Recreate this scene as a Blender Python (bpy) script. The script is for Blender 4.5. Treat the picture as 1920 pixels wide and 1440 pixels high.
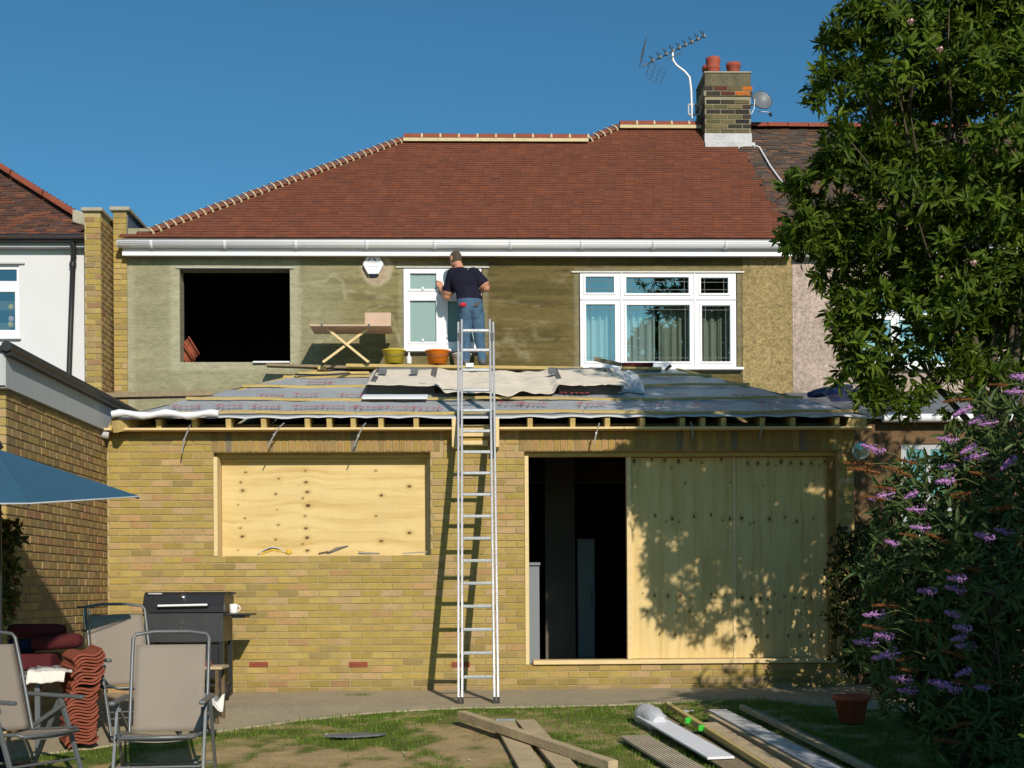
import bpy, math, random
import numpy as np
from mathutils import Vector, Matrix
random.seed(7)
rng = np.random.default_rng(11)
for o in list(bpy.data.objects): bpy.data.objects.remove(o)
sc = bpy.context.scene
col = sc.collection

# ------------------------------------------------------------------ camera
F = 2500.0                                   # focal length in pixels of a 1920 px wide picture
CAM = Vector((0.0, -14.5, 1.1))
YAW, ROLL = 0.028, 0.006
SHIFT = 385.0
fwd = Vector((math.sin(YAW), math.cos(YAW), 0))
r0 = Vector((math.cos(YAW), -math.sin(YAW), 0))
up0 = Vector((0, 0, 1))
CR = r0 * math.cos(ROLL) - up0 * math.sin(ROLL)
CU = up0 * math.cos(ROLL) + r0 * math.sin(ROLL)
cd = bpy.data.cameras.new('camera'); cam = bpy.data.objects.new('camera', cd); col.objects.link(cam)
m = Matrix((CR, CU, -fwd)).transposed().to_4x4(); m.translation = CAM
cam.matrix_world = m
cd.sensor_fit = 'HORIZONTAL'; cd.sensor_width = 36; cd.lens = F / 1920 * 36
cd.shift_y = SHIFT / 1920; cd.clip_end = 900; cd.clip_start = 0.1
sc.camera = cam

# ------------------------------------------------------------------ sky, sun, exposure
AZ, EL = math.radians(16.5), math.radians(27)
w = bpy.data.worlds.new('World'); sc.world = w; w.use_nodes = True
nt = w.node_tree; nt.nodes.clear()
sky = nt.nodes.new('ShaderNodeTexSky'); sky.sky_type = 'NISHITA'; sky.sun_disc = False
sky.sun_elevation = EL
SUNV = Vector((math.sin(AZ) * math.cos(EL), -math.cos(AZ) * math.cos(EL), math.sin(EL)))   # towards the sun
sky.sun_rotation = math.radians(180) - AZ
sky.altitude = 50; sky.air_density = 1.0; sky.dust_density = 0.7; sky.ozone_density = 4.0
bg = nt.nodes.new('ShaderNodeBackground'); bg.inputs['Strength'].default_value = 0.106
wo = nt.nodes.new('ShaderNodeOutputWorld')
tn = nt.nodes.new('ShaderNodeVectorMath'); tn.operation = 'MULTIPLY'; tn.inputs[1].default_value = (0.40, 0.80, 0.86)   # the camera's cool rendering of the whole sky
nt.links.new(sky.outputs[0], tn.inputs[0]); nt.links.new(tn.outputs[0], bg.inputs['Color']); nt.links.new(bg.outputs[0], wo.inputs['Surface'])
sd = bpy.data.lights.new('sun', 'SUN'); sd.energy = 4.5; sd.angle = math.radians(0.53); sd.color = (1.0, 0.905, 0.785)
sun = bpy.data.objects.new('sun', sd); col.objects.link(sun)
sun.rotation_euler = SUNV.to_track_quat('Z', 'Y').to_euler(); sun.location = (8, -20, 14)
vs = sc.view_settings
vs.view_transform = 'Standard'; vs.look = 'None'; vs.exposure = 0.0; vs.gamma = 1.0
vs.use_curve_mapping = False
sc.render.resolution_x = 1024; sc.render.resolution_y = 768

# ------------------------------------------------------------------ projection helpers (photo pixel <-> world)
def ray(px, py): return fwd * F + CR * (px - 960) + CU * ((720 - py) + SHIFT)
def P(px, py, Y):
    d = ray(px, py); t = (Y - CAM.y) / d.y
    return CAM + d * t
def PX(px, X, py=1000):
    d = ray(px, py); t = (X - CAM.x) / d.x
    return CAM + d * t
def proj(p):
    d = Vector(p) - CAM; k = F / d.dot(fwd)
    return 960 + d.dot(CR) * k, 720 - (d.dot(CU) * k - SHIFT)
def PPL(px, py, p0, n):                       # pixel ray with a plane
    d = ray(px, py); t = (Vector(p0) - CAM).dot(n) / d.dot(n)
    return CAM + d * t
def g(Y):                                     # garden level falls away from the house
    if Y > -1.6: return 0.02 * min(Y, 0)
    return max(-0.032 + 0.08 * (Y + 1.6), -0.42)
def G(px, py):
    Y = -3.0
    for _ in range(40):
        d = ray(px, py); t = (g(Y) - CAM.z) / d.z
        Y = 0.5 * Y + 0.5 * max(CAM.y + 0.5, CAM.y + d.y * t)
    d = ray(px, py); t = (g(Y) - CAM.z) / d.z
    return CAM + d * t

# ------------------------------------------------------------------ noise for vertex colours
def vnoise(x, y, seed=0):
    x = np.asarray(x, float); y = np.asarray(y, float)
    xi = np.floor(x).astype(np.int64); yi = np.floor(y).astype(np.int64)
    fx = x - xi; fy = y - yi
    fx = fx * fx * (3 - 2 * fx); fy = fy * fy * (3 - 2 * fy)
    def h(a, b):
        n = (a * 374761393 + b * 668265263 + seed * 1442695041) & 0x7fffffff
        n = ((n ^ (n >> 13)) * 1274126177) & 0x7fffffff
        return ((n ^ (n >> 16)) & 0xffff) / 65535.0
    return (h(xi, yi) * (1 - fx) + h(xi + 1, yi) * fx) * (1 - fy) + (h(xi, yi + 1) * (1 - fx) + h(xi + 1, yi + 1) * fx) * fy
def fbm(x, y, seed=0, o=4):
    s = 0; a = 0.5; t = 0
    for i in range(o):
        s = s + a * vnoise(np.asarray(x) * 2 ** i, np.asarray(y) * 2 ** i, seed + i * 17); t += a; a *= 0.55
    return s / t
def sstep(a, b, x):
    t = np.clip((np.asarray(x, float) - a) / (b - a), 0, 1); return t * t * (3 - 2 * t)

# ------------------------------------------------------------------ materials
MATS = {}
def pm(name, c=(0.5, 0.5, 0.5), rough=0.7, var=0.18, scale=3.0, fine=40.0, bump=0.15, bscale=60.0, metal=0.0,
       attr=False, spec=0.4, stretch=None, trans=0.0, tint2=None):
    mt = bpy.data.materials.new(name); mt.use_nodes = True; MATS[name] = mt
    n = mt.node_tree; N = n.nodes; L = n.links
    b = N['Principled BSDF']; out = N['Material Output']
    b.inputs['Roughness'].default_value = rough; b.inputs['Metallic'].default_value = metal
    b.inputs['Specular IOR Level'].default_value = spec
    geo = N.new('ShaderNodeNewGeometry'); mp = N.new('ShaderNodeMapping')
    L.new(geo.outputs['Position'], mp.inputs['Vector'])
    if stretch: mp.inputs['Scale'].default_value = stretch
    n1 = N.new('ShaderNodeTexNoise'); n1.inputs['Scale'].default_value = scale; n1.inputs['Detail'].default_value = 5
    n2 = N.new('ShaderNodeTexNoise'); n2.inputs['Scale'].default_value = fine; n2.inputs['Detail'].default_value = 3
    L.new(mp.outputs[0], n1.inputs['Vector']); L.new(mp.outputs[0], n2.inputs['Vector'])
    ad = N.new('ShaderNodeMath'); ad.operation = 'ADD'
    L.new(n1.outputs['Fac'], ad.inputs[0]); L.new(n2.outputs['Fac'], ad.inputs[1])
    mr = N.new('ShaderNodeMapRange'); mr.inputs['From Min'].default_value = 0.6; mr.inputs['From Max'].default_value = 1.4
    mr.inputs['To Min'].default_value = 1 - var; mr.inputs['To Max'].default_value = 1 + var
    L.new(ad.outputs[0], mr.inputs['Value'])
    mul = N.new('ShaderNodeVectorMath'); mul.operation = 'SCALE'
    if attr:
        at = N.new('ShaderNodeAttribute'); at.attribute_name = 'col'; L.new(at.outputs['Color'], mul.inputs[0])
    elif tint2:
        mx = N.new('ShaderNodeMix'); mx.data_type = 'RGBA'
        mx.inputs['A'].default_value = (*c, 1); mx.inputs['B'].default_value = (*tint2, 1)
        r2 = N.new('ShaderNodeMapRange'); r2.inputs['From Min'].default_value = 0.4; r2.inputs['From Max'].default_value = 0.62
        L.new(n1.outputs['Fac'], r2.inputs['Value']); L.new(r2.outputs[0], mx.inputs['Factor']); L.new(mx.outputs['Result'], mul.inputs[0])
    else: mul.inputs[0].default_value = c
    L.new(mr.outputs[0], mul.inputs['Scale']); L.new(mul.outputs[0], b.inputs['Base Color'])
    if bump:
        n3 = N.new('ShaderNodeTexNoise'); n3.inputs['Scale'].default_value = bscale; n3.inputs['Detail'].default_value = 4
        L.new(mp.outputs[0], n3.inputs['Vector'])
        bp = N.new('ShaderNodeBump'); bp.inputs['Strength'].default_value = min(1, bump * 3); bp.inputs['Distance'].default_value = 0.012
        L.new(n3.outputs['Fac'], bp.inputs['Height']); L.new(bp.outputs[0], b.inputs['Normal'])
    if trans:
        tr = N.new('ShaderNodeBsdfTranslucent'); mix = N.new('ShaderNodeMixShader'); mix.inputs[0].default_value = trans
        L.new(mul.outputs[0], tr.inputs['Color']); L.new(b.outputs[0], mix.inputs[1]); L.new(tr.outputs[0], mix.inputs[2])
        L.new(mix.outputs[0], out.inputs['Surface'])
    return mt
def glass(name, tint, refl, gl_rough=0.0):
    mt = bpy.data.materials.new(name); mt.use_nodes = True; MATS[name] = mt
    n = mt.node_tree; N = n.nodes; L = n.links; N.remove(N['Principled BSDF']); out = N['Material Output']
    tr = N.new('ShaderNodeBsdfTransparent'); tr.inputs['Color'].default_value = (*tint, 1)
    gl = N.new('ShaderNodeBsdfGlossy'); gl.inputs['Roughness'].default_value = gl_rough; gl.inputs['Color'].default_value = (0.8, 1.0, 1.0, 1)
    mx = N.new('ShaderNodeMixShader'); mx.inputs[0].default_value = refl
    L.new(tr.outputs[0], mx.inputs[1]); L.new(gl.outputs[0], mx.inputs[2]); L.new(mx.outputs[0], out.inputs['Surface'])
    return mt
pm('brick', attr=True, rough=0.85, var=0.16, scale=9, fine=90, bump=0.22, bscale=130, spec=0.2)
pm('mortar', (0.43, 0.345, 0.175), 0.95, 0.2, 4, 60, 0.3, 150, spec=0.1)
pm('mortar_grey', (0.31, 0.28, 0.19), 0.95, 0.25, 4, 60, 0.3, 150, spec=0.1)
pm('brick_plain', (0.30, 0.20, 0.075), 0.9, 0.3, 6, 40, 0.3, 80, spec=0.1)
pm('cement', attr=True, rough=0.92, var=0.24, scale=11, fine=85, bump=0.33, bscale=26, spec=0.12, stretch=(1, 1, 2.2))
pm('pebbledash', attr=True, rough=0.95, var=0.5, scale=28, fine=75, bump=0.6, bscale=75, spec=0.1)
pm('white_render', (0.62, 0.62, 0.63), 0.9, 0.04, 2, 40, 0.06, 120, spec=0.15)
pm('upvc', (0.78, 0.78, 0.80), 0.35, 0.04, 2, 20, 0.0, spec=0.45)
pm('fascia_grey', (0.40, 0.42, 0.43), 0.7, 0.08, 2, 20, 0.03, 60)
pm('black_plastic', (0.022, 0.022, 0.024), 0.45, 0.2, 4, 30, 0.04, 60)
pm('tile_red', attr=True, rough=0.85, var=0.16, scale=5, fine=45, bump=0.25, bscale=90, spec=0.2)
pm('tile_mortar', (0.60, 0.50, 0.30), 0.95, 0.15, 9, 60, 0.2, 120, spec=0.1)
pm('terracotta', (0.25, 0.068, 0.038), 0.8, 0.2, 7, 60, 0.12, 100, spec=0.25)
pm('terracotta_pot', (0.33, 0.075, 0.045), 0.75, 0.25, 9, 60, 0.12, 100, spec=0.3)
pm('pot_clay', (0.46, 0.10, 0.05), 0.8, 0.2, 7, 60, 0.1, 100, spec=0.2)
pm('lead', (0.42, 0.42, 0.43), 0.55, 0.25, 6, 40, 0.2, 30)
pm('slate_side', (0.11, 0.12, 0.14), 0.6, 0.25, 6, 30, 0.15, 60)
pm('chimney_head', (0.135, 0.12, 0.075), 0.95, 0.35, 9, 60, 0.3, 60, spec=0.1)
pm('coping', (0.36, 0.33, 0.25), 0.9, 0.2, 8, 60, 0.25, 90)
pm('underlay', (0.03, 0.022, 0.018), 0.9, 0.2, 4, 30, 0)
pm('timber_new', (0.50, 0.37, 0.14), 0.75, 0.22, 5, 50, 0.1, 40, stretch=(1, 6, 6), spec=0.25)
pm('timber_pale', (0.68, 0.52, 0.27), 0.75, 0.16, 5, 50, 0.1, 40, stretch=(1, 6, 6), spec=0.25)
pm('timber_old', (0.26, 0.20, 0.125), 0.85, 0.3, 4, 50, 0.15, 40, stretch=(6, 1, 6), spec=0.2)
pm('timber_ground', (0.46, 0.355, 0.215), 0.85, 0.3, 5, 60, 0.15, 40, spec=0.2)
pm('timber_dark', (0.13, 0.09, 0.05), 0.85, 0.3, 4, 50, 0.15, 40, spec=0.2)
pm('plywood', attr=True, rough=0.72, var=0.06, scale=6, fine=60, bump=0.05, bscale=60, spec=0.25)
pm('membrane', (0.345, 0.365, 0.385), 0.5, 0.14, 3, 25, 0.25, 14, spec=0.4)
pm('membrane_edge', (0.46, 0.47, 0.50), 0.55, 0.08, 3, 25, 0.1, 30)
pm('print_red', (0.42, 0.075, 0.085), 0.6, 0.2, 9, 50, 0)
pm('blue_tarp', (0.012, 0.022, 0.10), 0.35, 0.3, 6, 30, 0.3, 25, spec=0.5)
pm('dust_sheet', (0.78, 0.69, 0.56), 0.9, 0.14, 6, 60, 0.2, 40, trans=0.1)
pm('dark_flashing', (0.10, 0.105, 0.105), 0.5, 0.2, 5, 30, 0.1, 40)
pm('white_sheet', (0.74, 0.74, 0.77), 0.5, 0.06, 4, 40, 0.05, 40)
pm('aluminium', (0.46, 0.46, 0.47), 0.32, 0.15, 8, 60, 0.05, 80, metal=0.55)
pm('alu_dark', (0.085, 0.09, 0.095), 0.45, 0.15, 8, 60, 0.05, 80, metal=0.0)
pm('chrome', (0.8, 0.8, 0.8), 0.2, 0.05, 8, 60, 0, metal=1.0)
pm('rubber', (0.02, 0.02, 0.02), 0.7, 0.1, 8, 60, 0)
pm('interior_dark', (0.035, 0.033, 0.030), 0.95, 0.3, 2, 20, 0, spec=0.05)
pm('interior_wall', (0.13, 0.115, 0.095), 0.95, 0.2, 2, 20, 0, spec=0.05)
pm('appliance', (0.20, 0.225, 0.24), 0.4, 0.05, 2, 20, 0)
pm('concrete', (0.40, 0.335, 0.225), 0.92, 0.26, 1.6, 25, 0.2, 35, spec=0.15, tint2=(0.31, 0.262, 0.18))
pm('ground', attr=True, rough=0.97, var=0.28, scale=5, fine=45, bump=0.5, bscale=30, spec=0.08)
pm('grass_blade', attr=True, rough=0.6, var=0.15, scale=4, fine=20, bump=0, spec=0.25, trans=0.3)
pm('leaf', attr=True, rough=0.55, var=0.28, scale=2.2, fine=20, bump=0, spec=0.2, trans=0.36)
pm('leaf_matt', attr=True, rough=0.6, var=0.15, scale=3, fine=20, bump=0, spec=0.3, trans=0.22)
pm('bark', (0.10, 0.08, 0.055), 0.9, 0.35, 6, 40, 0.4, 40, spec=0.1)
pm('stem_green', (0.11, 0.13, 0.04), 0.7, 0.25, 6, 40, 0.1, 40)
pm('purple', (0.50, 0.25, 0.55), 0.7, 0.3, 30, 90, 0.2, 120, spec=0.15)
pm('spent', (0.20, 0.085, 0.03), 0.85, 0.3, 30, 90, 0.2, 120, spec=0.1)
pm('blossom', (0.62, 0.36, 0.36), 0.7, 0.2, 9, 60, 0)
pm('bbq_black', (0.018, 0.018, 0.020), 0.38, 0.2, 6, 40, 0.03, 80, spec=0.5)
pm('bbq_grey', (0.032, 0.033, 0.036), 0.45, 0.2, 6, 40, 0.03, 80, spec=0.5)
pm('ceramic', (0.78, 0.78, 0.76), 0.2, 0.03, 6, 40, 0)
pm('sling', (0.295, 0.25, 0.205), 0.85, 0.06, 5, 220, 0.1, 300, spec=0.15, trans=0.12)
pm('chair_frame', (0.135, 0.145, 0.15), 0.42, 0.15, 8, 60, 0.03, 80, metal=0.35)
pm('table_grey', (0.20, 0.21, 0.215), 0.35, 0.12, 5, 40, 0.03, 60)
pm('cushion', (0.085, 0.018, 0.020), 0.92, 0.2, 9, 120, 0.2, 160, spec=0.1)
pm('cushion_navy', (0.012, 0.018, 0.045), 0.9, 0.2, 9, 120, 0.15, 160, spec=0.1)
pm('cloth_white', (0.72, 0.68, 0.62), 0.9, 0.08, 12, 90, 0.2, 60)
pm('parasol_blue', (0.040, 0.115, 0.185), 0.85, 0.1, 4, 160, 0.08, 220, spec=0.15, trans=0.15)
pm('parasol_pole', (0.03, 0.03, 0.035), 0.4, 0.1, 6, 40, 0)
pm('bucket_orange', (0.78, 0.20, 0.012), 0.5, 0.08, 6, 40, 0.04, 40)
pm('bucket_yellow', (0.60, 0.46, 0.035), 0.5, 0.15, 6, 40, 0.04, 40)
pm('tub_white', (0.70, 0.70, 0.68), 0.5, 0.1, 6, 40, 0.04, 40)
pm('plasterboard', (0.52, 0.37, 0.27), 0.9, 0.12, 6, 60, 0.1, 60)
pm('skin', (0.50, 0.235, 0.145), 0.6, 0.08, 12, 60, 0.05, 90)
pm('hair', (0.085, 0.062, 0.042), 0.8, 0.35, 60, 200, 0.4, 220)
pm('tshirt', (0.013, 0.013, 0.026), 0.9, 0.2, 12, 160, 0.25, 40, spec=0.12)
pm('jeans', (0.060, 0.115, 0.185), 0.9, 0.3, 12, 120, 0.35, 30, spec=0.12)
pm('shoe', (0.10, 0.11, 0.13), 0.8, 0.2, 12, 90, 0.1, 60)
pm('red_cloth', (0.42, 0.015, 0.03), 0.8, 0.2, 12, 90, 0.1, 60)
pm('black_paint', (0.012, 0.012, 0.013), 0.5, 0.1, 12, 60, 0)
pm('grey_print', (0.42, 0.43, 0.45), 0.6, 0.1, 12, 60, 0)
pm('blue_strobe', (0.01, 0.03, 0.12), 0.2, 0.1, 12, 60, 0, spec=0.6)
pm('net_curtain', (0.66, 0.68, 0.66), 0.9, 0.08, 10, 120, 0.1, 60, trans=0.3)
pm('obscure_glass', (0.155, 0.27, 0.265), 0.30, 0.05, 12, 180, 0.12, 220, spec=0.6)
pm('lead_strip', (0.10, 0.11, 0.11), 0.5, 0.1, 12, 60, 0)
pm('curtain_warm', (0.35, 0.33, 0.27), 0.9, 0.1, 10, 120, 0.1, 60)
pm('plastic_film', (0.55, 0.56, 0.60), 0.25, 0.1, 8, 40, 0.3, 25, spec=0.6)
pm('decking', (0.56, 0.47, 0.34), 0.85, 0.25, 5, 60, 0.15, 40, spec=0.2)
pm('green_tape', (0.06, 0.60, 0.06), 0.5, 0.1, 8, 40, 0)
pm('slate', (0.13, 0.135, 0.15), 0.6, 0.25, 8, 40, 0.1, 40)
pm('dish_grey', (0.12, 0.135, 0.15), 0.45, 0.1, 8, 40, 0.02, 40)
pm('yellow_glove', (0.66, 0.42, 0.06), 0.8, 0.2, 12, 60, 0.2, 60)
pm('tool_steel', (0.24, 0.22, 0.20), 0.45, 0.3, 12, 60, 0.05, 60, metal=0.5)
pm('galv_strap', (0.34, 0.34, 0.33), 0.45, 0.2, 12, 60, 0, metal=0.5)
pm('lamp_grey', (0.22, 0.27, 0.28), 0.3, 0.1, 12, 60, 0, spec=0.6)
pm('dark_brick_wall', (0.16, 0.10, 0.055), 0.9, 0.35, 8, 40, 0.3, 80, spec=0.1)
glass('window_glass', (0.76, 0.90, 0.88), 0.30)
glass('lamp_glass', (0.8, 0.95, 0.95), 0.25)

# ------------------------------------------------------------------ mesh builder and object helpers
WL = {}                                       # world location of every parent
class MB:
    def __init__(s): s.v = []; s.f = []; s.c = []; s.mi = []; s.sm = []
    def poly(s, pts, c=(1, 1, 1), mi=0, sm=False):
        b = len(s.v); s.v += [tuple(p) for p in pts]; s.f.append(tuple(range(b, b + len(pts))))
        s.c.append(c); s.mi.append(mi); s.sm.append(sm)
    def idx(s, vs, fs, c=(1, 1, 1), mi=0, sm=False):
        b = len(s.v); s.v += [tuple(p) for p in vs]
        for f in fs: s.f.append(tuple(b + i for i in f)); s.c.append(c); s.mi.append(mi); s.sm.append(sm)
        return s
    def box(s, x0, x1, y0, y1, z0, z1, c=(1, 1, 1), mi=0):
        x0, x1 = min(x0, x1), max(x0, x1); y0, y1 = min(y0, y1), max(y0, y1); z0, z1 = min(z0, z1), max(z0, z1)
        return s.idx([(x0, y0, z0), (x1, y0, z0), (x1, y1, z0), (x0, y1, z0), (x0, y0, z1), (x1, y0, z1), (x1, y1, z1), (x0, y1, z1)],
              [(0, 3, 2, 1), (4, 5, 6, 7), (0, 1, 5, 4), (2, 3, 7, 6), (1, 2, 6, 5), (3, 0, 4, 7)], c, mi)
    def obox(s, cen, ax, ay, az, c=(1, 1, 1), mi=0):
        cen, ax, ay, az = Vector(cen), Vector(ax), Vector(ay), Vector(az)
        if ax.cross(ay).dot(az) < 0: ax = -ax
        v = [cen + ax * i + ay * j + az * k for k in (-1, 1) for (i, j) in ((-1, -1), (1, -1), (1, 1), (-1, 1))]
        return s.idx(v, [(0, 3, 2, 1), (4, 5, 6, 7), (0, 1, 5, 4), (2, 3, 7, 6), (1, 2, 6, 5), (3, 0, 4, 7)], c, mi)
    def bar(s, p, q, wd, ht, up=(0, 0, 1), c=(1, 1, 1), mi=0):
        p, q = Vector(p), Vector(q); d = (q - p); L = d.length; d.normalize()
        sd_ = d.cross(Vector(up)); sd_.normalize(); u = sd_.cross(d)
        return s.obox((p + q) / 2, d * L / 2, sd_ * wd / 2, u * ht / 2, c, mi)
    def tube(s, pts, r, n=8, caps=True, c=(1, 1, 1), mi=0, sm=True):
        pts = [Vector(p) for p in pts]; rs = r if isinstance(r, (list, tuple)) else [r] * len(pts)
        vs = []; prev = None
        for i, p in enumerate(pts):
            d = (pts[min(i + 1, len(pts) - 1)] - pts[max(i - 1, 0)]); d.normalize()
            if prev is None:
                a = Vector((0, 0, 1)) if abs(d.z) < 0.9 else Vector((1, 0, 0))
                prev = d.cross(a); prev.normalize()
            u = prev - d * prev.dot(d); u.normalize(); prev = u; v = d.cross(u)
            for k in range(n):
                t = 2 * math.pi * k / n; vs.append(p + (u * math.cos(t) + v * math.sin(t)) * rs[i])
        fs = []
        for i in range(len(pts) - 1):
            for k in range(n):
                a = i * n + k; b = i * n + (k + 1) % n; fs.append((a, b, b + n, a + n))
        s.idx(vs, fs, c, mi, sm)
        if caps:
            s.poly([vs[k] for k in range(n - 1, -1, -1)], c, mi); s.poly([vs[(len(pts) - 1) * n + k] for k in range(n)], c, mi)
        return s
    def lathe(s, prof, cen, n=20, c=(1, 1, 1), mi=0, M=None, sm=True):
        vs = []
        for (r, z) in prof:
            for k in range(n):
                t = 2 * math.pi * k / n; p = Vector((r * math.cos(t), r * math.sin(t), z))
                if M is not None: p = M @ p
                vs.append(Vector(cen) + p)
        fs = [(i * n + k, i * n + (k + 1) % n, (i + 1) * n + (k + 1) % n, (i + 1) * n + k) for i in range(len(prof) - 1) for k in range(n)]
        return s.idx(vs, fs, c, mi, sm)
    def grid(s, fn, nu, nv, c=(1, 1, 1), mi=0, sm=True):
        vs = [fn(i / nu, j / nv) for j in range(nv + 1) for i in range(nu + 1)]
        fs = [(j * (nu + 1) + i, j * (nu + 1) + i + 1, (j + 1) * (nu + 1) + i + 1, (j + 1) * (nu + 1) + i) for j in range(nv) for i in range(nu)]
        return s.idx(vs, fs, c, mi, sm)
    def mesh(s, name, mats, off=(0, 0, 0)):
        me = bpy.data.meshes.new(name); ox, oy, oz = off
        me.from_pydata([(x - ox, y - oy, z - oz) for (x, y, z) in s.v], [], s.f)
        for mt in (mats if isinstance(mats, (list, tuple)) else [mats]): me.materials.append(MATS[mt] if isinstance(mt, str) else mt)
        me.polygons.foreach_set('material_index', s.mi); me.polygons.foreach_set('use_smooth', s.sm)
        if any(c != (1, 1, 1) for c in s.c):
            at = me.color_attributes.new('col', 'FLOAT_COLOR', 'CORNER'); arr = []
            for f, c in zip(s.f, s.c): arr += [c[0], c[1], c[2], 1.0] * len(f)
            at.data.foreach_set('color', arr)
        me.update(); return me
    def build(s, name, mats, parent=None, bevel=0.0, **kw):
        off = WL[parent.name] if parent else (0, 0, 0)
        org = Vector((0, 0, 0))
        if parent is None:                     # a one-mesh thing: origin at its base
            a = np.array(s.v); org = Vector(((a[:, 0].min() + a[:, 0].max()) / 2, (a[:, 1].min() + a[:, 1].max()) / 2, a[:, 2].min())); off = org
        me = s.mesh(name, mats, off)
        o = bpy.data.objects.new(name, me); col.objects.link(o)
        if parent: o.parent = parent; WL[o.name] = WL[parent.name]
        else: o.location = org; WL[o.name] = org
        if bevel:
            bv = o.modifiers.new('bevel', 'BEVEL'); bv.width = bevel; bv.segments = 2; bv.limit_method = 'ANGLE'
        tag(o, **kw); return o
def tag(o, label=None, cat=None, group=None, kind=None):
    if label: o['label'] = label
    if cat: o['category'] = cat
    if group: o['group'] = group
    if kind: o['kind'] = kind
    return o
def thing(name, label, cat, loc=(0, 0, 0), rz=0.0, group=None):
    o = bpy.data.objects.new(name, None); col.objects.link(o); o.empty_display_size = 0.1
    o.location = loc; o.rotation_euler = (0, 0, rz); WL[o.name] = Vector(loc)
    return tag(o, label, cat, group)
def copy_tree(o, parent=None):
    c = o.copy(); col.objects.link(c); c.parent = parent
    WL[c.name] = WL.get(o.name, Vector((0, 0, 0)))
    for ch in list(o.children): copy_tree(ch, c)
    return c
def inst(name, me, parent, loc, rot=(0, 0, 0), scale=(1, 1, 1)):
    o = bpy.data.objects.new(name, me); col.objects.link(o)
    o.parent = parent; o.location = Vector(loc) - WL[parent.name]; o.rotation_euler = rot; o.scale = scale
    return o
def np_mesh(name, verts, faces, mat, colors=None, smooth=True):
    """verts (N,3), faces (M,k) arrays, colors per vertex (N,3)"""
    me = bpy.data.meshes.new(name); k = faces.shape[1]
    me.vertices.add(len(verts)); me.vertices.foreach_set('co', np.ascontiguousarray(verts, dtype=np.float32).ravel())
    me.loops.add(faces.size); me.loops.foreach_set('vertex_index', faces.ravel().astype(np.int32))
    me.polygons.add(len(faces)); me.polygons.foreach_set('loop_start', np.arange(0, faces.size, k, dtype=np.int32))
    me.polygons.foreach_set('use_smooth', np.full(len(faces), smooth))
    me.materials.append(MATS[mat])
    me.update(calc_edges=True)
    if colors is not None:
        at = me.color_attributes.new('col', 'FLOAT_COLOR', 'POINT')
        at.data.foreach_set('color', np.concatenate([colors, np.ones((len(colors), 1))], 1).astype(np.float32).ravel())
    me.validate(); return me
def add_np(name, me, parent=None, **kw):
    o = bpy.data.objects.new(name, me); col.objects.link(o)
    if parent: o.parent = parent; o.location = -WL[parent.name]; WL[o.name] = Vector((0, 0, 0))
    else: WL[o.name] = Vector((0, 0, 0))
    return tag(o, **kw)
def wall_panel(mb, xs0, xs1, z0, z1, holes, y, th, c=(1, 1, 1), mi=0):
    """wall facing -Y with rectangular holes (x0,x1,z0,z1) and their reveals"""
    xs = sorted({xs0, xs1, *[h[0] for h in holes], *[h[1] for h in holes]}); zs = sorted({z0, z1, *[h[2] for h in holes], *[h[3] for h in holes]})
    for i in range(len(xs) - 1):
        for j in range(len(zs) - 1):
            a, b, c0, d = xs[i], xs[i + 1], zs[j], zs[j + 1]; mx_, mz_ = (a + b) / 2, (c0 + d) / 2
            if any(h[0] < mx_ < h[1] and h[2] < mz_ < h[3] for h in holes): continue
            mb.poly([(a, y, c0), (b, y, c0), (b, y, d), (a, y, d)], c, mi)
            mb.poly([(a, y + th, c0), (a, y + th, d), (b, y + th, d), (b, y + th, c0)], c, mi)
    for (a, b, c0, d) in holes:
        mb.poly([(a, y, c0), (a, y, d), (a, y + th, d), (a, y + th, c0)], c, mi); mb.poly([(b, y, c0), (b, y + th, c0), (b, y + th, d), (b, y, d)], c, mi)
        mb.poly([(a, y, c0), (a, y + th, c0), (b, y + th, c0), (b, y, c0)], c, mi); mb.poly([(a, y, d), (b, y, d), (b, y + th, d), (a, y + th, d)], c, mi)
    mb.poly([(xs0, y, z0), (xs0, y, z1), (xs0, y + th, z1), (xs0, y + th, z0)], c, mi); mb.poly([(xs1, y, z0), (xs1, y + th, z0), (xs1, y + th, z1), (xs1, y, z1)], c, mi)
    mb.poly([(xs0, y, z1), (xs1, y, z1), (xs1, y + th, z1), (xs0, y + th, z1)], c, mi)

# bricks -------------------------------------------------------------
def brick_geo(mb, L, H, D, proud, M, c):
    """one chamfered brick; local x along wall, -y out of the wall"""
    a, h, ch = L / 2, H / 2, 0.004
    fr = [(-a + ch, -proud, -h + ch), (a - ch, -proud, -h + ch), (a - ch, -proud, h - ch), (-a + ch, -proud, h - ch)]
    md = [(-a, -proud + ch, -h), (a, -proud + ch, -h), (a, -proud + ch, h), (-a, -proud + ch, h)]
    bk = [(-a, D, -h), (a, D, -h), (a, D, h), (-a, D, h)]
    vs = [M @ Vector(p) for p in fr + md + bk]
    fs = [(0, 1, 2, 3)] + [(i + 4, (i + 1) % 4 + 4, (i + 1) % 4, i) for i in range(4)] + [(i + 8, (i + 1) % 4 + 8, (i + 1) % 4 + 4, i + 4) for i in range(4)]
    mb.idx(vs, fs, c)
PAL_Y = [(0.375, 0.269, 0.079), (0.395, 0.287, 0.090), (0.360, 0.256, 0.073), (0.405, 0.299, 0.101), (0.370, 0.272, 0.076), (0.345, 0.244, 0.069), (0.390, 0.279, 0.093),
         (0.425, 0.292, 0.144), (0.420, 0.282, 0.133), (0.400, 0.246, 0.107), (0.340, 0.241, 0.077), (0.360, 0.258, 0.082), (0.370, 0.269, 0.073), (0.385, 0.282, 0.084), (0.395, 0.289, 0.096), (0.300, 0.220, 0.082), (0.415, 0.287, 0.129), (0.385, 0.272, 0.095)]
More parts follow.
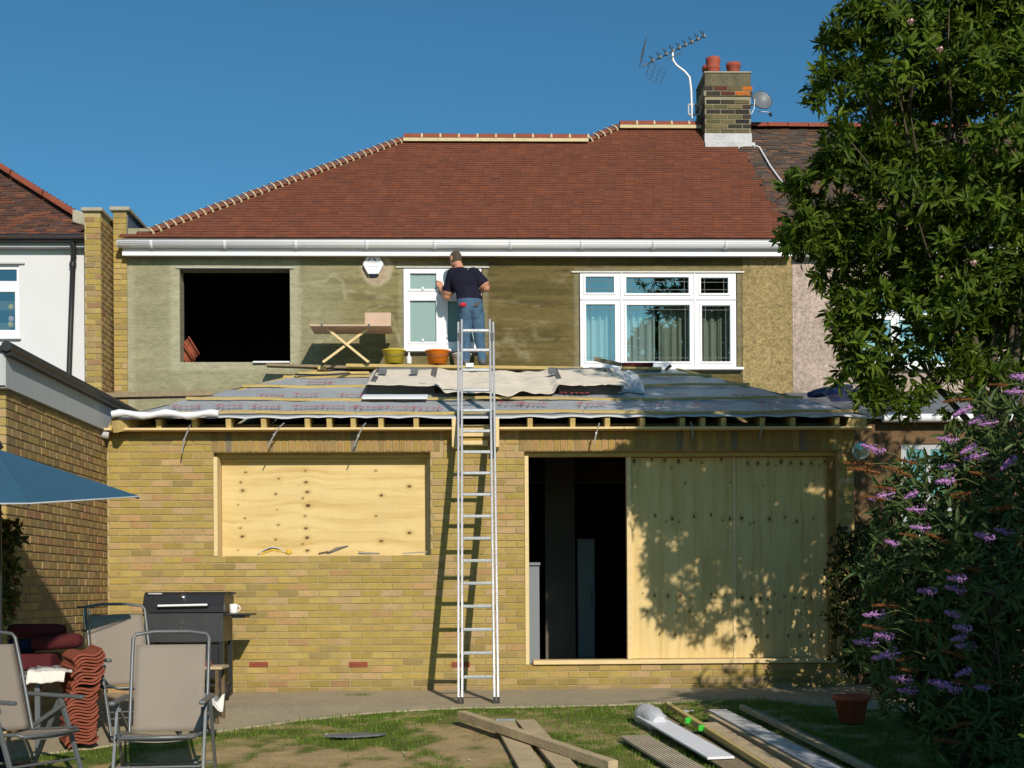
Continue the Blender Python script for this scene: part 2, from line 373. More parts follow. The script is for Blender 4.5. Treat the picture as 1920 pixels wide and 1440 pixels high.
PAL_W = [(0.33, 0.23, 0.09), (0.30, 0.21, 0.085), (0.36, 0.25, 0.10), (0.34, 0.22, 0.09), (0.28, 0.19, 0.085), (0.37, 0.25, 0.12), (0.31, 0.18, 0.09), (0.26, 0.19, 0.09)]
PAL_C = [(0.11, 0.095, 0.045), (0.14, 0.12, 0.055), (0.045, 0.038, 0.03), (0.16, 0.13, 0.06), (0.05, 0.042, 0.032), (0.12, 0.095, 0.05), (0.03, 0.027, 0.025), (0.13, 0.11, 0.05)]
_bm = {}
def lay_bricks(parent, lst, pal, rotz=0.0, maxn=300, seed=1):
    """lst of (world centre on the mortar plane, length, height, colour or None, individually?)"""
    rr = random.Random(seed); rest = MB(); n = 0
    Rm = Matrix.Rotation(rotz, 4, 'Z')
    for (cen, L, H, cc, own) in lst:
        ci = rr.randrange(len(pal)); c = cc or pal[ci]; proud = 0.007 + rr.random() * 0.004
        if own and n < maxn:
            v = rr.randrange(3); key = (round(L, 3), round(H, 3), c, v)
            if key not in _bm:
                b = MB(); k = 0.93 + 0.07 * v
                brick_geo(b, L, H, 0.02, 0.007 + 0.002 * v, Matrix.Identity(4), tuple(x * k for x in c)); _bm[key] = b.mesh('brick', 'brick')
            inst('brick', _bm[key], parent, cen, (0, 0, rotz)); n += 1
        else:
            k = 0.9 + 0.15 * rr.random()
            brick_geo(rest, L, H, 0.02, proud, Matrix.Translation(cen) @ Rm, tuple(x * k for x in c))
    if rest.v: rest.build('brick_remainder', 'brick', parent, kind='stuff')
def courses(u0, u1, z0, z1, holes, H=0.065, Lb=0.215, j=0.010, seed=3):
    """stretcher bond between u0..u1, z0..z1 -> list of (u, z, length)"""
    rr = random.Random(seed); out = []; k = 0; z = z0
    while z + H <= z1 + 1e-4:
        spans = [(u0, u1)]
        for (a, b, c0, d) in holes:
            if z + H > c0 + 0.012 and z < d - 0.012:
                ns = []
                for (s0, s1) in spans:
                    if b <= s0 or a >= s1: ns.append((s0, s1)); continue
                    if a > s0: ns.append((s0, a))
                    if b < s1: ns.append((b, s1))
                spans = ns
        off = (k % 2) * (Lb + j) / 2
        for (s0, s1) in spans:
            i0 = math.floor((s0 - off) / (Lb + j))
            u = off + i0 * (Lb + j)
            while u < s1:
                a, b = max(u + j / 2, s0 + j / 2), min(u + Lb + j / 2, s1 - 0.001)
                if b - a > 0.035: out.append(((a + b) / 2, z + H / 2, b - a))
                u += Lb + j
        z += H + j; k += 1
    return out
# ================================================================== GROUND AND PATIO
EDGE_PX = [(-260, 1452), (0, 1425), (200, 1400), (400, 1374), (560, 1352), (700, 1337), (860, 1328), (1000, 1326), (1150, 1323), (1300, 1317), (1420, 1311), (1520, 1322), (1700, 1336), (2100, 1350)]
EDGE = [G(*p) for p in EDGE_PX]
def edgeY(X):
    xs = [p.x for p in EDGE]; return float(np.interp(X, xs, [p.y for p in EDGE]))
gx = np.unique(np.concatenate([[-300, -120, -50, -20, -12], np.arange(-7, 8.01, 0.06), [12, 20, 50, 120, 300]]))
gy = np.unique(np.concatenate([[-300, -120, -50, -25, -16, -11], np.arange(-8, 0.31, 0.06), [2, 5, 12, 30, 120, 400]]))
GX, GY = np.meshgrid(gx, gy)
GZ = np.vectorize(g)(GY)
edge_arr = np.interp(GX, [p.x for p in EDGE], [p.y for p in EDGE])
dist_edge = edge_arr - GY                                     # metres out from the patio edge
n1 = fbm(GX * 1.3, GY * 1.6, 3, 5); n2 = fbm(GX * 5, GY * 5, 9, 4)
# lawn strip along the patio; trodden bare soil beyond it, mostly left of the boards
bare = sstep(0.42, 1.0, dist_edge + 0.7 * (n1 - 0.5)) * sstep(1.7, 0.2, GX + 1.4 * (n1 - .5)) * sstep(0.40, 0.54, 0.55 * n1 + 0.45 * n2 + 0.045)
bare = np.maximum(bare, 0.75 * sstep(0.60, 0.70, n2 + 0.1 * n1))
soil = np.array([0.40, 0.285, 0.14]); soil2 = np.array([0.30, 0.225, 0.12]); turf = np.array([0.10, 0.125, 0.026])
t = bare[..., None]; s_ = (n2[..., None])
gc = (soil * s_ + soil2 * (1 - s_)) * t * 1.05 + turf * (0.7 + 0.6 * s_) * (1 - t)
GZ2 = GZ + np.where((np.abs(GX) < 8.5) & (GY > -8.5) & (GY < -0.5), 0.03 * (n1 - 0.5) + 0.018 * (n2 - 0.5), 0) * sstep(0.05, 0.3, dist_edge)
GZ2 = GZ2 - 0.02 * (dist_edge < 0)
nxg, nyg = len(gx), len(gy)
ii, jj = np.meshgrid(np.arange(nxg - 1), np.arange(nyg - 1)); a = (jj * nxg + ii).ravel()
me = np_mesh('ground', np.stack([GX, GY, GZ2], -1).reshape(-1, 3), np.stack([a, a + 1, a + nxg + 1, a + nxg], 1), 'ground', gc.reshape(-1, 3))
ground = add_np('ground', me, kind='structure')
def ground_z(X, Y): return g(Y)

mb = MB()
prev = None
xs = np.arange(-6.4, 7.2, 0.10)
for i, X in enumerate(xs):
    e = edgeY(X) + 0.05 * (float(vnoise(X * 2.3, 0.5, 5)) - 0.5) + 0.05 * (float(vnoise(X * 7, 0.5, 6)) - 0.5)
    rows = [Vector((X, 0.25 + (e - 0.25) * k / 10, g(0.25 + (e - 0.25) * k / 10) + 0.008 + 0.006 * float(vnoise(X * 1.5, k * 0.7, 4)))) for k in range(11)] + [Vector((X, e - 0.012, g(e) - 0.05))]
    if prev:
        for k in range(11): mb.poly([prev[k + 1], rows[k + 1], rows[k], prev[k]], sm=True)
    prev = rows
patio = mb.build('patio', 'concrete', kind='structure')

# grass blades: short turf on the strip and in tufts over the soil
NB = 150000
bx_ = rng.uniform(-5.2, 5.6, NB); by_ = rng.uniform(-5.4, -0.9, NB)
be = np.interp(bx_, [p.x for p in EDGE], [p.y for p in EDGE]); de = be - by_
m1 = fbm(bx_ * 1.3, by_ * 1.6, 3, 5); m2 = fbm(bx_ * 5, by_ * 5, 9, 4)
bb = sstep(0.42, 1.0, de + 0.7 * (m1 - 0.5)) * sstep(1.7, 0.2, bx_ + 1.4 * (m1 - .5)) * sstep(0.40, 0.54, 0.55 * m1 + 0.45 * m2 + 0.045)
bb = np.maximum(bb, 0.75 * sstep(0.60, 0.70, m2 + 0.1 * m1))
keep = (de > 0.0) & (rng.random(NB) > bb * 1.05) & (rng.random(NB) < 0.35 + 0.65 * sstep(0.35, 0.6, m2))
bx_, by_, m2 = bx_[keep], by_[keep], m2[keep]; nb = len(bx_)
bz_ = np.vectorize(g)(by_) + 0.03 * (m1[keep] - 0.5) + 0.018 * (m2 - 0.5) - 0.006
ln = rng.uniform(0.018, 0.05, nb) * (0.6 + 0.9 * m2); an = rng.uniform(0, 2 * np.pi, nb); le = rng.uniform(0.1, 0.9, nb)
hx, hy = np.cos(an), np.sin(an); wd = rng.uniform(0.0022, 0.0045, nb)
p0 = np.stack([bx_ - hy * wd, by_ + hx * wd, bz_], 1); p1 = np.stack([bx_ + hy * wd, by_ - hx * wd, bz_], 1)
p2 = np.stack([bx_ + hx * ln * le, by_ + hy * ln * le, bz_ + ln], 1)
vv = np.stack([p0, p1, p2], 1).reshape(-1, 3); ff = np.arange(nb * 3).reshape(-1, 3)
gcol = np.array([0.125, 0.225, 0.022]) * rng.uniform(0.6, 1.35, (nb, 1)) + np.array([0.07, 0.045, 0.01]) * (rng.random((nb, 1)) ** 2)
add_np('grass', np_mesh('grass', vv, ff, 'grass_blade', np.repeat(gcol, 3, 0)), label='short patchy lawn grass between the patio and bare soil', cat='grass', kind='stuff')
# small weed tuft growing out of the concrete
mb = MB(); c0 = G(672, 1306)
for k in range(70):
    an = random.uniform(0, 6.28); rr = random.random() ** .5 * 0.09; b = c0 + Vector((math.cos(an) * rr * 1.6, math.sin(an) * rr, 0.004)); L = random.uniform(.02, .05); a2 = random.uniform(0, 6.28)
    mb.poly([b, b + Vector((.006, .003, 0)), b + Vector((math.cos(a2) * L * .6, math.sin(a2) * L * .6, L))], (0.10 * random.uniform(.7, 1.3), 0.15, 0.02))
mb.build('weed_tuft', 'grass_blade', label='small green weed tuft growing through the concrete patio', cat='weed')

# ================================================================== THE HOUSE
W1 = 3.6                                       # plane of the upper wall; the extension wall is Y = 0
house = thing('house', 'brick and rendered house with red tiled roof and unfinished rear extension', 'house', (0.0, 1.8, 0.0))
EX0, EX1 = P(201, 1050, 0).x, P(1602, 1000, 0).x
ETOP = P(900, 803, 0).z
wz0 = P(600, 1042, 0).z; wz1 = wz0 + 15 * 0.075
wx0, wx1 = P(400, 950, 0).x, P(807, 950, 0).x
dz0 = wz0 - 16 * 0.075; dz1 = wz1
dx0, dx1 = P(984, 1050, 0).x, P(1573, 1050, 0).x
HOLES = [(wx0, wx1, wz0, wz1), (dx0, dx1, dz0, dz1)]
EB = dz0 - 5 * 0.075
mb = MB(); wall_panel(mb, EX0, EX1, EB, ETOP, HOLES, 0.009, 0.15)
ew = mb.build('extension_wall', 'mortar', house)
mb = MB(); wall_panel(mb, EX0 + .003, EX1 - .003, EB, ETOP, HOLES, 0.16, 0.10)
mb.box(EX0, EX0 + 0.25, 0.12, W1 - .01, EB, ETOP); mb.box(EX1 - 0.25, EX1, 0.12, W1 - .01, EB, ETOP)
mb.build('extension_side_wall', 'brick_plain', house)
lst = []
def ext_own(X, Z):
    px, py = proj((X, 0, Z)); return (420 < px < 1000 and 820 < py < 1310 and not (850 < px < 945)) or (205 < px < 420 and 815 < py < 1100)
sh = 0.225
holes2 = HOLES + [(wx0 - 0.02, wx1 + 0.14, wz1, wz1 + sh), (dx0 - 0.06, dx1 - .02, dz1, dz1 + sh)]
bl = courses(EX0, EX1, EB + 0.005, ETOP, holes2)
TERR = (0.32, 0.10, 0.045)
for (u, z, L) in bl:
    px, py = proj((u, 0, z)); cc = None
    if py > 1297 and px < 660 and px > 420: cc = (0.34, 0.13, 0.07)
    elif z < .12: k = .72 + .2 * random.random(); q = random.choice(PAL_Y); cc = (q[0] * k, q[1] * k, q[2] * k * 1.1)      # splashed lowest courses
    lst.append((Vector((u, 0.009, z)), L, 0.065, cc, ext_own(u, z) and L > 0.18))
for (a, b) in ((wx0 - 0.02, wx1 + 0.14), (dx0 - 0.06, dx1 - 0.02)):     # soldier courses over the openings
    u = a + 0.005; k = 0
    while u + 0.065 < b + 0.001:
        rr = random.random(); cc = random.choice([(0.36, 0.24, 0.075), (0.33, 0.22, 0.07), (0.31, 0.20, 0.075), (0.28, 0.19, 0.08), (0.36, 0.22, 0.09)])
        if rr < 0.06: cc = (0.20, 0.16, 0.11)
        lst.append((Vector((u + 0.0325, 0.009, wz1 + sh / 2)), 0.065, 0.215, cc, True)); u += 0.075; k += 1
random.shuffle(lst)
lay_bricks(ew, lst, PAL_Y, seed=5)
# terracotta air bricks low in the wall
for px in (485, 672, 864):
    c = P(px, 1246, 0); mb = MB(); mb.box(c.x - .1, c.x + .1, -0.006, 0.012, c.z - .028, c.z + .028)
    for i in range(9):
        for j in range(2): mb.box(c.x - .088 + i * .02, c.x - .074 + i * .02, -0.011, -0.005, c.z - .02 + j * .022, c.z - .004 + j * .022)
    mb.build('air_brick', 'terracotta', house)
# interior seen through the doorway
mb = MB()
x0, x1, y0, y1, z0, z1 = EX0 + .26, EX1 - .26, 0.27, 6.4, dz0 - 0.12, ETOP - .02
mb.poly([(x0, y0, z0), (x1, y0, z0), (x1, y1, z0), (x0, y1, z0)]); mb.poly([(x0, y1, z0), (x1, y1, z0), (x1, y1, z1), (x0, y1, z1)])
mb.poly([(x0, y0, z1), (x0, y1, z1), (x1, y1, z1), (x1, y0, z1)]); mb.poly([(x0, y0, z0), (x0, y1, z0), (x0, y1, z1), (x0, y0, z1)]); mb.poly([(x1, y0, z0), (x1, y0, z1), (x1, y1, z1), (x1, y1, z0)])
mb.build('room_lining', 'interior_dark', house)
a = P(1022, 1000, 2.6); b = P(1078, 1000, 2.6)
mb = MB(); mb.box(a.x, b.x, 2.6, 2.75, z0, z1 - .01); mb.build('room_partition', 'interior_wall', house)
a = P(1082, 1010, 2.9); b = P(1115, 1010, 2.9)
fr = thing('tall_cabinet', 'tall pale cabinet standing in the dark room behind the doorway', 'cabinet', ((a.x + b.x) / 2, 3.15, z0))
mb = MB(); mb.box(a.x, b.x, 2.9, 3.4, z0, a.z); mb.build('carcass', 'appliance', fr, bevel=.006)
mb = MB(); mb.box(a.x + .01, b.x - .01, 2.88, 2.898, z0 + .05, a.z - .02); d_ = mb.build('door', 'appliance', fr, bevel=.004)
mb = MB(); mb.box(b.x - .05, b.x - .035, 2.862, 2.879, z0 + .7, z0 + .95); mb.build('handle', 'alu_dark', d_)
a = P(1000, 1060, 1.9); b = P(1011, 1060, 1.9)
mb = MB(); mb.box(a.x - .35, b.x, 1.9, 2.4, z0, a.z); mb.box(a.x - .36, b.x + .012, 1.87, 2.42, a.z + .001, a.z + .035)
mb.build('kitchen_unit', 'appliance', label='low pale unit just inside the doorway behind the timber jamb', cat='cabinet')

# timber lining of the two openings, boards over them --------------------------------
mb = MB(); T = .045
def lining(x0, x1, z0, z1, nm, REC, top='timber_new'):
    o = []
    mb = MB(); mb.box(x0 + .002, x0 + T, -0.004, REC - .006, z0 + .002, z1 - .05); o.append(mb.build('jamb', 'timber_pale', house, bevel=.003))
    mb = MB(); mb.box(x1 - T, x1 - .002, REC - .05, REC - .006, z0 + .002, z1 - .05); o.append(mb.build('jamb', 'timber_pale', house, bevel=.003))
    mb = MB(); mb.box(x0 + .002, x1 - .002, REC - .10, REC - .006, z1 - .049, z1 - .002); o.append(mb.build('head_timber', top, house, bevel=.003))
    return o
lining(wx0, wx1, wz0, wz1, 'window', .24); lining(dx0, dx1, dz0, dz1, 'door', .20)
mb = MB(); a = P(1000, 1244, 0).x; mb.box(a, dx1 - .03, -0.035, 0.23, dz0 + .003, dz0 + .048); mb.build('door_threshold', 'timber_pale', house, bevel=.004)
mb = MB(); px0 = P(1178, 1050, 0).x; mb.box(px0 - .0, px0 + .05, 0.11, 0.22, dz0 + .05, dz1 - .052); mb.build('door_post', 'timber_pale', house, bevel=.003)
def ply(name, x0, x1, z0, z1, y, knots, vertical, seed, parent=None, **kw):
    st = 0.011; nx = int((x1 - x0) / st) + 1; nz = int((z1 - z0) / st) + 1
    X, Z = np.meshgrid(np.linspace(x0, x1, nx), np.linspace(z0, z1, nz))
    wx = 0.05 * (fbm(X * 2, Z * 2, seed, 3) - .5); wz = 0.05 * (fbm(X * 2 + 9, Z * 2, seed + 5, 3) - .5)
    gx_, gz_ = (X, Z)
    kd = np.zeros_like(X); kr = np.zeros_like(X); sw = np.zeros_like(X)
    for (kx, kz, r) in knots:
        dx, dz = (X - kx), (Z - kz)
        if vertical: q = np.sqrt((dx / 1.0) ** 2 + (dz / 1.5) ** 2)
        else: q = np.sqrt((dx / 1.5) ** 2 + (dz / 1.0) ** 2)
        kd = np.maximum(kd, 1 - sstep(r * .55, r * 1.0, q)); kr = np.maximum(kr, (1 - sstep(r, r * 2.6, q)))
        sw = sw + (dx if vertical else dz) * np.exp(-(q / (r * 3.5)) ** 2) * 1.1
    if vertical: u = (X + sw * -1 + wx * .8) * 42; v = Z * 1.1
    else: u = (Z + sw * -1 + wz * 1.6) * 30; v = X * 1.1
    gr = fbm(u, v, seed, 3); gr2 = fbm(u * .25, v * .7, seed + 3, 3)
    line = np.abs(np.sin(u * .35 + 6 * gr2)) ** 6
    base = np.array([0.64, 0.49, 0.225]); dk = np.array([0.46, 0.30, 0.095])
    f_ = np.clip(0.42 * sstep(0.50, 0.78, gr) + 0.26 * line + 0.25 * sstep(.5, .75, gr2), 0, 1)[..., None]
    C = base * (1 - f_) + dk * f_
    C = C * (1 - .38 * kr[..., None]) + dk * .38 * kr[..., None] * .8
    C = C * (1 - kd[..., None]) + np.array([0.075, 0.032, 0.010]) * kd[..., None]
    V = np.stack([X, np.full_like(X, y) - 0.0025 * kd, Z], -1).reshape(-1, 3)
    i2, j2 = np.meshgrid(np.arange(nx - 1), np.arange(nz - 1)); a = (j2 * nx + i2).ravel()
    Fq = np.stack([a, a + 1, a + nx + 1, a + nx], 1)
    o = add_np(name, np_mesh(name, V, Fq, 'plywood', C.reshape(-1, 3)), house, **kw)
    mb = MB(); mb.box(x0, x1, y + .001, y + .018, z0, z1, c=(.5, .36, .15)); e = mb.build('board_core', 'plywood', house)
    return o
kz = [(322, 423, 1), (286, 497, .9), (300, 560, 1.3), (267, 665, .6), (317, 768, .8), (283, 840, .9), (298, 903, 1.4), (265, 1005, .6), (570, 470, .9), (548, 585, .9), (558, 705, .6), (568, 817, .9), (547, 928, .9), (770, 410, .8), (775, 497, 1.3), (785, 570, 1.5), (752, 617, .9), (790, 672, 1.8), (768, 750, .8), (775, 843, 1.3), (783, 913, 1.5), (750, 960, .9), (785, 1010, 1.4), (1340, 595, 1.4), (1300, 750, .9), (1340, 938, 1.4), (1550, 528, 1.5), (1550, 877, 1.5), (1298, 410, .8)]
kn = [(P(380 + x / 4, 780 + y / 4, .24).x, P(380 + x / 4, 780 + y / 4, .24).z, .0125 * s) for (x, y, s) in kz]
ply('window_board', wx0 + T + .002, wx1 - T - .002, wz0 + .004, wz1 - .055, .24, kn, False, 21)
ka = [(100, 85, 1.5), (215, 75, 1.2), (295, 80, 1.2), (385, 85, 1.6), (465, 80, 1.2), (535, 98, .8), (660, 75, 1.3), (340, 125, .7), (120, 448, .9), (235, 435, 1.1), (305, 473, .8), (345, 455, 1.4), (387, 475, .6), (485, 440, 1.2), (595, 430, 1.2), (670, 465, .8), (715, 455, 1.3), (155, 935, .7), (232, 948, 1), (315, 952, 1.2), (395, 948, 1.5), (463, 960, 1), (597, 942, 1), (682, 946, 1.1), (185, 1050, .8), (300, 1065, .6), (370, 1058, .8), (455, 1052, 1), (555, 1045, .6), (670, 1055, .6), (262, 1198, 1), (365, 1202, 1.2), (628, 1195, 1), (355, 225, .6), (428, 225, .9), (720, 222, .7)]
kb = [(830, 100, 1.2), (895, 100, 1.5), (960, 102, 1.2), (1010, 115, .7), (1045, 88, 1.5), (1107, 97, 1.2), (1175, 100, 1.5), (1240, 98, 1.2), (1292, 112, .8), (1325, 88, 1.2), (875, 240, .6), (930, 240, .7), (1150, 240, .5), (1210, 238, .7), (790, 452, 1.5), (845, 490, .8), (868, 480, .8), (970, 457, 1.4), (1070, 445, 1), (1145, 472, 1.3), (1122, 487, .6), (1255, 455, 1), (795, 962, 1.2), (852, 968, 1.2), (910, 966, 1.4), (960, 973, .9), (1003, 938, .8), (1067, 955, 1), (1130, 963, 1.1), (1188, 962, 1.4), (1240, 968, .8), (890, 1072, .7), (955, 1060, 1.1), (1035, 1052, .8), (1122, 1068, .5), (1170, 1066, .8), (1235, 1058, 1.1), (1315, 1048, .8), (818, 1210, 1.1), (888, 1215, 1.2), (958, 1212, 1.1), (1092, 1206, 1), (1165, 1208, 1.2), (1237, 1204, 1.2)]
dm = P(1381, 1050, 0).x
for ks, xa, xb, sd_ in ((ka, px0 + .052, dm - .006, 31), (kb, dm + .030, dx1 - T - .004, 44)):
    kn = [(P(1160 + x / 3.43, 840 + y / 3.43, .19).x, P(1160 + x / 3.43, 840 + y / 3.43, .19).z, .0125 * s) for (x, y, s) in ks]
    ply('door_board', xa, xb, dz0 + .052, dz1 - .055, .19, kn, True, sd_)
mb = MB(); mb.box(dm - .004, dm + .028, .175, .21, dz0 + .05, dz1 - .054); mb.build('cover_strip', 'timber_pale', house)
mb = MB(); mb.box(wx0 + .05, wx1 - .05, .18, .234, wz1 - .085, wz1 - .052); mb.build('head_batten', 'timber_new', house)

# ---------------------------------------------------------------- upper wall (new cement render) ---------------
UX0, UX1 = P(237, 600, W1).x, P(1487, 600, W1).x
UP1 = P(1392, 600, W1).x                                    # render | pebbledash
UZ0 = 2.55; UZ1 = P(900, 470, W1).z
def rect(px0, py0, px1, py1, Y): 
    a, b = P(px0, (py0 + py1) / 2, Y), P(px1, (py0 + py1) / 2, Y); c, d = P((px0 + px1) / 2, py1, Y), P((px0 + px1) / 2, py0, Y)
    return (a.x, b.x, c.z, d.z)
H1 = rect(337, 503, 544, 679, W1); H2 = rect(756, 502, 905, 658, W1); H3 = rect(1086, 511, 1382, 692, W1)
UH = [H1, H2, H3]
st = 0.022
xs = np.unique(np.round(np.concatenate([np.arange(UX0, UP1, st), [UX0, UP1]] + [[h[0], h[1]] for h in UH]), 5)); zs = np.unique(np.round(np.concatenate([np.arange(UZ0, UZ1, st), [UZ0, UZ1]] + [[h[2], h[3]] for h in UH]), 5))
X, Z = np.meshgrid(xs, zs)
# pixel-like coordinates of the wall, only used to lay out the drying patches of the render
dX = X - CAM.x; PXX = 890 + 2500 * X / 18.1; PYY = 1105 - 2500 * (Z - 1.1) / 18.1
nA = fbm(X * 1.6, Z * 3.2, 51, 5); nB = fbm(X * 1.1, Z * 19, 57, 4); nC = fbm(X * 6, Z * 7, 61, 4); nD = fbm(X * .7, Z * 1.0, 65, 3)
light = np.array([0.275, 0.258, 0.160]); mid = np.array([0.225, 0.195, 0.090]); dark = np.array([0.125, 0.096, 0.036]); greyl = np.array([0.36, 0.335, 0.225])
left = 1 - sstep(500, 760, PXX + 220 * (nA - .5))
right = sstep(700, 960, PXX + 220 * (nA - .5))
Cc = mid + (light - mid) * left[..., None]
Cc = Cc + (dark - Cc) * (right * .92)[..., None]
k_ = sstep(.44, .66, nB)[..., None]; Cc = Cc * (1 - .30 * k_ * (0.35 + .65 * sstep(560, 760, PXX))[..., None]) 
k_ = sstep(.58, .80, nC * .6 + nA * .4)[..., None]; Cc = Cc + (greyl - Cc) * k_ * .28
Cc = Cc * (0.84 + 0.32 * nD[..., None]) * (0.92 + 0.16 * nC[..., None])
# pale trowelled margins round the openings and down the corner
def band(d, w_): return 1 - sstep(w_ * .5, w_, d)
m_ = np.zeros_like(X)
for h in UH[:1]:
    dd = np.maximum(np.maximum(h[0] - X, X - h[1]), np.maximum(h[2] - Z, Z - h[3])); m_ = np.maximum(m_, band(dd + .06 * (nC - .5), .16) * (dd > 0))
for h in UH[1:]:
    dd = np.maximum(np.maximum(h[0] - X, X - h[1]), np.maximum(h[2] - Z, Z - h[3])); m_ = np.maximum(m_, .35 * band(dd + .04 * (nC - .5), .09) * (dd > 0))
m_ = np.maximum(m_, .7 * band(X - UX0 + .05 * (nC - .5), .14))
Cc = Cc + (np.array([0.36, 0.34, 0.235]) - Cc) * (m_ * .8)[..., None]
# thin pale edges of earlier coats
def seg(p, q, w_):
    a = np.array([P(*p, W1).x, P(*p, W1).z]); b = np.array([P(*q, W1).x, P(*q, W1).z]); d = b - a
    t = np.clip(((X - a[0]) * d[0] + (Z - a[1]) * d[1]) / (d @ d), 0, 1)
    q_ = np.hypot(X - a[0] - t * d[0], Z - a[1] - t * d[1]) + .06 * (fbm(X * 14, Z * 14, 77, 3) - .5)
    return 1 - sstep(w_ * .3, w_, q_)
ln_ = np.zeros_like(X)
for (p, q, w_) in [((560, 530), (610, 527), .03), ((610, 527), (626, 513), .03), ((626, 513), (640, 525), .03), ((642, 525), (648, 560), .025), ((565, 655), (625, 632), .03), ((680, 557), (736, 557), .02), ((690, 580), (735, 570), .02), ((565, 540), (562, 640), .02), ((918, 560), (1010, 575), .012), ((920, 596), (1085, 606), .012), ((915, 620), (1000, 612), .012), ((735, 590), (750, 640), .02), ((650, 545), (720, 552), .012), ((930, 640), (1060, 634), .01)]:
    ln_ = np.maximum(ln_, seg(p, q, w_))
Cc = Cc + (np.array([0.42, 0.39, 0.26]) - Cc) * (ln_ * np.where(PXX > 860, .14, .32))[..., None]
# old pebbledash left showing round the alarm box
ac = P(706, 505, W1); q_ = np.hypot(X - ac.x, Z - ac.z) + .05 * (nC - .5)
pk = 1 - sstep(.195, .215, q_); ring = np.exp(-((q_ - .21) / .02) ** 2)
Cc = Cc + (np.array([0.38, 0.30, 0.21]) * (0.7 + .6 * fbm(X * 30, Z * 30, 5, 2))[..., None] - Cc) * (pk * .9)[..., None]
Cc = Cc + (np.array([0.40, 0.36, 0.25]) - Cc) * (ring * .6)[..., None]
Yv = W1 + 0.006 * (nC - .5) + 0.012 * (nA - .5) + .004 * ln_ - .012 * pk * 0
for h in UH:
    on = ((np.abs(X - h[0]) < 1e-4) | (np.abs(X - h[1]) < 1e-4)) & (Z >= h[2] - 1e-4) & (Z <= h[3] + 1e-4) | ((np.abs(Z - h[2]) < 1e-4) | (np.abs(Z - h[3]) < 1e-4)) & (X >= h[0] - 1e-4) & (X <= h[1] + 1e-4)
    Yv = np.where(on, W1, Yv)
nx, nz = len(xs), len(zs); i2, j2 = np.meshgrid(np.arange(nx - 1), np.arange(nz - 1)); cx = (xs[i2] + xs[i2 + 1]) / 2; cz = (zs[j2] + zs[j2 + 1]) / 2
ok = np.ones_like(cx, bool)
for h in UH: ok &= ~((cx > h[0]) & (cx < h[1]) & (cz > h[2]) & (cz < h[3]))
a = (j2 * nx + i2)[ok]
add_np('upper_wall', np_mesh('upper_wall', np.stack([X, Yv, Z], -1).reshape(-1, 3), np.stack([a, a + 1, a + nx + 1, a + nx], 1), 'cement', Cc.reshape(-1, 3)), house, label='upper rear wall in patchy olive grey cement render')
mb = MB(); wall_panel(mb, UX0, UX1 - .002, UZ0, UZ1 + .3, UH, W1 + .012, .26, c=(.30, .28, .19)); mb.build('upper_wall_core', 'cement', house)
# strip of old pebbledash up to the party line
def dash(name, x0, x1, z0, z1, y, base, seed, parent, holes=()):
    st = .03; xs = np.unique(np.round(np.concatenate([np.arange(x0, x1, st), [x0, x1]] + [[h[0], h[1]] for h in holes]), 5)); zs = np.unique(np.round(np.concatenate([np.arange(z0, z1, st), [z0, z1]] + [[h[2], h[3]] for h in holes]), 5))
    X, Z = np.meshgrid(xs, zs); n = fbm(X * 2, Z * 2, seed, 4); f = vnoise(X * 60, Z * 60, seed + 3)
    C = np.array(base) * (0.75 + .5 * n[..., None]) * (0.75 + .5 * f[..., None])
    if holes == 'x': pass
    nx, nz = len(xs), len(zs); i2, j2 = np.meshgrid(np.arange(nx - 1), np.arange(nz - 1)); ok = np.ones(i2.shape, bool)
    for h in holes:
        cx = (xs[i2] + xs[i2 + 1]) / 2; cz = (zs[j2] + zs[j2 + 1]) / 2; ok &= ~((cx > h[0]) & (cx < h[1]) & (cz > h[2]) & (cz < h[3]))
    a = (j2 * nx + i2)[ok]
    V = np.stack([X, y - .006 * f, Z], -1).reshape(-1, 3)
    return V, np.stack([a, a + 1, a + nx + 1, a + nx], 1), C.reshape(-1, 3)
V, Fq, C = dash('pebbledash', UP1, UX1 - .012, UZ0, UZ1, W1 - .004, (0.295, 0.225, 0.105), 71, house)
add_np('pebbledash_panel', np_mesh('pebbledash_panel', V, Fq, 'pebbledash', C), house, label='strip of old tan pebbledash beside the party line')
# sill and lintel lips of the openings
for h, e in ((H1, .05), (H2, .09), (H3, .10)):
    mb = MB(); mb.box(h[0] - e, h[1] + e, W1 - .022, W1 + .05, h[3] - .004, h[3] + .012); mb.build('lintel_bead', 'galv_strap', house)
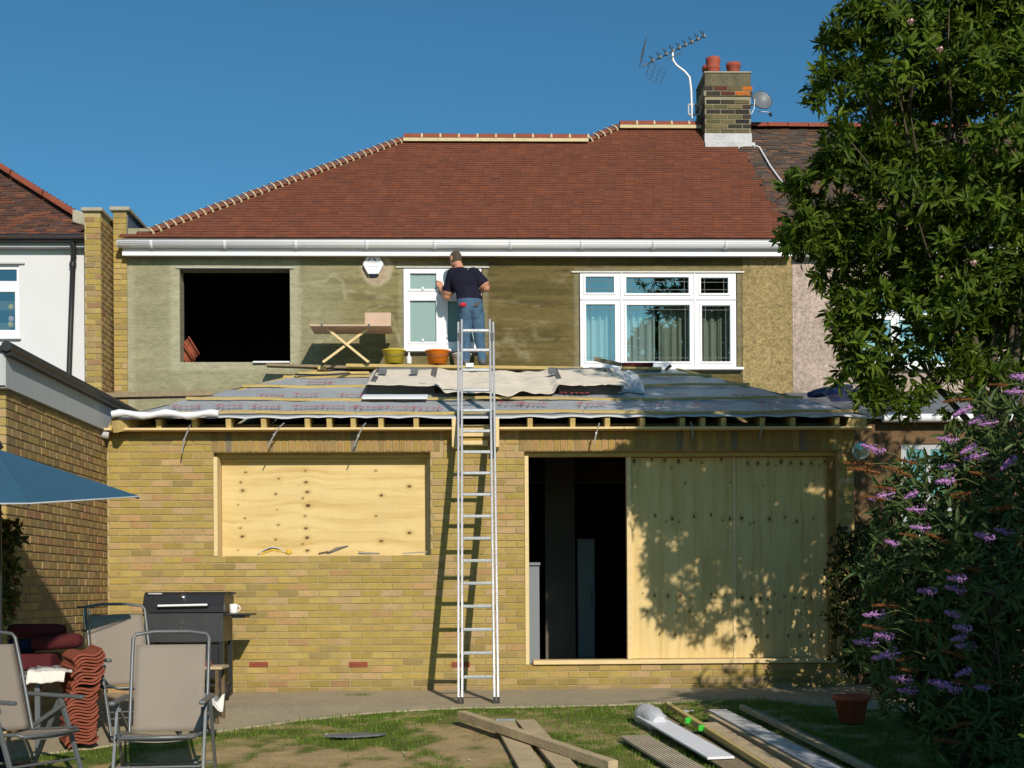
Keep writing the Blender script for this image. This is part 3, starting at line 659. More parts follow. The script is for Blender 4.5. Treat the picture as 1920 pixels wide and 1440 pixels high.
# dark upper room behind the empty opening
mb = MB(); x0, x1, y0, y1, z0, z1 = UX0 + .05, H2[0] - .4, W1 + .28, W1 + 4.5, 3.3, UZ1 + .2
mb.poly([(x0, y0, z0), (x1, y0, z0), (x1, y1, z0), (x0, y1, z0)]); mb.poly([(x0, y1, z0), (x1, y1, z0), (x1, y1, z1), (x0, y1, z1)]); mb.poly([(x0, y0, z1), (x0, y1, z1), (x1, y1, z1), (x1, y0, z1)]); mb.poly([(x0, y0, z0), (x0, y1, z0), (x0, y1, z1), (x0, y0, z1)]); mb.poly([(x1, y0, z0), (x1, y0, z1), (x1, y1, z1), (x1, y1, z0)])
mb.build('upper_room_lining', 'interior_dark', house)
mb = MB(); x0, x1, y0, y1, z0, z1 = H3[0] - .3, H3[1] + .3, W1 + .28, W1 + 3.5, 3.3, UZ1 + .2
mb.poly([(x0, y0, z0), (x1, y0, z0), (x1, y1, z0), (x0, y1, z0)]); mb.poly([(x0, y1, z0), (x1, y1, z0), (x1, y1, z1), (x0, y1, z1)]); mb.poly([(x0, y0, z1), (x0, y1, z1), (x1, y1, z1), (x1, y0, z1)]); mb.poly([(x0, y0, z0), (x0, y1, z0), (x0, y1, z1), (x0, y0, z1)]); mb.poly([(x1, y0, z0), (x1, y0, z1), (x1, y1, z1), (x1, y1, z0)])
mb.build('bedroom_lining', 'interior_wall', house)

# ---------------------------------------------------------------- windows
def frame_box(mb, r, y0, y1): mb.box(r[0], r[1], y0, y1, r[2], r[3])
def upvc_window(parent, outer, panes, Y, mat_glass, lead=True, sill=True, sill_ext=(.06, .10)):
    """outer rect px, panes list of px rects; Y plane of the frame front"""
    fw = MB(); o = rect(*outer, Y); hs = [rect(*p, Y) for p in panes]
    wall_panel(fw, o[0], o[1], o[2], o[3], hs, Y, .06)
    wn = fw.build('window', 'upvc', parent)
    for h in hs:
        s = MB()                                              # glazing bead, a little proud
        for (a, b, c, d) in ((h[0] - .028, h[1] + .028, h[3], h[3] + .028), (h[0] - .028, h[1] + .028, h[2] - .028, h[2]), (h[0] - .028, h[0], h[2], h[3]), (h[1], h[1] + .028, h[2], h[3])): s.box(a, b, Y - .014, Y - .0005, c, d)
        s.build('sash', 'upvc', wn, bevel=.004)
        p_ = MB(); p_.poly([(h[0], Y + .025, h[2]), (h[1], Y + .025, h[2]), (h[1], Y + .025, h[3]), (h[0], Y + .025, h[3])]); p_.build('pane', mat_glass, wn)
        if lead:
            l_ = MB(); dx, dz = .055, .055
            for xx in (h[0] + dx, h[1] - dx): l_.box(xx - .003, xx + .003, Y + .021, Y + .0245, h[2], h[3])
            for zz in (h[2] + dz, h[3] - dz): l_.box(h[0], h[1], Y + .0205, Y + .024, zz - .003, zz + .003)
            l_.build('lead_strips', 'lead_strip', wn)
    if sill:
        s = MB(); s.box(o[0] - sill_ext[0], o[1] + sill_ext[1], Y - .09, Y + .03, o[2] - .035, o[2] - .001); s.build('sill', 'upvc', wn, bevel=.005)
    return wn, o
big, bo = upvc_window(house, (1088, 513, 1380, 690), [(1098, 519, 1151, 549), (1174, 520, 1291, 550), (1314, 521, 1365, 550), (1099, 571, 1153, 677), (1175, 572, 1293, 678), (1316, 573, 1369, 678)], W1 - .008, 'window_glass', sill_ext=(.0, .09))
mb = MB()
for px in (1165, 1303): 
    x = P(px, 600, W1).x; mb.box(x - .012, x + .012, W1 - .026, W1 - .009, bo[2], bo[3])
z = P(1230, 561, W1).z; mb.box(bo[0], bo[1], W1 - .024, W1 - .0095, z - .01, z + .01); mb.build('mullion', 'upvc', big)
small, so = upvc_window(house, (757, 504, 903, 656), [(769, 513, 818, 542), (769, 564, 818, 641), (840, 513, 890, 542), (840, 564, 890, 641)], W1 - .008, 'obscure_glass', lead=False, sill_ext=(.04, .04))
for (x, y) in ((793, 540), (793, 637), (865, 540), (865, 637)):
    c = P(x, y, W1 - .03); mb = MB(); mb.box(c.x - .012, c.x + .012, W1 - .045, W1 - .022, c.z - .02, c.z + .012); mb.build('window_handle', 'upvc', small)
# net curtains behind the bedroom window
def curtain(x0, x1, z0, z1, y, nf, name, mat, **kw):
    mb = MB(); ph = random.random() * 6
    def fn(u, v):
        x = x0 + (x1 - x0) * u; a_ = .030 * (1.0 + .25 * math.sin(v * 3 + ph))
        return (x, y + a_ * math.sin(u * nf * 6.28 + ph) + .010 * math.sin(u * nf * 2.3 * 6.28), z0 + (z1 - z0) * v)
    mb.grid(fn, int(nf * 12), 6); return mb.build(name, mat, **kw)
curtain(bo[0] + .02, P(1232, 600, W1).x, bo[2] - .1, P(1200, 566, W1).z, W1 + .24, 11, 'net_curtain', 'net_curtain', label='white pleated net curtain half nearest the workman behind the wide bedroom window', cat='curtain')
curtain(P(1240, 600, W1).x, bo[1] - .02, bo[2] - .1, P(1200, 566, W1).z, W1 + .25, 9, 'net_curtain', 'curtain_warm', label='greyer net curtain half nearest the tree behind the wide bedroom window', cat='curtain')

# ---------------------------------------------------------------- eaves: fascia, gutter
fz0, fz1 = P(850, 480, W1 - .15).z, P(850, 452, W1 - .15).z
gx0, gx1 = P(222, 466, W1 - .2).x, P(1487, 466, W1 - .2).x
mb = MB(); mb.box(gx0 + .04, gx1, W1 - .152, W1 - .13, fz0, fz1 - .01); mb.box(gx0 + .04, gx1, W1 - .13, W1 - .001, fz0 + .02, fz0 + .035)
mb.box(gx0 + .04, gx1, W1 - .175, W1 - .153, fz0 - .004, fz0 + .05); mb.build('fascia', 'upvc', house, bevel=.004)
gz = P(850, 453, W1 - .22).z; prof = []
for k in range(13):
    t = math.pi * k / 12; prof.append((W1 - .152 - .066 + .064 * math.cos(math.pi - t) * 1.0, gz - .088 * math.sin(t) ** .75))
prof = [(W1 - .288, gz + .008), (W1 - .278, gz + .01)] + prof + [(W1 - .153, gz + .008)]
mb = MB()
for i in range(len(prof) - 1):
    (ya, za), (yb, zb) = prof[i], prof[i + 1]
    mb.poly([(gx0, ya, za), (gx0, yb, zb), (gx1, yb, zb), (gx1, ya, za)], sm=True)
mb.poly([(gx0, y, z) for (y, z) in prof]); mb.poly([(gx1, y, z) for (y, z) in prof][::-1])
gut = mb.build('gutter', 'upvc', house)
sol = gut.modifiers.new('t', 'SOLIDIFY'); sol.thickness = .004
for px in (285, 422, 555, 688, 815, 957, 1090, 1225, 1360, 1480):
    x = P(px, 460, W1 - .2).x; mb = MB()
    for i in range(2, len(prof) - 2):
        (ya, za), (yb, zb) = prof[i], prof[i + 1]; f_ = lambda y, z: (W1 - .218 + (y - W1 + .218) * 1.09, gz + (z - gz) * 1.08 - .001)
        (ya, za), (yb, zb) = f_(ya, za), f_(yb, zb); mb.poly([(x - .022, ya, za), (x - .022, yb, zb), (x + .022, yb, zb), (x + .022, ya, za)], sm=True)
    mb.box(x - .02, x + .02, W1 - .16, W1 - .1525, gz - .10, gz - .005); br = mb.build('gutter_bracket', 'upvc', house); q = br.modifiers.new('t', 'SOLIDIFY'); q.thickness = .003
# ================================================================== MAIN ROOF
PIT = math.radians(40)
RE = Vector((0, W1 - .245, gz + .035)); RU = Vector((0, math.cos(PIT), math.sin(PIT))); RN = Vector((0, -math.sin(PIT), math.cos(PIT)))
def rf(X, s, h=0.0): return Vector((X, 0, 0)) + RE + RU * s + RN * h
def onroof(px, py):
    p = PPL(px, py, RE, RN); return p.x, (p - RE).dot(RU)
A0 = (gx0 + .02, 0.0); A1 = onroof(284, 437); A2 = onroof(757, 264); A3 = onroof(1102, 266); A4 = onroof(1160, 238); A5 = onroof(1640, 244)
SR1, SR2 = (A2[1] + A3[1]) / 2, (A4[1] + A5[1]) / 2
B0 = onroof(1486, 451)[0]; B1 = onroof(1374, 262)[0]
def party(s): return B0 + (B1 - B0) * s / SR2 
def xleft(s): return float(np.interp(s, [0, A1[1], SR1 - .001, SR1, A4[1]], [A0[0] , A1[0], A2[0], A3[0], A4[0]]))
def shade(c, k): return tuple(x * k for x in c)
def tile_row(mb, x0, x1, s, k, pal, rr, width=.14, gauge=.08, jit=.003, jag=0.0):
    x = x0 - (k % 2) * width / 2 - .02
    while x < x1:
        a, b = max(x, x0), min(x + width - .0015, x1)
        if b - a > .03:
            c = shade(rr.choice(pal), rr.uniform(.93, 1.07)); j = rr.uniform(-jit, jit); ds = rr.uniform(-.006, .006)
            p = [rf(a, s + ds, .010), rf(b, s + ds, .010), rf(b, s + ds, .023 + j), rf(a, s + ds, .023 + j), rf(b, s + gauge + .02, .012), rf(a, s + gauge + .02, .012)]
            mb.poly([p[0], p[1], p[2], p[3]], c); mb.poly([p[3], p[2], p[4], p[5]], c)
        x += width
PAL_T = [(0.178, 0.061, 0.035), (0.171, 0.058, 0.033), (0.183, 0.062, 0.034), (0.172, 0.062, 0.037), (0.162, 0.058, 0.034), (0.199, 0.065, 0.032), (0.153, 0.057, 0.036), (0.178, 0.063, 0.037), (0.172, 0.059, 0.032), (0.176, 0.060, 0.035)]
PAL_O = [(0.115, 0.075, 0.055), (0.095, 0.066, 0.052), (0.135, 0.085, 0.058), (0.085, 0.065, 0.055), (0.16, 0.085, 0.052), (0.075, 0.060, 0.052)]
rr = random.Random(4); mb = MB(); mo = MB(); k = 0; s = 0.0
while s < SR2 - .05:
    xr = party(s) + rr.uniform(-.09, .09)
    if s < SR1 - .05: tile_row(mb, xleft(s), xr, s, k, PAL_T, rr)
    elif xleft(s) < xr: tile_row(mb, xleft(s), xr, s, k, PAL_T, rr)
    tile_row(mo, xr + .004, 9.5, s, k, PAL_O, rr, jit=.009)
    s += .08; k += 1
roof = mb.build('roof_tiles', 'tile_red', house, kind='stuff', label='roof slope of new plain red clay tiles')
mb = MB(); 
mb.poly([rf(A0[0], -.02), rf(B0, -.02), rf(B1, SR2), rf(A4[0], SR2), rf(A3[0], SR1), rf(A2[0], SR1), rf(*A1)])
rp, rq = rf(A4[0], SR2), rf(B1, SR2); yb = 2 * rp.y - RE.y
mb.poly([rp, rq, (B0, yb, RE.z), (A3[0] - 2.2, yb, RE.z)])
l1, l2 = rf(A2[0], SR1 - .03), rf(A3[0], SR1 - .03); mb.poly([l1, l2, (l2.x, yb, RE.z), (A1[0], yb, RE.z)]); mb.poly([rf(*A1), l1, (A1[0], yb, RE.z)])
mb.build('roof_deck', 'underlay', house)
# ridge tiles with pale mortar joints
def ridge(p, q, n, parent, mat='terracotta', mort=True, r=.105, drop=.02):
    p, q = Vector(p), Vector(q); d = (q - p) / n; ax = d.normalized(); sd_ = Vector((0, 1, 0)); u = Vector((0, 0, 1))
    for i in range(n):
        a, b = p + d * (i + .02), p + d * (i + .98); mb = MB(); N = 8; vs = []
        jz = random.uniform(-.006, .006)
        for e in (a, b):
            for kk in range(N + 1):
                t = math.pi * kk / N; vs.append(e + sd_ * (-math.cos(t) * r) + u * (math.sin(t) * r * .8 - drop + jz))
        fs = [(kk, kk + 1, N + 1 + kk + 1, N + 1 + kk) for kk in range(N)]
        mb.idx(vs, fs, sm=True); mb.poly(vs[:N + 1][::-1]); mb.poly(vs[N + 1:])
        mb.build('ridge_tile', mat, parent)
        if mort:
            mb = MB(); vs = []
            for e in (p + d * (i + .955), p + d * (i + 1.045)):
                for kk in range(N + 1):
                    t = math.pi * kk / N; vs.append(e + sd_ * (-math.cos(t) * r * 1.03) + u * (math.sin(t) * r * .8 * 1.03 - drop + .002))
            mb.idx(vs, fs, sm=True); mb.build('ridge_joint', 'tile_mortar', parent)
    if mort:
        mb = MB(); lo = 0.05; drop = drop + .02
        mb.bar(p + Vector((0, -r - .004, -drop - lo / 2 + .008)), q + Vector((0, -r - .004, -drop - lo / 2 + .008)), .03, lo); mb.build('mortar_bed', 'tile_mortar', parent)
ridge(rf(A2[0], SR1, .045), rf(A3[0], SR1, .045), 10, house)
cpx = rf(onroof(1322, 240)[0], SR2, .045)
ridge(rf(A4[0], SR2, .045), cpx, 5, house)
# bonnet hip tiles bedded in pale mortar
def hips(a, b, n, parent):
    a, b = Vector(a), Vector(b); d = (b - a) / n; ax = d.normalized(); L = d.length
    nn = (RN - ax * RN.dot(ax)).normalized(); sd_ = ax.cross(nn)
    if sd_.y > 0: sd_ = -sd_                                  # down the front slope
    for i in range(n):
        c = a + d * (i + .5); jit = random.uniform(-.004, .004)
        mb = MB(); q = [(-.50, -.13, -.02), (.12, -.13, -.03), (.12, -.10, .03), (.12, .0, .065), (.12, .10, .03), (-.50, .10, .045), (-.50, .0, .085), (-.50, -.10, .05)]
        v = lambda t, s_, h: c + ax * (t * L) - sd_ * s_ * .72 + nn * (h * .62 + jit)
        lo = [v(-.52, -.105, .035), v(-.52, -.05, .075), v(-.52, .05, .075), v(-.52, .105, .03)]; hi = [v(.50, -.095, .012), v(.50, -.045, .045), v(.50, .045, .045), v(.50, .095, .01)]
        lb = [v(-.52, -.105, .018), v(-.52, -.05, .058), v(-.52, .05, .058), v(-.52, .105, .012)]
        cc = (0.20 * random.uniform(.85, 1.1), 0.070, 0.045)
        for k in range(3): mb.poly([lo[k], lo[k + 1], hi[k + 1], hi[k]], cc); mb.poly([lb[k], lb[k + 1], lo[k + 1], lo[k]], cc)
        mb.build('hip_tile', 'tile_red', parent)
        # pointed mortar: the fillet under each nose, facing down the front slope
        mb = MB(); mb.idx([v(-.53, -.112, -.02), v(-.25, -.114, -.02), v(-.25, -.107, .030), v(-.53, -.107, .042)], [(0, 1, 2, 3)]); [mb.poly([v(-.535, *a_), v(-.535, *b_), v(-.36, *(b_[0] * .985, b_[1] - .004)), v(-.36, *(a_[0] * .985, a_[1] - .004))]) for a_, b_ in (((-.107, .043), (-.05, .083)), ((-.05, .083), (.05, .083)))]; mb.build('hip_joint', 'tile_mortar', parent)
hips(rf(A1[0] - .02, A1[1] - .02, .03), rf(A2[0], SR1, .03), 38, house)
hips(rf(A3[0], SR1, .03), rf(A4[0], SR2, .03), 5, house)

# ---------------------------------------------------------------- chimney
cb = PPL(1365, 268, RE, RN); YC = cb.y - .01
cx0, cx1 = P(1322, 210, YC).x, P(1408, 210, YC).x; CD = .78
zt, zc0, zc1 = P(1365, 137, YC).z, P(1365, 180, YC).z, P(1365, 163, YC).z; zf = P(1365, 250, YC).z; zb = cb.z - .25
mb = MB(); mb.box(cx0, cx1, YC + .009, YC + CD, zb, zc0); mb.box(cx0 - .02, cx1 + .02, YC - .012, YC + CD + .02, zc0, zc1); mc_ = MB(); mc_.box(cx0 - .005, cx1 + .005, YC + .004, YC + CD + .01, zc1 + .001, zt)
ch = mb.build('chimney', 'mortar_grey', house, label='weathered brick chimney stack with lead flashing'); mc_.build('rendered_head', 'chimney_head', ch, bevel=.02)
lst = []
for (u, z, L) in courses(cx0 - .002, cx1 + .002, zf + .004, zc0 - .002, []): lst.append((Vector((u, YC + .009, z)), L, .062, None, True))
i = 0
for (u, z, L) in courses(cx0 - .022, cx1 + .022, zc0 + .004, zc1 + .01, [], seed=9):
    cc = (0.45, 0.13, 0.02) if u > (cx0 + cx1) / 2 + (.05 if i % 2 else .22) and i % 3 else ((.10, .035, .025) if i % 2 else None)
    lst.append((Vector((u, YC - .012, z)), L, .062, cc, True)); i += 1
lay_bricks(ch, lst, PAL_C, seed=12)
mb = MB()
for (u, z, L) in courses(YC + .02, YC + CD, zf, zc0, [], seed=8): brick_geo(mb, L, .062, .02, .006, Matrix.Translation(Vector((cx0, u, z))) @ Matrix.Rotation(-math.pi / 2, 4, 'Z'), shade(random.choice(PAL_C), .9))
mb.build('side_bricks', 'brick', ch, kind='stuff')
mb = MB(); mb.box(cx0 - .012, cx1 + .012, YC - .012, YC + .3, cb.z - .12, zf); mb.box(cx0 - .03, cx1 + .03, YC - .16, YC - .011, cb.z - .15, cb.z - .045); mb.build('lead_flashing', 'lead', ch, bevel=.006)
mb = MB(); mb.box(cx0 - .015, cx1 + .015, YC - .006, YC + CD + .012, zt - .0, zt + .03); mb.build('chimney_cap', 'coping', ch, bevel=.015)
for (px, top, y, r) in ((1337, 108, .30, .115), (1375, 120, .28, .11), (1330, 125, .60, .11)):
    c = P(px, 135, YC + y); c.z = zt + .02; h = P(px, top, YC + y).z - c.z; mb = MB()
    if h < .1: h = .1
    if px == 1337: pr = [(r * .86, 0), (r * .90, h * .45), (r * 1.02, h * .5), (r * .88, h * .56), (r * .86, h * .62), (r, h * .80), (r, h * .95), (r * .7, h), (r * .6, h * .6)]
    else: pr = [(r * .78, 0), (r * .95, h * .75), (r * 1.04, h * .78), (r * 1.04, h), (r * .86, h), (r * .8, h * .4), (0, h * .35)]
    mb.lathe(pr, c, 18); mb.build('chimney_pot', 'terracotta_pot', ch)
# ---------------------------------------------------------------- tv aerial, dish, cable
YA = YC + .38
def S(px, py, dy=0.0): return P(px, py, YA + dy)
ae = thing('tv_aerial', 'television aerial on a cranked white mast beside the chimney', 'aerial', S(1297, 216))
mb = MB(); mb.tube([S(1298, 222), S(1297, 200), S(1296, 170), S(1293, 145), S(1284, 134), S(1268, 122), S(1262, 113), S(1261, 97)], .017, 8); mb.build('mast', 'upvc', ae)
mb = MB(); mb.tube([S(1203, 125, -.1), S(1323, 67, .1)], .010, 6); boom = mb.build('boom', 'alu_dark', ae)
mb = MB(); mb.tube([S(1250, 112, -.05), S(1276, 100, .02)], .008, 6); mb.build('stay', 'alu_dark', ae)
for i in range(9):
    t = .17 + .80 * (i / 8) ** .95; c = S(1203, 125, -.1).lerp(S(1323, 67, .1), t); mb = MB()
    for a_ in (-1, 1):
        mb.bar(c, c + Vector((.055 * a_ * .5, .13 * a_, .03)), .010, .010); mb.bar(c + Vector((-.01, 0, .02)), c + Vector((.05 * a_ - .02, .11 * a_, .05)), .010, .010)
    mb.box(c.x - .022, c.x + .022, c.y - .022, c.y + .022, c.z - .008, c.z + .032); mb.build('director', 'alu_dark', ae)
for (p, q) in (((1203, 113), (1208, 82)), ((1215, 130), (1243, 146))):
    mb = MB(); a_, b_ = S(*p), S(*q)
    for dy in (-.3, -.15, 0, .15, .3): mb.tube([a_ + Vector((0, dy, 0)), b_ + Vector((0, dy, 0))], .003, 4)
    for t in (0, .33, .66, 1.0): c = a_.lerp(b_, t); mb.tube([c + Vector((0, -.3, 0)), c + Vector((0, .3, 0))], .003, 4)
    m0 = S(1215, 120); mb.tube([m0, a_ if p[1] > 120 else a_], .004, 4); mb.build('reflector', 'alu_dark', ae)
mb = MB(); a_ = [S(1291, 196), S(1313, 196), S(1313, 215), S(1291, 215)]
for i in range(4): mb.bar(a_[i], a_[(i + 1) % 4] , .02, .025, up=(0, 1, 0))
c = S(1313, 205); mb.bar(c, Vector((cx0 - .002, c.y, c.z)), .03, .12); mb.build('bracket', 'lead', ae)
dc = P(1427, 191, YC + .1); axd = Vector((.22, -.93, .30)).normalized(); Md = axd.to_track_quat('Z', 'Y').to_matrix()
ds = thing('satellite_dish', 'round grey satellite dish fixed to the tree side of the chimney', 'dish', (dc.x, dc.y, dc.z - .17))
R_ = .155; mb = MB(); pr = [(R_ * k / 8, .045 * (k / 8) ** 2) for k in range(9)] + [(R_ * 1.03, .045), (R_ * 1.03, .036)] + [(R_ * k / 8, .045 * (k / 8) ** 2 - .008) for k in range(8, -1, -1)]
mb.lathe(pr, dc, 28, M=Md); mb.build('reflector', 'dish_grey', ds)
mb = MB(); mb.lathe([(R_ * 1.0, .047), (R_ * 1.045, .047), (R_ * 1.045, .036), (R_ * 1.0, .036)], dc, 28, M=Md); mb.build('rim', 'black_plastic', ds)
e = P(1443, 211, YC - .06); mb = MB(); mb.tube([P(1420, 209, YC + .1), P(1435, 210, YC + .02), e], .008, 6); mb.tube([dc - axd * .005, dc - axd * .1, Vector((cx1 + .01, dc.y + .12, dc.z))], .014, 6)
mb.tube([P(1415, 186, YC - .02), P(1414, 203, YC - .02), P(1409, 214, YC + .0)], .007, 6); mb.build('arm', 'upvc', ds)
mb = MB(); mb.tube([e, e + Vector((.03, .02, -.05))], .022, 10); mb.build('receiver', 'black_plastic', ds)
mb = MB(); pts = []
for (px, py) in ((1412, 272), (1424, 276), (1432, 290), (1445, 312), (1458, 330), (1475, 352), (1500, 384)): p = PPL(px, py, RE + RN * .05, RN); pts.append(p)
mb.tube(pts, .012, 6); mb.build('aerial_cable', 'upvc', label='pale aerial cable running down the old tiles from the chimney', cat='cable')

# ---------------------------------------------------------------- our parapet pier on the left corner
pxa, pxb = P(214, 600, W1).x, P(239, 600, W1).x
zpt = P(226, 396, W1 - .03).z
mb = MB(); mb.box(pxa, pxb, W1 - .021, W1 + .25, 2.4, zpt); mb.box(pxa, pxb - .01, W1 + .25, W1 + 2.4, 4.6, zpt)
pier = mb.build('corner_pier', 'mortar', house, label='yellow brick corner pier rising past the gutter as a parapet')
lst = [(Vector((u, W1 - .021, z)), L, .065, None, True) for (u, z, L) in courses(pxa - .002, pxb + .002, 2.45, zpt, [], seed=14)]
lay_bricks(pier, lst, PAL_Y, seed=15)
mb = MB(); mb.box(pxa - .04, pxb + .05, W1 - .07, W1 + 1.4, zpt + .001, zpt + .055); mb.build('coping_slab', 'coping', house, bevel=.01)
mb = MB(); mb.box(pxb - .008, pxb + .012, W1 + .01, W1 + 1.35, fz1 + .05, zpt - .001); mb.build('parapet_slating', 'slate_side', house)

# ================================================================== EXTENSION ROOF (unfinished)
Y0E = -.155; ZE = P(900, 779, Y0E).z; ZT = P(900, 690, W1 - .03).z; SL = (ZT - ZE) / (W1 - .03 - Y0E)
EN = Vector((0, -SL, 1)).normalized(); EP0 = Vector((0, Y0E, ZE))
def ez(Y): return ZE + SL * (Y - Y0E)
def onext(px, py, h=0.0): return PPL(px, py, EP0 + EN * h, EN)
L0, L1 = onext(205, 785), onext(600, 691); R0, R1 = onext(1630, 779), onext(1268, 690)
def exl(Y): return L0.x + (L1.x - L0.x) * (Y - L0.y) / (L1.y - L0.y)
def exr(Y): return R0.x + (R1.x - R0.x) * (Y - R0.y) / (R1.y - R0.y)
RAF = [297, 364, 428, 494, 576, 617, 662, 714, 780, 994, 1074, 1139, 1205, 1280, 1318, 1357, 1430, 1487, 1570]
RX = sorted([P(px, 792, Y0E).x for px in RAF])
NX, NY = 420, 26
Xs = np.zeros((NY + 1, NX + 1)); Ys = np.zeros_like(Xs); Zs = np.zeros_like(Xs)
for j in range(NY + 1):
    Y = Y0E - .02 + (W1 - .05 - Y0E + .02) * (j / NY) ** 1.2
    x = np.linspace(exl(Y), exr(Y), NX + 1); Xs[j] = x; Ys[j] = Y
    d = np.min(np.abs(x[:, None] - np.array(RX)[None, :]), 1); sag = np.clip(d / .2, 0, 1) ** 1.5 * (.011 if j == 0 else .010)
    Zs[j] = ez(Y) - sag + .022 * (fbm(x * 3.0, np.full_like(x, Y * 7.0), 91, 4) - .5) + .012 * (vnoise(x * 1.2 + Y * 4, np.full_like(x, Y * 2.0), 93) - .5)
V = np.stack([Xs, Ys, Zs], -1).reshape(-1, 3); i2, j2 = np.meshgrid(np.arange(NX), np.arange(NY)); a = (j2 * (NX + 1) + i2).ravel()
mem = add_np('roof_membrane', np_mesh('roof_membrane', V, np.stack([a, a + 1, a + NX + 2, a + NX + 1], 1), 'membrane'), house, label='grey breather membrane with red lettering on the extension roof')
# folded pale front edge, scalloped between the rafters
mb = MB(); xs_ = np.linspace(exl(Y0E - .02), exr(Y0E - .02), 500)
d = np.min(np.abs(xs_[:, None] - np.array(RX)[None, :]), 1); sag = np.clip(d / .2, 0, 1) ** 1.5 * .011
for i in range(len(xs_) - 1):
    q = []
    for k in (i, i + 1): z = ez(Y0E - .02) - sag[k] + .004; q.append(((xs_[k], Y0E - .024, z), (xs_[k], Y0E - .028, z - .016 - .6 * sag[k])))
    mb.poly([q[0][1], q[1][1], q[1][0], q[0][0]], sm=True)
mb.build('membrane_hem', 'membrane_edge', house)
mb = MB(); mb.poly([L0, L1, (L0.x + .02, W1 - .04, L0.z)]); mb.build('hip_membrane', 'membrane', house); mb = MB(); mb.poly([R0, (R0.x - .02, W1 - .04, R0.z), R1]); mb.build('hip_membrane', 'membrane', house)
for x in RX:                                             # rafters
    yend = W1 - .1
    if x < L1.x: yend = L0.y + (x - L0.x) / (L1.x - L0.x) * (L1.y - L0.y) - .05
    if x > R1.x: yend = R0.y + (x - R0.x) / (R1.x - R0.x) * (R1.y - R0.y) - .05
    a_, b_ = Vector((x, Y0E + .005, ez(Y0E + .005) - .090)), Vector((x, yend, ez(yend) - .090)); mb = MB(); mb.bar(a_, b_, .055, .115); mb.build('rafter', 'timber_new', house, bevel=.003)
for (p, q) in ((L0, L1), (R0, R1)):
    mb = MB(); mb.bar(p + Vector((.05 if p is L0 else -.05, .02, -.085)), q + Vector((0, -.1, -.08)), .06, .12); mb.build('hip_rafter', 'timber_new', house)
# tiling battens in lengths
BAT = []
for i, py in enumerate((777, 751, 726, 708)):
    Y = onext(650, py).y; a_, b_ = exl(Y) + .02, exr(Y) - .02; cuts = [a_] + [a_ + (b_ - a_) * t for t in ((.42, .70) if i % 2 else (.31, .62))] + [b_]
    for k in range(3):
        mb = MB(); n_ = 10; x0, x1 = cuts[k] + .004, cuts[k + 1] - .004
        for m_ in range(n_):
            u0, u1 = x0 + (x1 - x0) * m_ / n_, x0 + (x1 - x0) * (m_ + 1) / n_; f_ = lambda u: .010 * math.sin(u * 1.9 + i) + .004 * math.sin(u * 7 + k)
            mb.bar(Vector((u0, Y, ez(Y) + .020 + f_(u0))), Vector((u1 + .001, Y, ez(Y) + .020 + f_(u1))), .042, .026, up=(0, -SL, 1))
        mb.build('batten', 'timber_new', house)
# printed lettering on the membrane
def text_mesh(s, size):
    cu = bpy.data.curves.new('t', 'FONT'); cu.body = s; cu.size = size; cu.resolution_u = 2
    o = bpy.data.objects.new('t', cu); col.objects.link(o); bpy.context.view_layer.update()
    dg = bpy.context.evaluated_depsgraph_get(); e = o.evaluated_get(dg); m_ = e.to_mesh()
    vs = [tuple(v.co) for v in m_.vertices]; fs = [tuple(p.vertices) for p in m_.polygons]; e.to_mesh_clear()
    bpy.data.objects.remove(o); bpy.data.curves.remove(cu); return vs, fs
tv, tf = text_mesh('Tyvek', 1.0)
rr = random.Random(8)
slots = [(508, 718), (600, 718), (575, 740), (660, 741), (510, 742), (430, 762), (500, 763), (575, 763), (625, 763), (690, 764), (745, 764), (800, 766), (960, 756), (1000, 758), (1110, 758), (1240, 757), (1080, 737), (1270, 740), (1400, 742), (1330, 760), (1450, 756), (1240, 706), (380, 745), (350, 763)]
for i, (px, py) in enumerate(slots):
    c = onext(px, py, .026); flip = rr.random() < .3; sx = rr.uniform(.11, .15); sy = sx * 2.0; mir = -1 if py < 725 else 1
    ux = Vector((1, 0, 0)) * (mir); uy = Vector((0, 1, SL)).normalized() * mir
    hz = .008; mb = MB()
    vs = [c + ux * ((x - 1.2) * sx) + uy * ((y - .3) * sy) + EN * hz for (x, y, z) in tv]
    ok = [v.x > exl(v.y) + .05 and v.x < exr(v.y) - .05 for v in vs]
    if all(ok): mb.idx(vs, tf)
    for dx in (-.75, -.55):
        pts = [c + ux * ((dx + .12 * math.cos(t)) * sx * 1.6) + uy * (.16 * math.sin(t) * sy) + EN * hz for t in [6.28 * k / 10 for k in range(11)]]
        if exl(c.y) + .4 < c.x < exr(c.y) - .4:
            for k in range(8): mb.bar(pts[k], pts[k + 1], .005, .002, up=EN)
    if mb.v: mb.build('printed_word', 'print_red', house, kind='stuff')
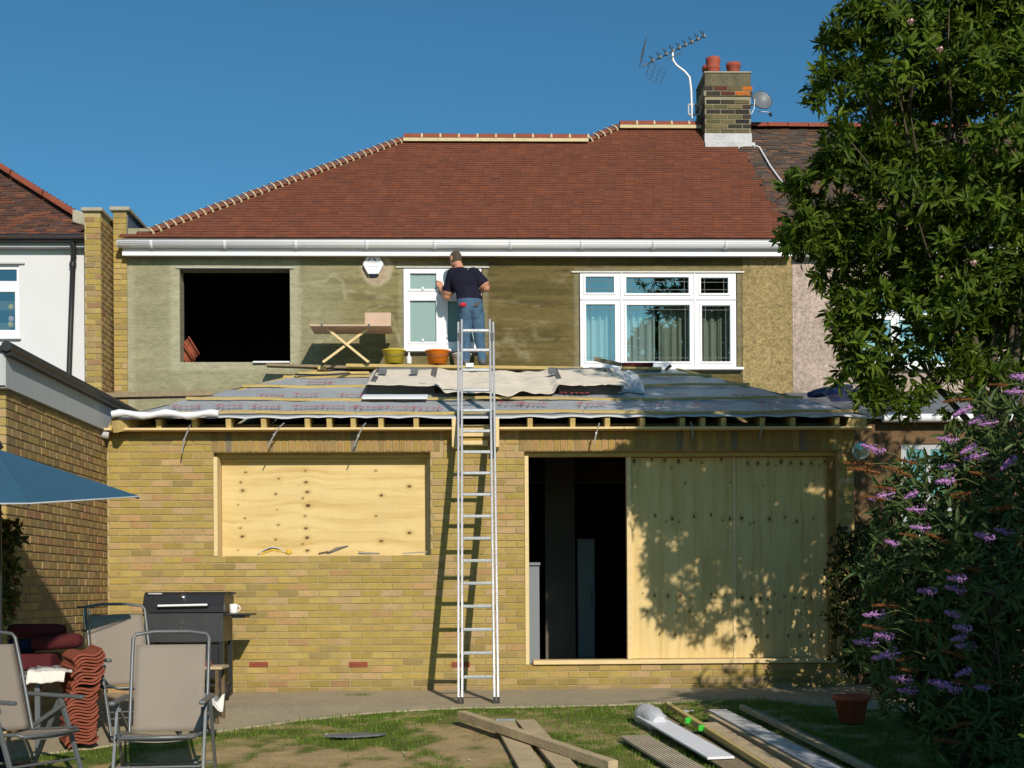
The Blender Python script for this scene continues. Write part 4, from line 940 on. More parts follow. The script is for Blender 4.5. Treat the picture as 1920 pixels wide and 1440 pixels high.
# open soffit plank with a gap where the ladder stands
sz = P(900, 803, -.17).z; e0, e1, n0, n1_ = P(184, 803, -.17).x, P(1634, 798, -.17).x, P(847, 803, -.17).x, P(936, 803, -.17).x
for (a_, b_, mt) in ((e0, n0, 'timber_pale'), (n1_, e1, 'timber_pale')):
    L_ = (b_ - a_); nseg = 3 if L_ > 3.9 else 2
    for k in range(nseg):
        mb = MB(); u0, u1 = a_ + L_ * k / nseg + .002, a_ + L_ * (k + 1) / nseg - .002; mb.box(u0, u1, -.185, -.012, sz - .012, sz + .012); mb.build('soffit_board', mt, house, bevel=.003)
mb = MB(); mb.box(EX0 + .02, n0, .02, .12, ETOP + .004, ETOP + .05); mb.box(n1_, EX1 - .02, .02, .12, ETOP + .004, ETOP + .05); mb.build('wall_plate', 'timber_dark', house)
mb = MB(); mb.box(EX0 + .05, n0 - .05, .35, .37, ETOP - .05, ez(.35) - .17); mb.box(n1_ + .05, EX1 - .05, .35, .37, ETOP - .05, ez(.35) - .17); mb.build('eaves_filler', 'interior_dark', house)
# boxed ends of the soffit
for (x, s_) in ((P(205, 800, -.1).x, 1), (P(1618, 795, -.1).x, -1)):
    mb = MB(); mb.idx([(x, -.165, sz + .013), (x + .20 * s_, -.165, sz + .013), (x + .17 * s_, -.165, ez(-.165) - .035), (x + .05 * s_, -.165, ez(-.165) - .02), (x, -.13, sz + .013), (x + .20 * s_, -.13, sz + .013), (x + .17 * s_, -.13, ez(-.13) - .035), (x + .05 * s_, -.13, ez(-.13) - .02)],
        [(0, 1, 2, 3), (7, 6, 5, 4), (0, 4, 5, 1), (1, 5, 6, 2), (2, 6, 7, 3), (3, 7, 4, 0)]); mb.build('eaves_end_block', 'timber_new', house)
mb = MB(); c = P(184, 808, -.1); mb.tube([c + Vector((.0, -.04, -.03)), c + Vector((.12, -.02, -.05))], .045, 10); mb.build('soffit_end', 'lead', house)
# cheeks of the ladder gap
for px in (852, 931):
    c = P(px, 800, -.2); mb = MB(); mb.box(c.x - .028, c.x + .028, -.20, .0, P(px, 838, -.2).z, ez(-.16) - .03); mb.build('gap_cheek', 'timber_pale', house, bevel=.004)
c0, c1 = P(862, 810, -.03), P(918, 810, -.03)
mb = MB(); mb.box(c0.x, c1.x, -.03, -.004, P(890, 818, -.03).z, P(890, 796, -.03).z); mb.build('gap_board', 'timber_pale', house)
mb = MB(); mb.box(c0.x + .03, c1.x - .02, -.03, -.004, P(890, 836, -.03).z, P(890, 826, -.03).z); mb.build('gap_board', 'timber_pale', house)
# gutter straps hanging from the eaves
for (pts) in ([(357, 795), (352, 808), (345, 825), (341, 850)], [(533, 793), (525, 800), (514, 815), (502, 838)], [(686, 793), (680, 800), (672, 817), (664, 838)], [(1124, 793), (1121, 803), (1118, 812), (1114, 832)], [(1295, 790), (1297, 800), (1299, 815), (1299, 822)], [(1432, 792), (1428, 805), (1424, 820)]):
    mb = MB(); P3 = [P(px, py, -.20 + .012 * i) for i, (px, py) in enumerate(pts)]
    for a_, b_ in zip(P3[:-1], P3[1:]): mb.bar(a_, b_, .013, .004, up=(0, -1, 0))
    e = P3[-2]; mb.obox(e, (.010, 0, 0), (0, .006, 0), (0, 0, .010)); mb.build('gutter_strap', 'galv_strap', house)
# two roof windows waiting under the dust sheet
for (a_, b_, top) in ((692, 815, 705), (1047, 1165, 706)):
    p, q = onext(a_, 738), onext(b_, 737); yt = onext((a_ + b_) / 2, top).y; mb = MB(); h = .115
    for (u0, u1, v0, v1) in ((p.x, q.x, p.y, p.y + .07), (p.x, q.x, yt - .07, yt), (p.x, p.x + .07, p.y + .07, yt - .07), (q.x - .07, q.x, p.y + .07, yt - .07)):
        vs = [(x, y, ez(y) + hh) for hh in (-.02, h) for (x, y) in ((u0, v0), (u1, v0), (u1, v1), (u0, v1))]
        mb.idx(vs, [(0, 3, 2, 1), (4, 5, 6, 7), (0, 1, 5, 4), (2, 3, 7, 6), (1, 2, 6, 5), (3, 0, 4, 7)])
    rw = mb.build('roof_window', 'dark_flashing', house)
    mb = MB(); mb.poly([(p.x + .05, p.y + .05, ez(p.y + .05) + h - .03), (q.x - .05, p.y + .05, ez(p.y + .05) + h - .03), (q.x - .05, yt - .05, ez(yt - .05) + h - .03), (p.x + .05, yt - .05, ez(yt - .05) + h - .03)]); mb.build('pane', 'black_paint', rw)
# ================================================================== LEFT NEIGHBOUR
nl = thing('neighbour_house', 'white rendered neighbouring house with brown tiled hip roof', 'house', (-8.0, 5.0, 0))
NX1 = P(158, 600, W1).x; nwo = rect(-130, 497, 36, 632, W1)
mb = MB(); wall_panel(mb, -12.0, NX1, 0.0, fz1 + .08, [nwo], W1, .25); mb.build('white_wall', 'white_render', nl)
mb = MB(); wall_panel(mb, nwo[0], nwo[1], nwo[2], nwo[3], [rect(-115, 504, 30, 526, W1), rect(-115, 546, 27, 618, W1)], W1 + .03, .05); nw = mb.build('window', 'upvc', nl)
for r in (rect(-115, 504, 30, 526, W1), rect(-115, 546, 27, 618, W1)):
    mb = MB(); mb.poly([(r[0], W1 + .055, r[2]), (r[1], W1 + .055, r[2]), (r[1], W1 + .055, r[3]), (r[0], W1 + .055, r[3])]); mb.build('pane', 'window_glass', nw)
mb = MB(); mb.box(nwo[0] - .03, nwo[1] + .03, W1 - .06, W1 + .06, nwo[2] - .035, nwo[2] + .002); mb.build('sill', 'upvc', nw, bevel=.005)
mb = MB(); mb.box(nwo[0] - .06, nwo[1] + .08, W1 - .03, W1 + .02, nwo[3] + .01, nwo[3] + .03); mb.build('drip_bead', 'fascia_grey', nw)
mb = MB(); mb.box(nwo[0] - .2, nwo[1] + .2, W1 + .6, W1 + .62, nwo[2] - .3, nwo[3] + .3); mb.build('dark_room', 'interior_wall', nl)
c0 = P(20, 615, W1 + .18)
dl = thing('stacked_ornament', 'little yellow and pink stacked ornament on the white house window sill', 'ornament', (c0.x, c0.y, c0.z))
for i, mt in enumerate(('yellow_glove', 'blossom', 'cushion', 'yellow_glove')):
    mb = MB(); mb.lathe([(0, 0), (.035, .004), (.04, .04), (.03, .075), (0, .08)], (c0.x + .008 * (i % 2), c0.y, c0.z + .08 * i), 12); mb.build('tier', mt, dl)
mb = MB(); zg = P(60, 446, W1 - .2).z; mb.tube([(-12, W1 - .2, zg), (NX1 + .06, W1 - .2, zg)], .055, 10); mb.build('gutter', 'black_plastic', nl)
mb = MB(); mb.box(-12, NX1 + .04, W1 - .14, W1 - .004, P(60, 463, W1 - .14).z, P(60, 451, W1 - .14).z); mb.build('fascia', 'fascia_grey', nl)
mb = MB(); a_ = P(135, 452, W1 - .18); mb.tube([a_, a_ + Vector((.02, .02, -.1)), P(137, 490, W1 - .05), P(133, 600, W1 - .05), P(128, 745, W1 - .05)], .036, 10)
mb.tube([P(137, 492, W1 - .05), P(136, 500, W1 - .05)], .046, 10); mb.tube([P(128, 703, W1 - .05), P(60, 708, W1 - .05)], .026, 8); mb.build('downpipe', 'black_plastic', nl)
mb = MB(); h0 = onroof(160, 410); h1_ = onroof(0, 312); h2_ = onroof(-320, 116); k = 0; s = 0; rr = random.Random(6)
PAL_N = [(0.115, 0.055, 0.038), (0.095, 0.048, 0.036), (0.135, 0.062, 0.040), (0.085, 0.050, 0.040), (0.19, 0.070, 0.038), (0.10, 0.058, 0.046)]
while s < h2_[1]:
    xr = float(np.interp(s, [0, h0[1], h1_[1], h2_[1]], [NX1 + .08, h0[0], h1_[0], h2_[0]])); tile_row(mb, -11, xr, s, k, PAL_N, rr, jit=.009); s += .08; k += 1
mb.build('roof_tiles', 'tile_red', nl, kind='stuff')
mb = MB(); mb.poly([rf(-12, -.02), rf(NX1 + .08, -.02), rf(h0[0], h0[1]), rf(*h2_), rf(-12, h2_[1])]); q = rf(*h2_); mb.poly([rf(NX1 + .08, 0), rf(NX1 + .08, 0) + Vector((0, 8, 0)), q]); mb.build('roof_deck', 'underlay', nl)
ridge(rf(h0[0] - .06, h0[1] - .05, .06), rf(h2_[0], h2_[1], .06), 9, nl, mort=False, r=.13, drop=.05)
mb = MB(); q = rf(h0[0] - .02, h0[1] - .1, .03); mb.obox(q, (.09, .02, -.02), (0, .12, 0), (0, 0, .09)); mb.build('hip_end_bed', 'coping', nl, bevel=.02)
# projecting brick pier of the neighbour with its own parapet
YP = 3.12; ax_, bx2 = P(159, 600, YP).x, P(189, 600, YP).x; zp2 = P(178, 397, YP).z
mb = MB(); mb.box(ax_, bx2, YP + .009, W1 + 2.2, 2.3, zp2); pr_ = mb.build('brick_pier', 'mortar', nl, label='yellow brick pier with stone coping at the end of the white wall')
lst = [(Vector((u, YP + .009, z)), L, .065, None, True) for (u, z, L) in courses(ax_ - .002, bx2 + .002, 2.35, zp2, [], seed=24)]
lay_bricks(pr_, lst, PAL_Y[:7] + PAL_W, seed=25)
mb = MB()
for (u, z, L) in courses(YP + .012, YP + .75, 2.35, zp2, [], seed=26): brick_geo(mb, L, .065, .02, .008, Matrix.Translation(Vector((bx2, u, z))) @ Matrix.Rotation(math.pi / 2, 4, 'Z'), shade(random.choice(PAL_W), random.uniform(.85, 1.1)))
mb.build('side_bricks', 'brick', pr_, kind='stuff')
mb = MB(); mb.box(ax_ - .035, bx2 + .035, YP - .04, W1 + 1.6, zp2 + .001, zp2 + .05); mb.build('coping_slab', 'coping', nl, bevel=.012)

# neighbour's rear extension: long side wall receding beside ours
XL = P(196, 950, -.1).x - .01
ne = thing('neighbour_extension', 'brick side wall and grey fascia of the next door rear extension', 'building', (XL - 2, -1.5, 0))
yn = PX(12, XL, 900).y; zn = P(190, 808, -.1).z
mb = MB(); mb.box(XL - 4.2, XL - .009, yn + .009, 3.3, -.3, zn); nwl = mb.build('brick_wall', 'mortar_grey', ne)
lst = []
for (u, z, L) in courses(yn + .002, 0.25, -.26, zn, [], seed=33):
    px, py = proj((XL, u, z)); lst.append((Vector((XL - .009, u, z)), L, .065, None, py < 1180 and L > .1 and not (py > 850 and py < 935 and px < 160)))
lst.sort(key=lambda e: e[0].y)
lay_bricks(nwl, lst, PAL_W, rotz=math.pi / 2, seed=34)
mb = MB()
for (u, z, L) in courses(XL - 1.5, XL, -.26, zn, [], seed=35): brick_geo(mb, L, .065, .02, .008, Matrix.Translation(Vector((u, yn + .009, z))), shade(random.choice(PAL_Y), random.uniform(.9, 1.1)))
mb.build('front_bricks', 'brick', nwl, kind='stuff')
fzt = zn + .30
mb = MB(); mb.box(XL - .02, XL + .035, yn - .10, .55, zn + .004, fzt); mb.build('side_fascia', 'fascia_grey', ne)
mb = MB(); mb.box(XL - 4.2, XL - .022, yn - .12, yn - .10, zn + .02, fzt - .02); mb.build('front_fascia', 'upvc', ne)
mb = MB(); mb.box(XL - 4.2, XL + .03, yn - .10, yn + .005, zn + .002, zn + .02); mb.build('soffit', 'upvc', ne)
mb = MB(); mb.box(XL - 4.2, XL + .09, yn - .13, 3.3, fzt + .002, fzt + .05); mb.box(XL + .03, XL + .09, yn - .13, 3.0, fzt - .03, fzt + .002); mb.build('roof_edge', 'black_plastic', ne)
mb = MB(); mb.tube([(XL + .06, yn - .16, fzt + .04), (XL + .06, 1.6, fzt + .04)], .045, 10); mb.build('gutter', 'black_plastic', ne)
# loose scaffold pole lying from that roof over to the extension
a_, b_ = P(150, 744, .9), P(395, 738, 1.15)
mb = MB(); mb.bar(P(145, 744, 1.0), P(400, 739, 1.3), .20, .055); mb.build('scaffold_board', 'timber_old', label='weathered plank lying between the two extension roofs', cat='plank')

# ================================================================== RIGHT NEIGHBOUR (behind the tree)
nr = thing('attached_house', 'attached house in pinkish pebbledash with old brown roof tiles', 'house', (7.0, 5.0, 0))
h4 = rect(1588, 535, 1880, 691, W1)
V, Fq, C = dash('x', UX1 - .01, 10.0, UZ0, UZ1, W1 - .008, (0.40, 0.315, 0.265), 81, nr, holes=[h4])
add_np('pebbledash_wall', np_mesh('pebbledash_wall', V, Fq, 'pebbledash', C), nr)
mb = MB(); wall_panel(mb, UX1 + .004, 10, 0, UZ1 + .2, [h4], W1 + .01, .25); mb.build('wall_core', 'white_render', nr)
mo.build('roof_tiles', 'tile_red', nr, kind='stuff', label='old weathered brown plain tiles')
mb = MB(); mb.poly([rf(B0, -.03), rf(9.6, -.03), rf(9.6, SR2), rf(B1, SR2)]); mb.poly([rf(B1, SR2), rf(9.6, SR2), (9.6, yb, RE.z), (B0, yb, RE.z)]); mb.build('roof_deck', 'underlay', nr)
ridge(rf(cx1 + .02, SR2, .03), rf(9.4, SR2, .03), 16, nr, mort=False, r=.115, drop=.03)
upv, uo = upvc_window(nr, (1590, 537, 1878, 689), [(1600, 546, 1670, 588), (1600, 600, 1670, 678), (1685, 546, 1785, 588), (1685, 600, 1785, 678), (1798, 546, 1868, 588), (1798, 600, 1868, 678)], W1 - .012, 'window_glass', lead=False)
mb = MB(); mb.box(uo[0] - .2, uo[1] + .2, W1 + .30, W1 + .32, uo[2] - .2, uo[3] + .2); mb.build('window_blind', 'net_curtain', nr)
mb = MB(); mb.box(UX1 + .02, 10, W1 - .15, W1 - .02, fz0, fz1); mb.build('fascia', 'fascia_grey', nr)
YN = .75; zt2 = P(1700, 790, YN).z; h5 = rect(1690, 832, 1786, 1005, YN)
mb = MB(); wall_panel(mb, EX1 + .06, 10, -.1, zt2, [h5], YN, .25); mb.build('ground_floor_wall', 'dark_brick_wall', nr)
mb = MB(); wall_panel(mb, h5[0], h5[1], h5[2], h5[3], [rect(1700, 842, 1738, 935, YN), rect(1746, 842, 1778, 935, YN), rect(1700, 945, 1778, 998, YN)], YN + .02, .06); w5 = mb.build('window', 'fascia_grey', nr)
for r in (rect(1700, 842, 1738, 935, YN), rect(1746, 842, 1778, 935, YN), rect(1700, 945, 1778, 998, YN)):
    mb = MB(); mb.poly([(r[0], YN + .045, r[2]), (r[1], YN + .045, r[2]), (r[1], YN + .045, r[3]), (r[0], YN + .045, r[3])]); mb.build('pane', 'window_glass', w5)
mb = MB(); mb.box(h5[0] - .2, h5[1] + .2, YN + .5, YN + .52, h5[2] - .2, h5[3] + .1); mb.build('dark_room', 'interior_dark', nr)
mb = MB(); mb.poly([(EX1 + .06, YN - .1, zt2 + .02), (10, YN - .1, zt2 + .02), (10, W1 - .02, zt2 + .75), (EX1 + .06, W1 - .02, zt2 + .75)]); mb.build('lean_to_roof', 'slate_side', nr)
a_ = P(1655, 783, YN - .12); mb = MB(); mb.tube([(a_.x, YN - .14, zt2 + .02), (10, YN - .14, zt2 + .02)], .05, 10); mb.build('gutter', 'upvc', nr)
# lamp on the wall by the boards
c = P(1612, 846, -.05)
lp = thing('wall_lamp', 'pale bulkhead floodlight on the dark brickwork beside the boarded doorway', 'lamp', (c.x + .03, -.03, c.z - .08))
mb = MB(); mb.obox(Vector((c.x + .03, .0, c.z - .03)), (.03, 0, 0), (0, .06, 0), (0, 0, .045)); mb.build('bracket', 'lamp_grey', lp)
Ml = Vector((-.55, -.8, -.12)).normalized().to_track_quat('Z', 'Y').to_matrix(); mb = MB(); mb.lathe([(0, -.10), (.05, -.09), (.075, -.03), (.095, .03), (.10, .04), (.085, .045), (.075, .02), (.0, -.03)], (c.x, -.13, c.z), 20, M=Ml); mb.build('reflector', 'lamp_grey', lp)
mb = MB(); mb.lathe([(.085, .04), (0, .05)], (c.x, -.13, c.z), 20, M=Ml); mb.build('lens', 'lamp_glass', lp)

# ================================================================== THINGS ON THE EXTENSION ROOF
# white roll of membrane at the eaves
mb = MB(); p, q = onext(210, 779, .03), onext(410, 779, .03)
pts = [p.lerp(q, k / 14) + Vector((0, 0, .012 + .016 * math.sin(k * 1.1))) for k in range(15)]; mb.tube(pts, [.036 + .006 * math.sin(k * 2) for k in range(15)], 12); mb.build('membrane_roll', 'white_sheet', label='long white roll lying along the eaves of the unfinished roof', cat='roll')
p, q = onext(680, 744, .05), onext(802, 744, .05); mb = MB(); mb.obox((p + q) / 2, (q - p) / 2, (0, .10, .10 * SL), EN * .012); mb.build('white_board', 'white_sheet', bevel=.004, label='narrow white board lying below the first covered roof window', cat='board')
# beige dust sheet over the roof windows
NXS, NYS = 260, 44
ytop = onext(900, 703).y; g1, g2 = onext(690, 730), onext(1168, 730)
wr1 = (onext(692, 738).x, onext(815, 738).x); wr2 = (onext(1047, 737).x, onext(1165, 737).x); yw = onext(753, 722, .13).y
def sheet(u, v):
    x = g1.x - .03 + (g2.x - g1.x + .05) * u; ov = 0
    for (a_, b_) in (wr1, wr2): ov = max(ov, float(sstep(a_ - .10, a_ + .0, x) * (1 - sstep(b_, b_ + .16, x))))
    ylow = yw + .03 * math.sin(u * 21) + (1 - ov) * (-.32 * (1 - abs(u - .55) * .9)); y = ylow + (ytop - ylow) * v
    lift = .128 * ov + .035 * (1 - ov) + .05 * (1 - ov) * float(vnoise(u * 13, v * 2.2, 3)) + .045 * (float(vnoise(u * 22 + v * 6, v * 5, 9)) - .3) * (1 - .55 * ov) + .022 * abs(float(vnoise(u * 38 + v * 9, v * 7 - u * 6, 29)) - .5) + .006 * math.sin(u * 43 + 9 * v) + .02 * float(vnoise(u * 9, v * 12, 19)) * (1 - ov)
    return (x, y, ez(y) + lift * (1 - .35 * v))
mb = MB(); mb.grid(sheet, NXS, NYS); ds_ = mb.build('dust_sheet', 'dust_sheet', label='crumpled beige dust sheet draped over the two roof windows', cat='sheet')
q = ds_.modifiers.new('t', 'SOLIDIFY'); q.thickness = .002
for (px, py) in ((718, 697), (777, 697), (1035, 697)):
    c = onext(px, py, .155); mb = MB(); mb.obox(c + Vector((0, -.01, .01)), (.045, 0, 0), (0, .05, .02), (0, -.01, .03)); mb.build('brick_weight', 'slate', bevel=.006, label='dark grey block weighting the top edge of the dust sheet', cat='block', group='blocks weighting the dust sheet')
# crumpled silver blue sheet and blue tarp at the tree end
def crumple(name, mat, px0, px1, py0, py1, h, seed, **kw):
    a_, b_ = onext(px0, py1), onext(px1, py1); yt = onext((px0 + px1) / 2, py0).y; mb = MB()
    def fn(u, v):
        x = a_.x + (b_.x - a_.x) * u + .04 * math.sin(v * 6 + seed); y = a_.y + (yt - a_.y) * v + .05 * math.sin(u * 7 + seed)
        e = min(1, 5 * min(u, 1 - u, v, 1 - v)); return (x, y, ez(y) + .012 + e * h * (.35 + .9 * float(fbm(u * 5, v * 4, seed, 3))))
    mb.grid(fn, 40, 16); o = mb.build(name, mat, **kw); q = o.modifiers.new('t', 'SOLIDIFY'); q.thickness = .005; return o
crumple('plastic_sheet', 'plastic_film', 1163, 1215, 702, 738, .10, 5, label='crumpled clear polythene at the end of the dust sheet', cat='sheet')
p, q = P(1518, 757, .9), P(1596, 738, 1.5)
tp = thing('blue_tarpaulin', 'rolled blue tarpaulin slumped on the roof corner under the tree', 'tarpaulin', (p.x, p.y, ez(p.y)))
mb = MB(); pts = [p.lerp(q, k / 8) + Vector((0, 0, .03 * math.sin(k * 1.7))) for k in range(9)]
for i in range(9): pts[i].z = max(pts[i].z, ez(pts[i].y) + .05)
mb.tube(pts, [.035, .05, .055, .06, .05, .062, .055, .045, .03], 12); mb.build('roll', 'blue_tarp', tp)
mb = MB(); mb.grid(lambda u, v: (pts[2].x + .75 * u, pts[2].y - .1 - .38 * v + .1 * u, ez(pts[2].y - .1 - .38 * v + .1 * u) + .02 + .10 * (1 - v) * (.4 + float(vnoise(u * 6, v * 3, 2)))), 24, 10); mb.build('loose_flap', 'blue_tarp', tp)
# planks he stands on
YW = 3.12; zp = P(880, 688, YW).z
mb = MB(); a_, b_ = P(650, 683, 3.16), P(1092, 690, 3.16); mb.bar(a_ + Vector((0, 0, -.03)), b_ + Vector((0, 0, -.022)), .23, .04); wk = mb.build('walkway_plank', 'timber_new', bevel=.004, label='long yellow plank carrying the buckets and the workman', cat='plank')
mb = MB(); a_, b_ = P(500, 681, 3.36), P(868, 692, 3.36); mb.bar(a_ + Vector((0, 0, -.03)), b_ + Vector((0, 0, -.03)), .16, .035); mb.build('walkway_plank', 'timber_old', bevel=.004, label='thin grey plank reaching from below the empty opening behind the yellow plank', cat='plank')
for (px, yy) in ((605, 3.3), (760, 3.2), (985, 3.2), (1060, 3.2)):
    c = P(px, 692, yy); mb = MB(); mb.box(c.x - .05, c.x + .05, yy - .13, yy + .13, ez(yy) + .0, P(px, 688 if px > 640 else 686, yy).z - .025); mb.build('packing_block', 'timber_new', label='timber block packed up under the walkway planks', cat='block', group='blocks under the walkway planks')
mb = MB(); mb.bar(onext(560, 700, .06), onext(692, 699, .06), .05, .03); mb.build('loose_batten', 'timber_new', label='loose batten lying above the membrane left of the dust sheet', cat='batten')
mb = MB(); mb.tube([onext(553, 702, .05), onext(600, 703, .06), onext(650, 700, .06), onext(690, 699, .05)], .012, 6); mb.build('cable', 'black_plastic', label='black cable lying along the top of the membrane by the dust sheet', cat='cable')
# offcuts below the bedroom window
mb = MB(); mb.bar(P(1114, 673, 3.3), P(1165, 684, 3.25), .07, .045); mb.build('offcut', 'timber_old', label='grey timber offcut tilted up below the bedroom window', cat='offcut')
mb = MB(); mb.bar(P(1166, 684, 3.2), P(1224, 684, 3.2), .08, .045); mb.build('offcut', 'cushion', label='dark red painted offcut lying below the bedroom window', cat='offcut')
mb = MB(); mb.bar(P(1165, 691, 3.2), P(1240, 692, 3.2), .10, .035); mb.build('offcut', 'timber_new', label='yellow timber offcut lying under the dark red piece', cat='offcut')
mb = MB(); mb.bar(P(1248, 694, 3.2), P(1258, 685, 3.2), .04, .03, up=(0, 1, 0)); mb.build('offcut', 'timber_dark', label='short dark stick propped against the white window sill', cat='offcut')
# red ridge tiles stacked in the empty opening
for i in range(4):
    c = P(346 + 4 * i, 660 - 6 * i + (i % 2) * 12, W1 + .22); mb = MB(); dd = Vector((.10, .02, -.17)).normalized(); vs = []
    for e in (-.10, .12):
        for kk in range(6): t = math.pi * kk / 5; vs.append(c + dd * e + Vector((.05 * math.cos(t) * .9, .06 * math.sin(t), .035 * math.cos(t))))
    mb.idx(vs, [(k_, k_ + 1, k_ + 7, k_ + 6) for k_ in range(5)], sm=True); o = mb.build('clay_tile', 'terracotta', label='spare red clay tile leaning in the corner of the empty upper opening', cat='tile', group='clay tiles leaning in the empty opening'); q = o.modifiers.new('t', 'SOLIDIFY'); q.thickness = .014
mb = MB(); mb.bar(P(475, 679, W1 - .03), P(543, 679, W1 - .03), .05, .02); mb.build('sill_strip', 'white_sheet', label='pale strip lying on the sill of the empty opening', cat='strip')

# folding mixing stand with spot board
zb_ = P(650, 608, 2.85).z; xa, xb = P(580, 608, 2.85).x, P(733, 608, 2.85).x
stn = thing('mortar_stand', 'folding trestle stand with a square mortar board on crossed legs', 'stand', ((xa + xb) / 2, 3.1, P(650, 684, 3.1).z))
mb = MB(); mb.box(xa, xb, 2.86, 3.40, zb_ - .022, zb_); mb.build('mortar_board', 'plasterboard', stn, bevel=.004)
for y in (2.98, 3.30):
    mb = MB(); mb.bar(P(612, 615, y), P(691, 679, y), .03, .03, up=(0, 1, 0)); mb.build('leg', 'timber_old' if y > 3.1 else 'timber_pale', stn)
    mb = MB(); mb.bar(P(692, 615, y + .035), P(606, 679, y + .035), .03, .03, up=(0, 1, 0)); mb.build('leg', 'timber_pale', stn)
mb = MB(); mb.bar(P(691, 678, 2.98), P(691, 679, 3.30), .03, .03); mb.build('foot_rail', 'timber_old', stn); mb = MB(); mb.bar(P(606, 678, 3.015), P(606, 679, 3.335), .03, .03); mb.build('foot_rail', 'timber_old', stn)
for px in (604, 692): c = P(px, 606, 2.9); mb = MB(); mb.box(c.x - .012, c.x + .012, 2.85, 2.875, zb_ - .03, zb_ + .008); mb.build('clip', 'alu_dark', stn)
a_, b_ = P(684, 606, 3.25), P(733, 586, 3.25); mb = MB(); mb.box(a_.x, b_.x, 3.25, 3.275, zb_ + .001, b_.z); mb.build('plastering_board', 'plasterboard', bevel=.003, label='square pinkish board standing upright on the mortar stand', cat='board')
def bucket(px, top, bot, wpx, Y, mat, name, label, lidrim=True):
    c = P(px, bot, Y); t = P(px, top, Y); h = t.z - c.z; r = wpx / 2 * (Y + 14.5) / 2500; base = Vector((c.x, Y, c.z))
    b = thing(name, label, 'bucket', base); mb = MB(); mb.lathe([(0, 0), (r * .74, 0), (r * .97, h * .93), (r, h * .94), (r, h), (r * .94, h), (r * .72, .01), (0, .01)], base, 24); mb.build('shell', mat, b)
    mb = MB(); mb.lathe([(r * 1.0, h * .90), (r * 1.045, h * .91), (r * 1.045, h * 1.0), (r * .99, h * 1.005)], base, 24); mb.build('rim', mat if lidrim else 'tub_white', b)
    mb = MB(); mb.tube([base + Vector((r * 1.04 * math.cos(t), -.012 + r * .0, h * .95)) + Vector((0, -r * 1.05 * math.sin(t) * .9, -r * .55 * math.sin(t))) for t in [math.pi * k / 12 for k in range(13)]], .004, 5); mb.build('handle', 'alu_dark', b)
    mb = MB(); mb.lathe([(0, h * .72), (r * .88, h * .72)], base, 20); mb.build('contents', 'coping', b)
    return b
zpk = lambda px: 682
bucket(739, 657, 682.5, 43, 3.12, 'bucket_yellow', 'yellow_bucket', 'mortar splashed yellow bucket on the plank beside the stand')
bucket(820.5, 658, 683.5, 45, 3.12, 'bucket_orange', 'orange_bucket', 'bright orange bucket on the plank under the small window')
bucket(866, 664, 685, 36, 3.2, 'tub_white', 'white_tub', 'white plastic tub on the plank by the workman')
c = P(767, 682.5, 3.1); bo_ = thing('plastic_bottle', 'white plastic bottle standing between the yellow and orange buckets', 'bottle', c)
mb = MB(); mb.lathe([(0, 0), (.032, 0), (.034, .01), (.034, .085), (.018, .11), (.012, .12)], c, 14); mb.build('body', 'tub_white', bo_)
mb = MB(); mb.lathe([(.013, .118), (.013, .145), (.006, .155), (0, .158)], c, 12); mb.build('cap', 'tub_white', bo_)
a_, b_ = P(873, 688, 3.0), P(888, 680, 3.0); mb = MB(); mb.box(a_.x, b_.x, 3.02, 3.10, a_.z, b_.z); mb.build('white_carton', 'tub_white', bevel=.004, label='small white carton on the plank beside the tub', cat='carton')
# alarm box
ac = P(700, 496, W1 - .05)
al = thing('alarm_box', 'white hexagonal burglar alarm box on the rendered wall under the gutter', 'alarm box', (ac.x, W1, ac.z - .13))
def hexa(r, y0, y1, mb, cz=ac.z, sx=.93):
    ang = [math.radians(a_) for a_ in (0, 60, 120, 180, 240, 300)]; pr = [(ac.x + r * sx * math.cos(t), cz + r * math.sin(t)) for t in ang]
    f_ = [(x, y0 - .0, z) for (x, z) in pr]; b_ = [(x + (x - ac.x) * .06, y1, z + (z - cz) * .06) for (x, z) in pr]
    mb.poly(f_[::-1]); mb.poly(b_)
    for i in range(6): mb.poly([f_[i], f_[(i + 1) % 6], b_[(i + 1) % 6], b_[i]])
mb = MB(); hexa(.148, W1 - .075, W1 + .012, mb); mb.build('housing', 'upvc', al, bevel=.02)
mb = MB(); a_ = ac.z - .128; mb.idx([(ac.x - .07, W1 - .05, a_), (ac.x + .07, W1 - .05, a_), (ac.x + .03, W1 - .035, a_ - .03), (ac.x - .03, W1 - .035, a_ - .03), (ac.x - .07, W1, a_), (ac.x + .07, W1, a_), (ac.x + .03, W1, a_ - .03), (ac.x - .03, W1, a_ - .03)], [(3, 2, 1, 0), (7, 6, 2, 3), (6, 5, 1, 2), (4, 7, 3, 0), (4, 5, 6, 7), (0, 1, 5, 4)]); mb.build('strobe', 'blue_strobe', al)
yy = W1 - .0775; mb = MB()
for (x, z, w_, h_, sl) in ((-.055, .07, .018, .045, -.018), (.005, .07, .022, .045, .012)):
    mb.poly([(ac.x + x - sl, yy, ac.z + z + h_ / 2), (ac.x + x + sl, yy, ac.z + z - h_ / 2), (ac.x + x + sl + w_, yy, ac.z + z - h_ / 2), (ac.x + x - sl + w_ * .7, yy, ac.z + z + h_ / 2)])
mb.build('emblem', 'black_paint', al)
mb = MB(); rr = random.Random(3)
for zz, hh, n_ in ((.012, .030, 9), (-.038, .014, 11)):
    for i in range(n_):
        x = ac.x - .085 + .17 * i / n_; w_ = .17 / n_ * rr.uniform(.5, .85); h_ = hh * rr.uniform(.6, 1)
        mb.poly([(x, yy, ac.z + zz), (x + w_, yy, ac.z + zz), (x + w_, yy, ac.z + zz + h_), (x, yy, ac.z + zz + h_)])
mb.build('faded_lettering', 'grey_print', al)

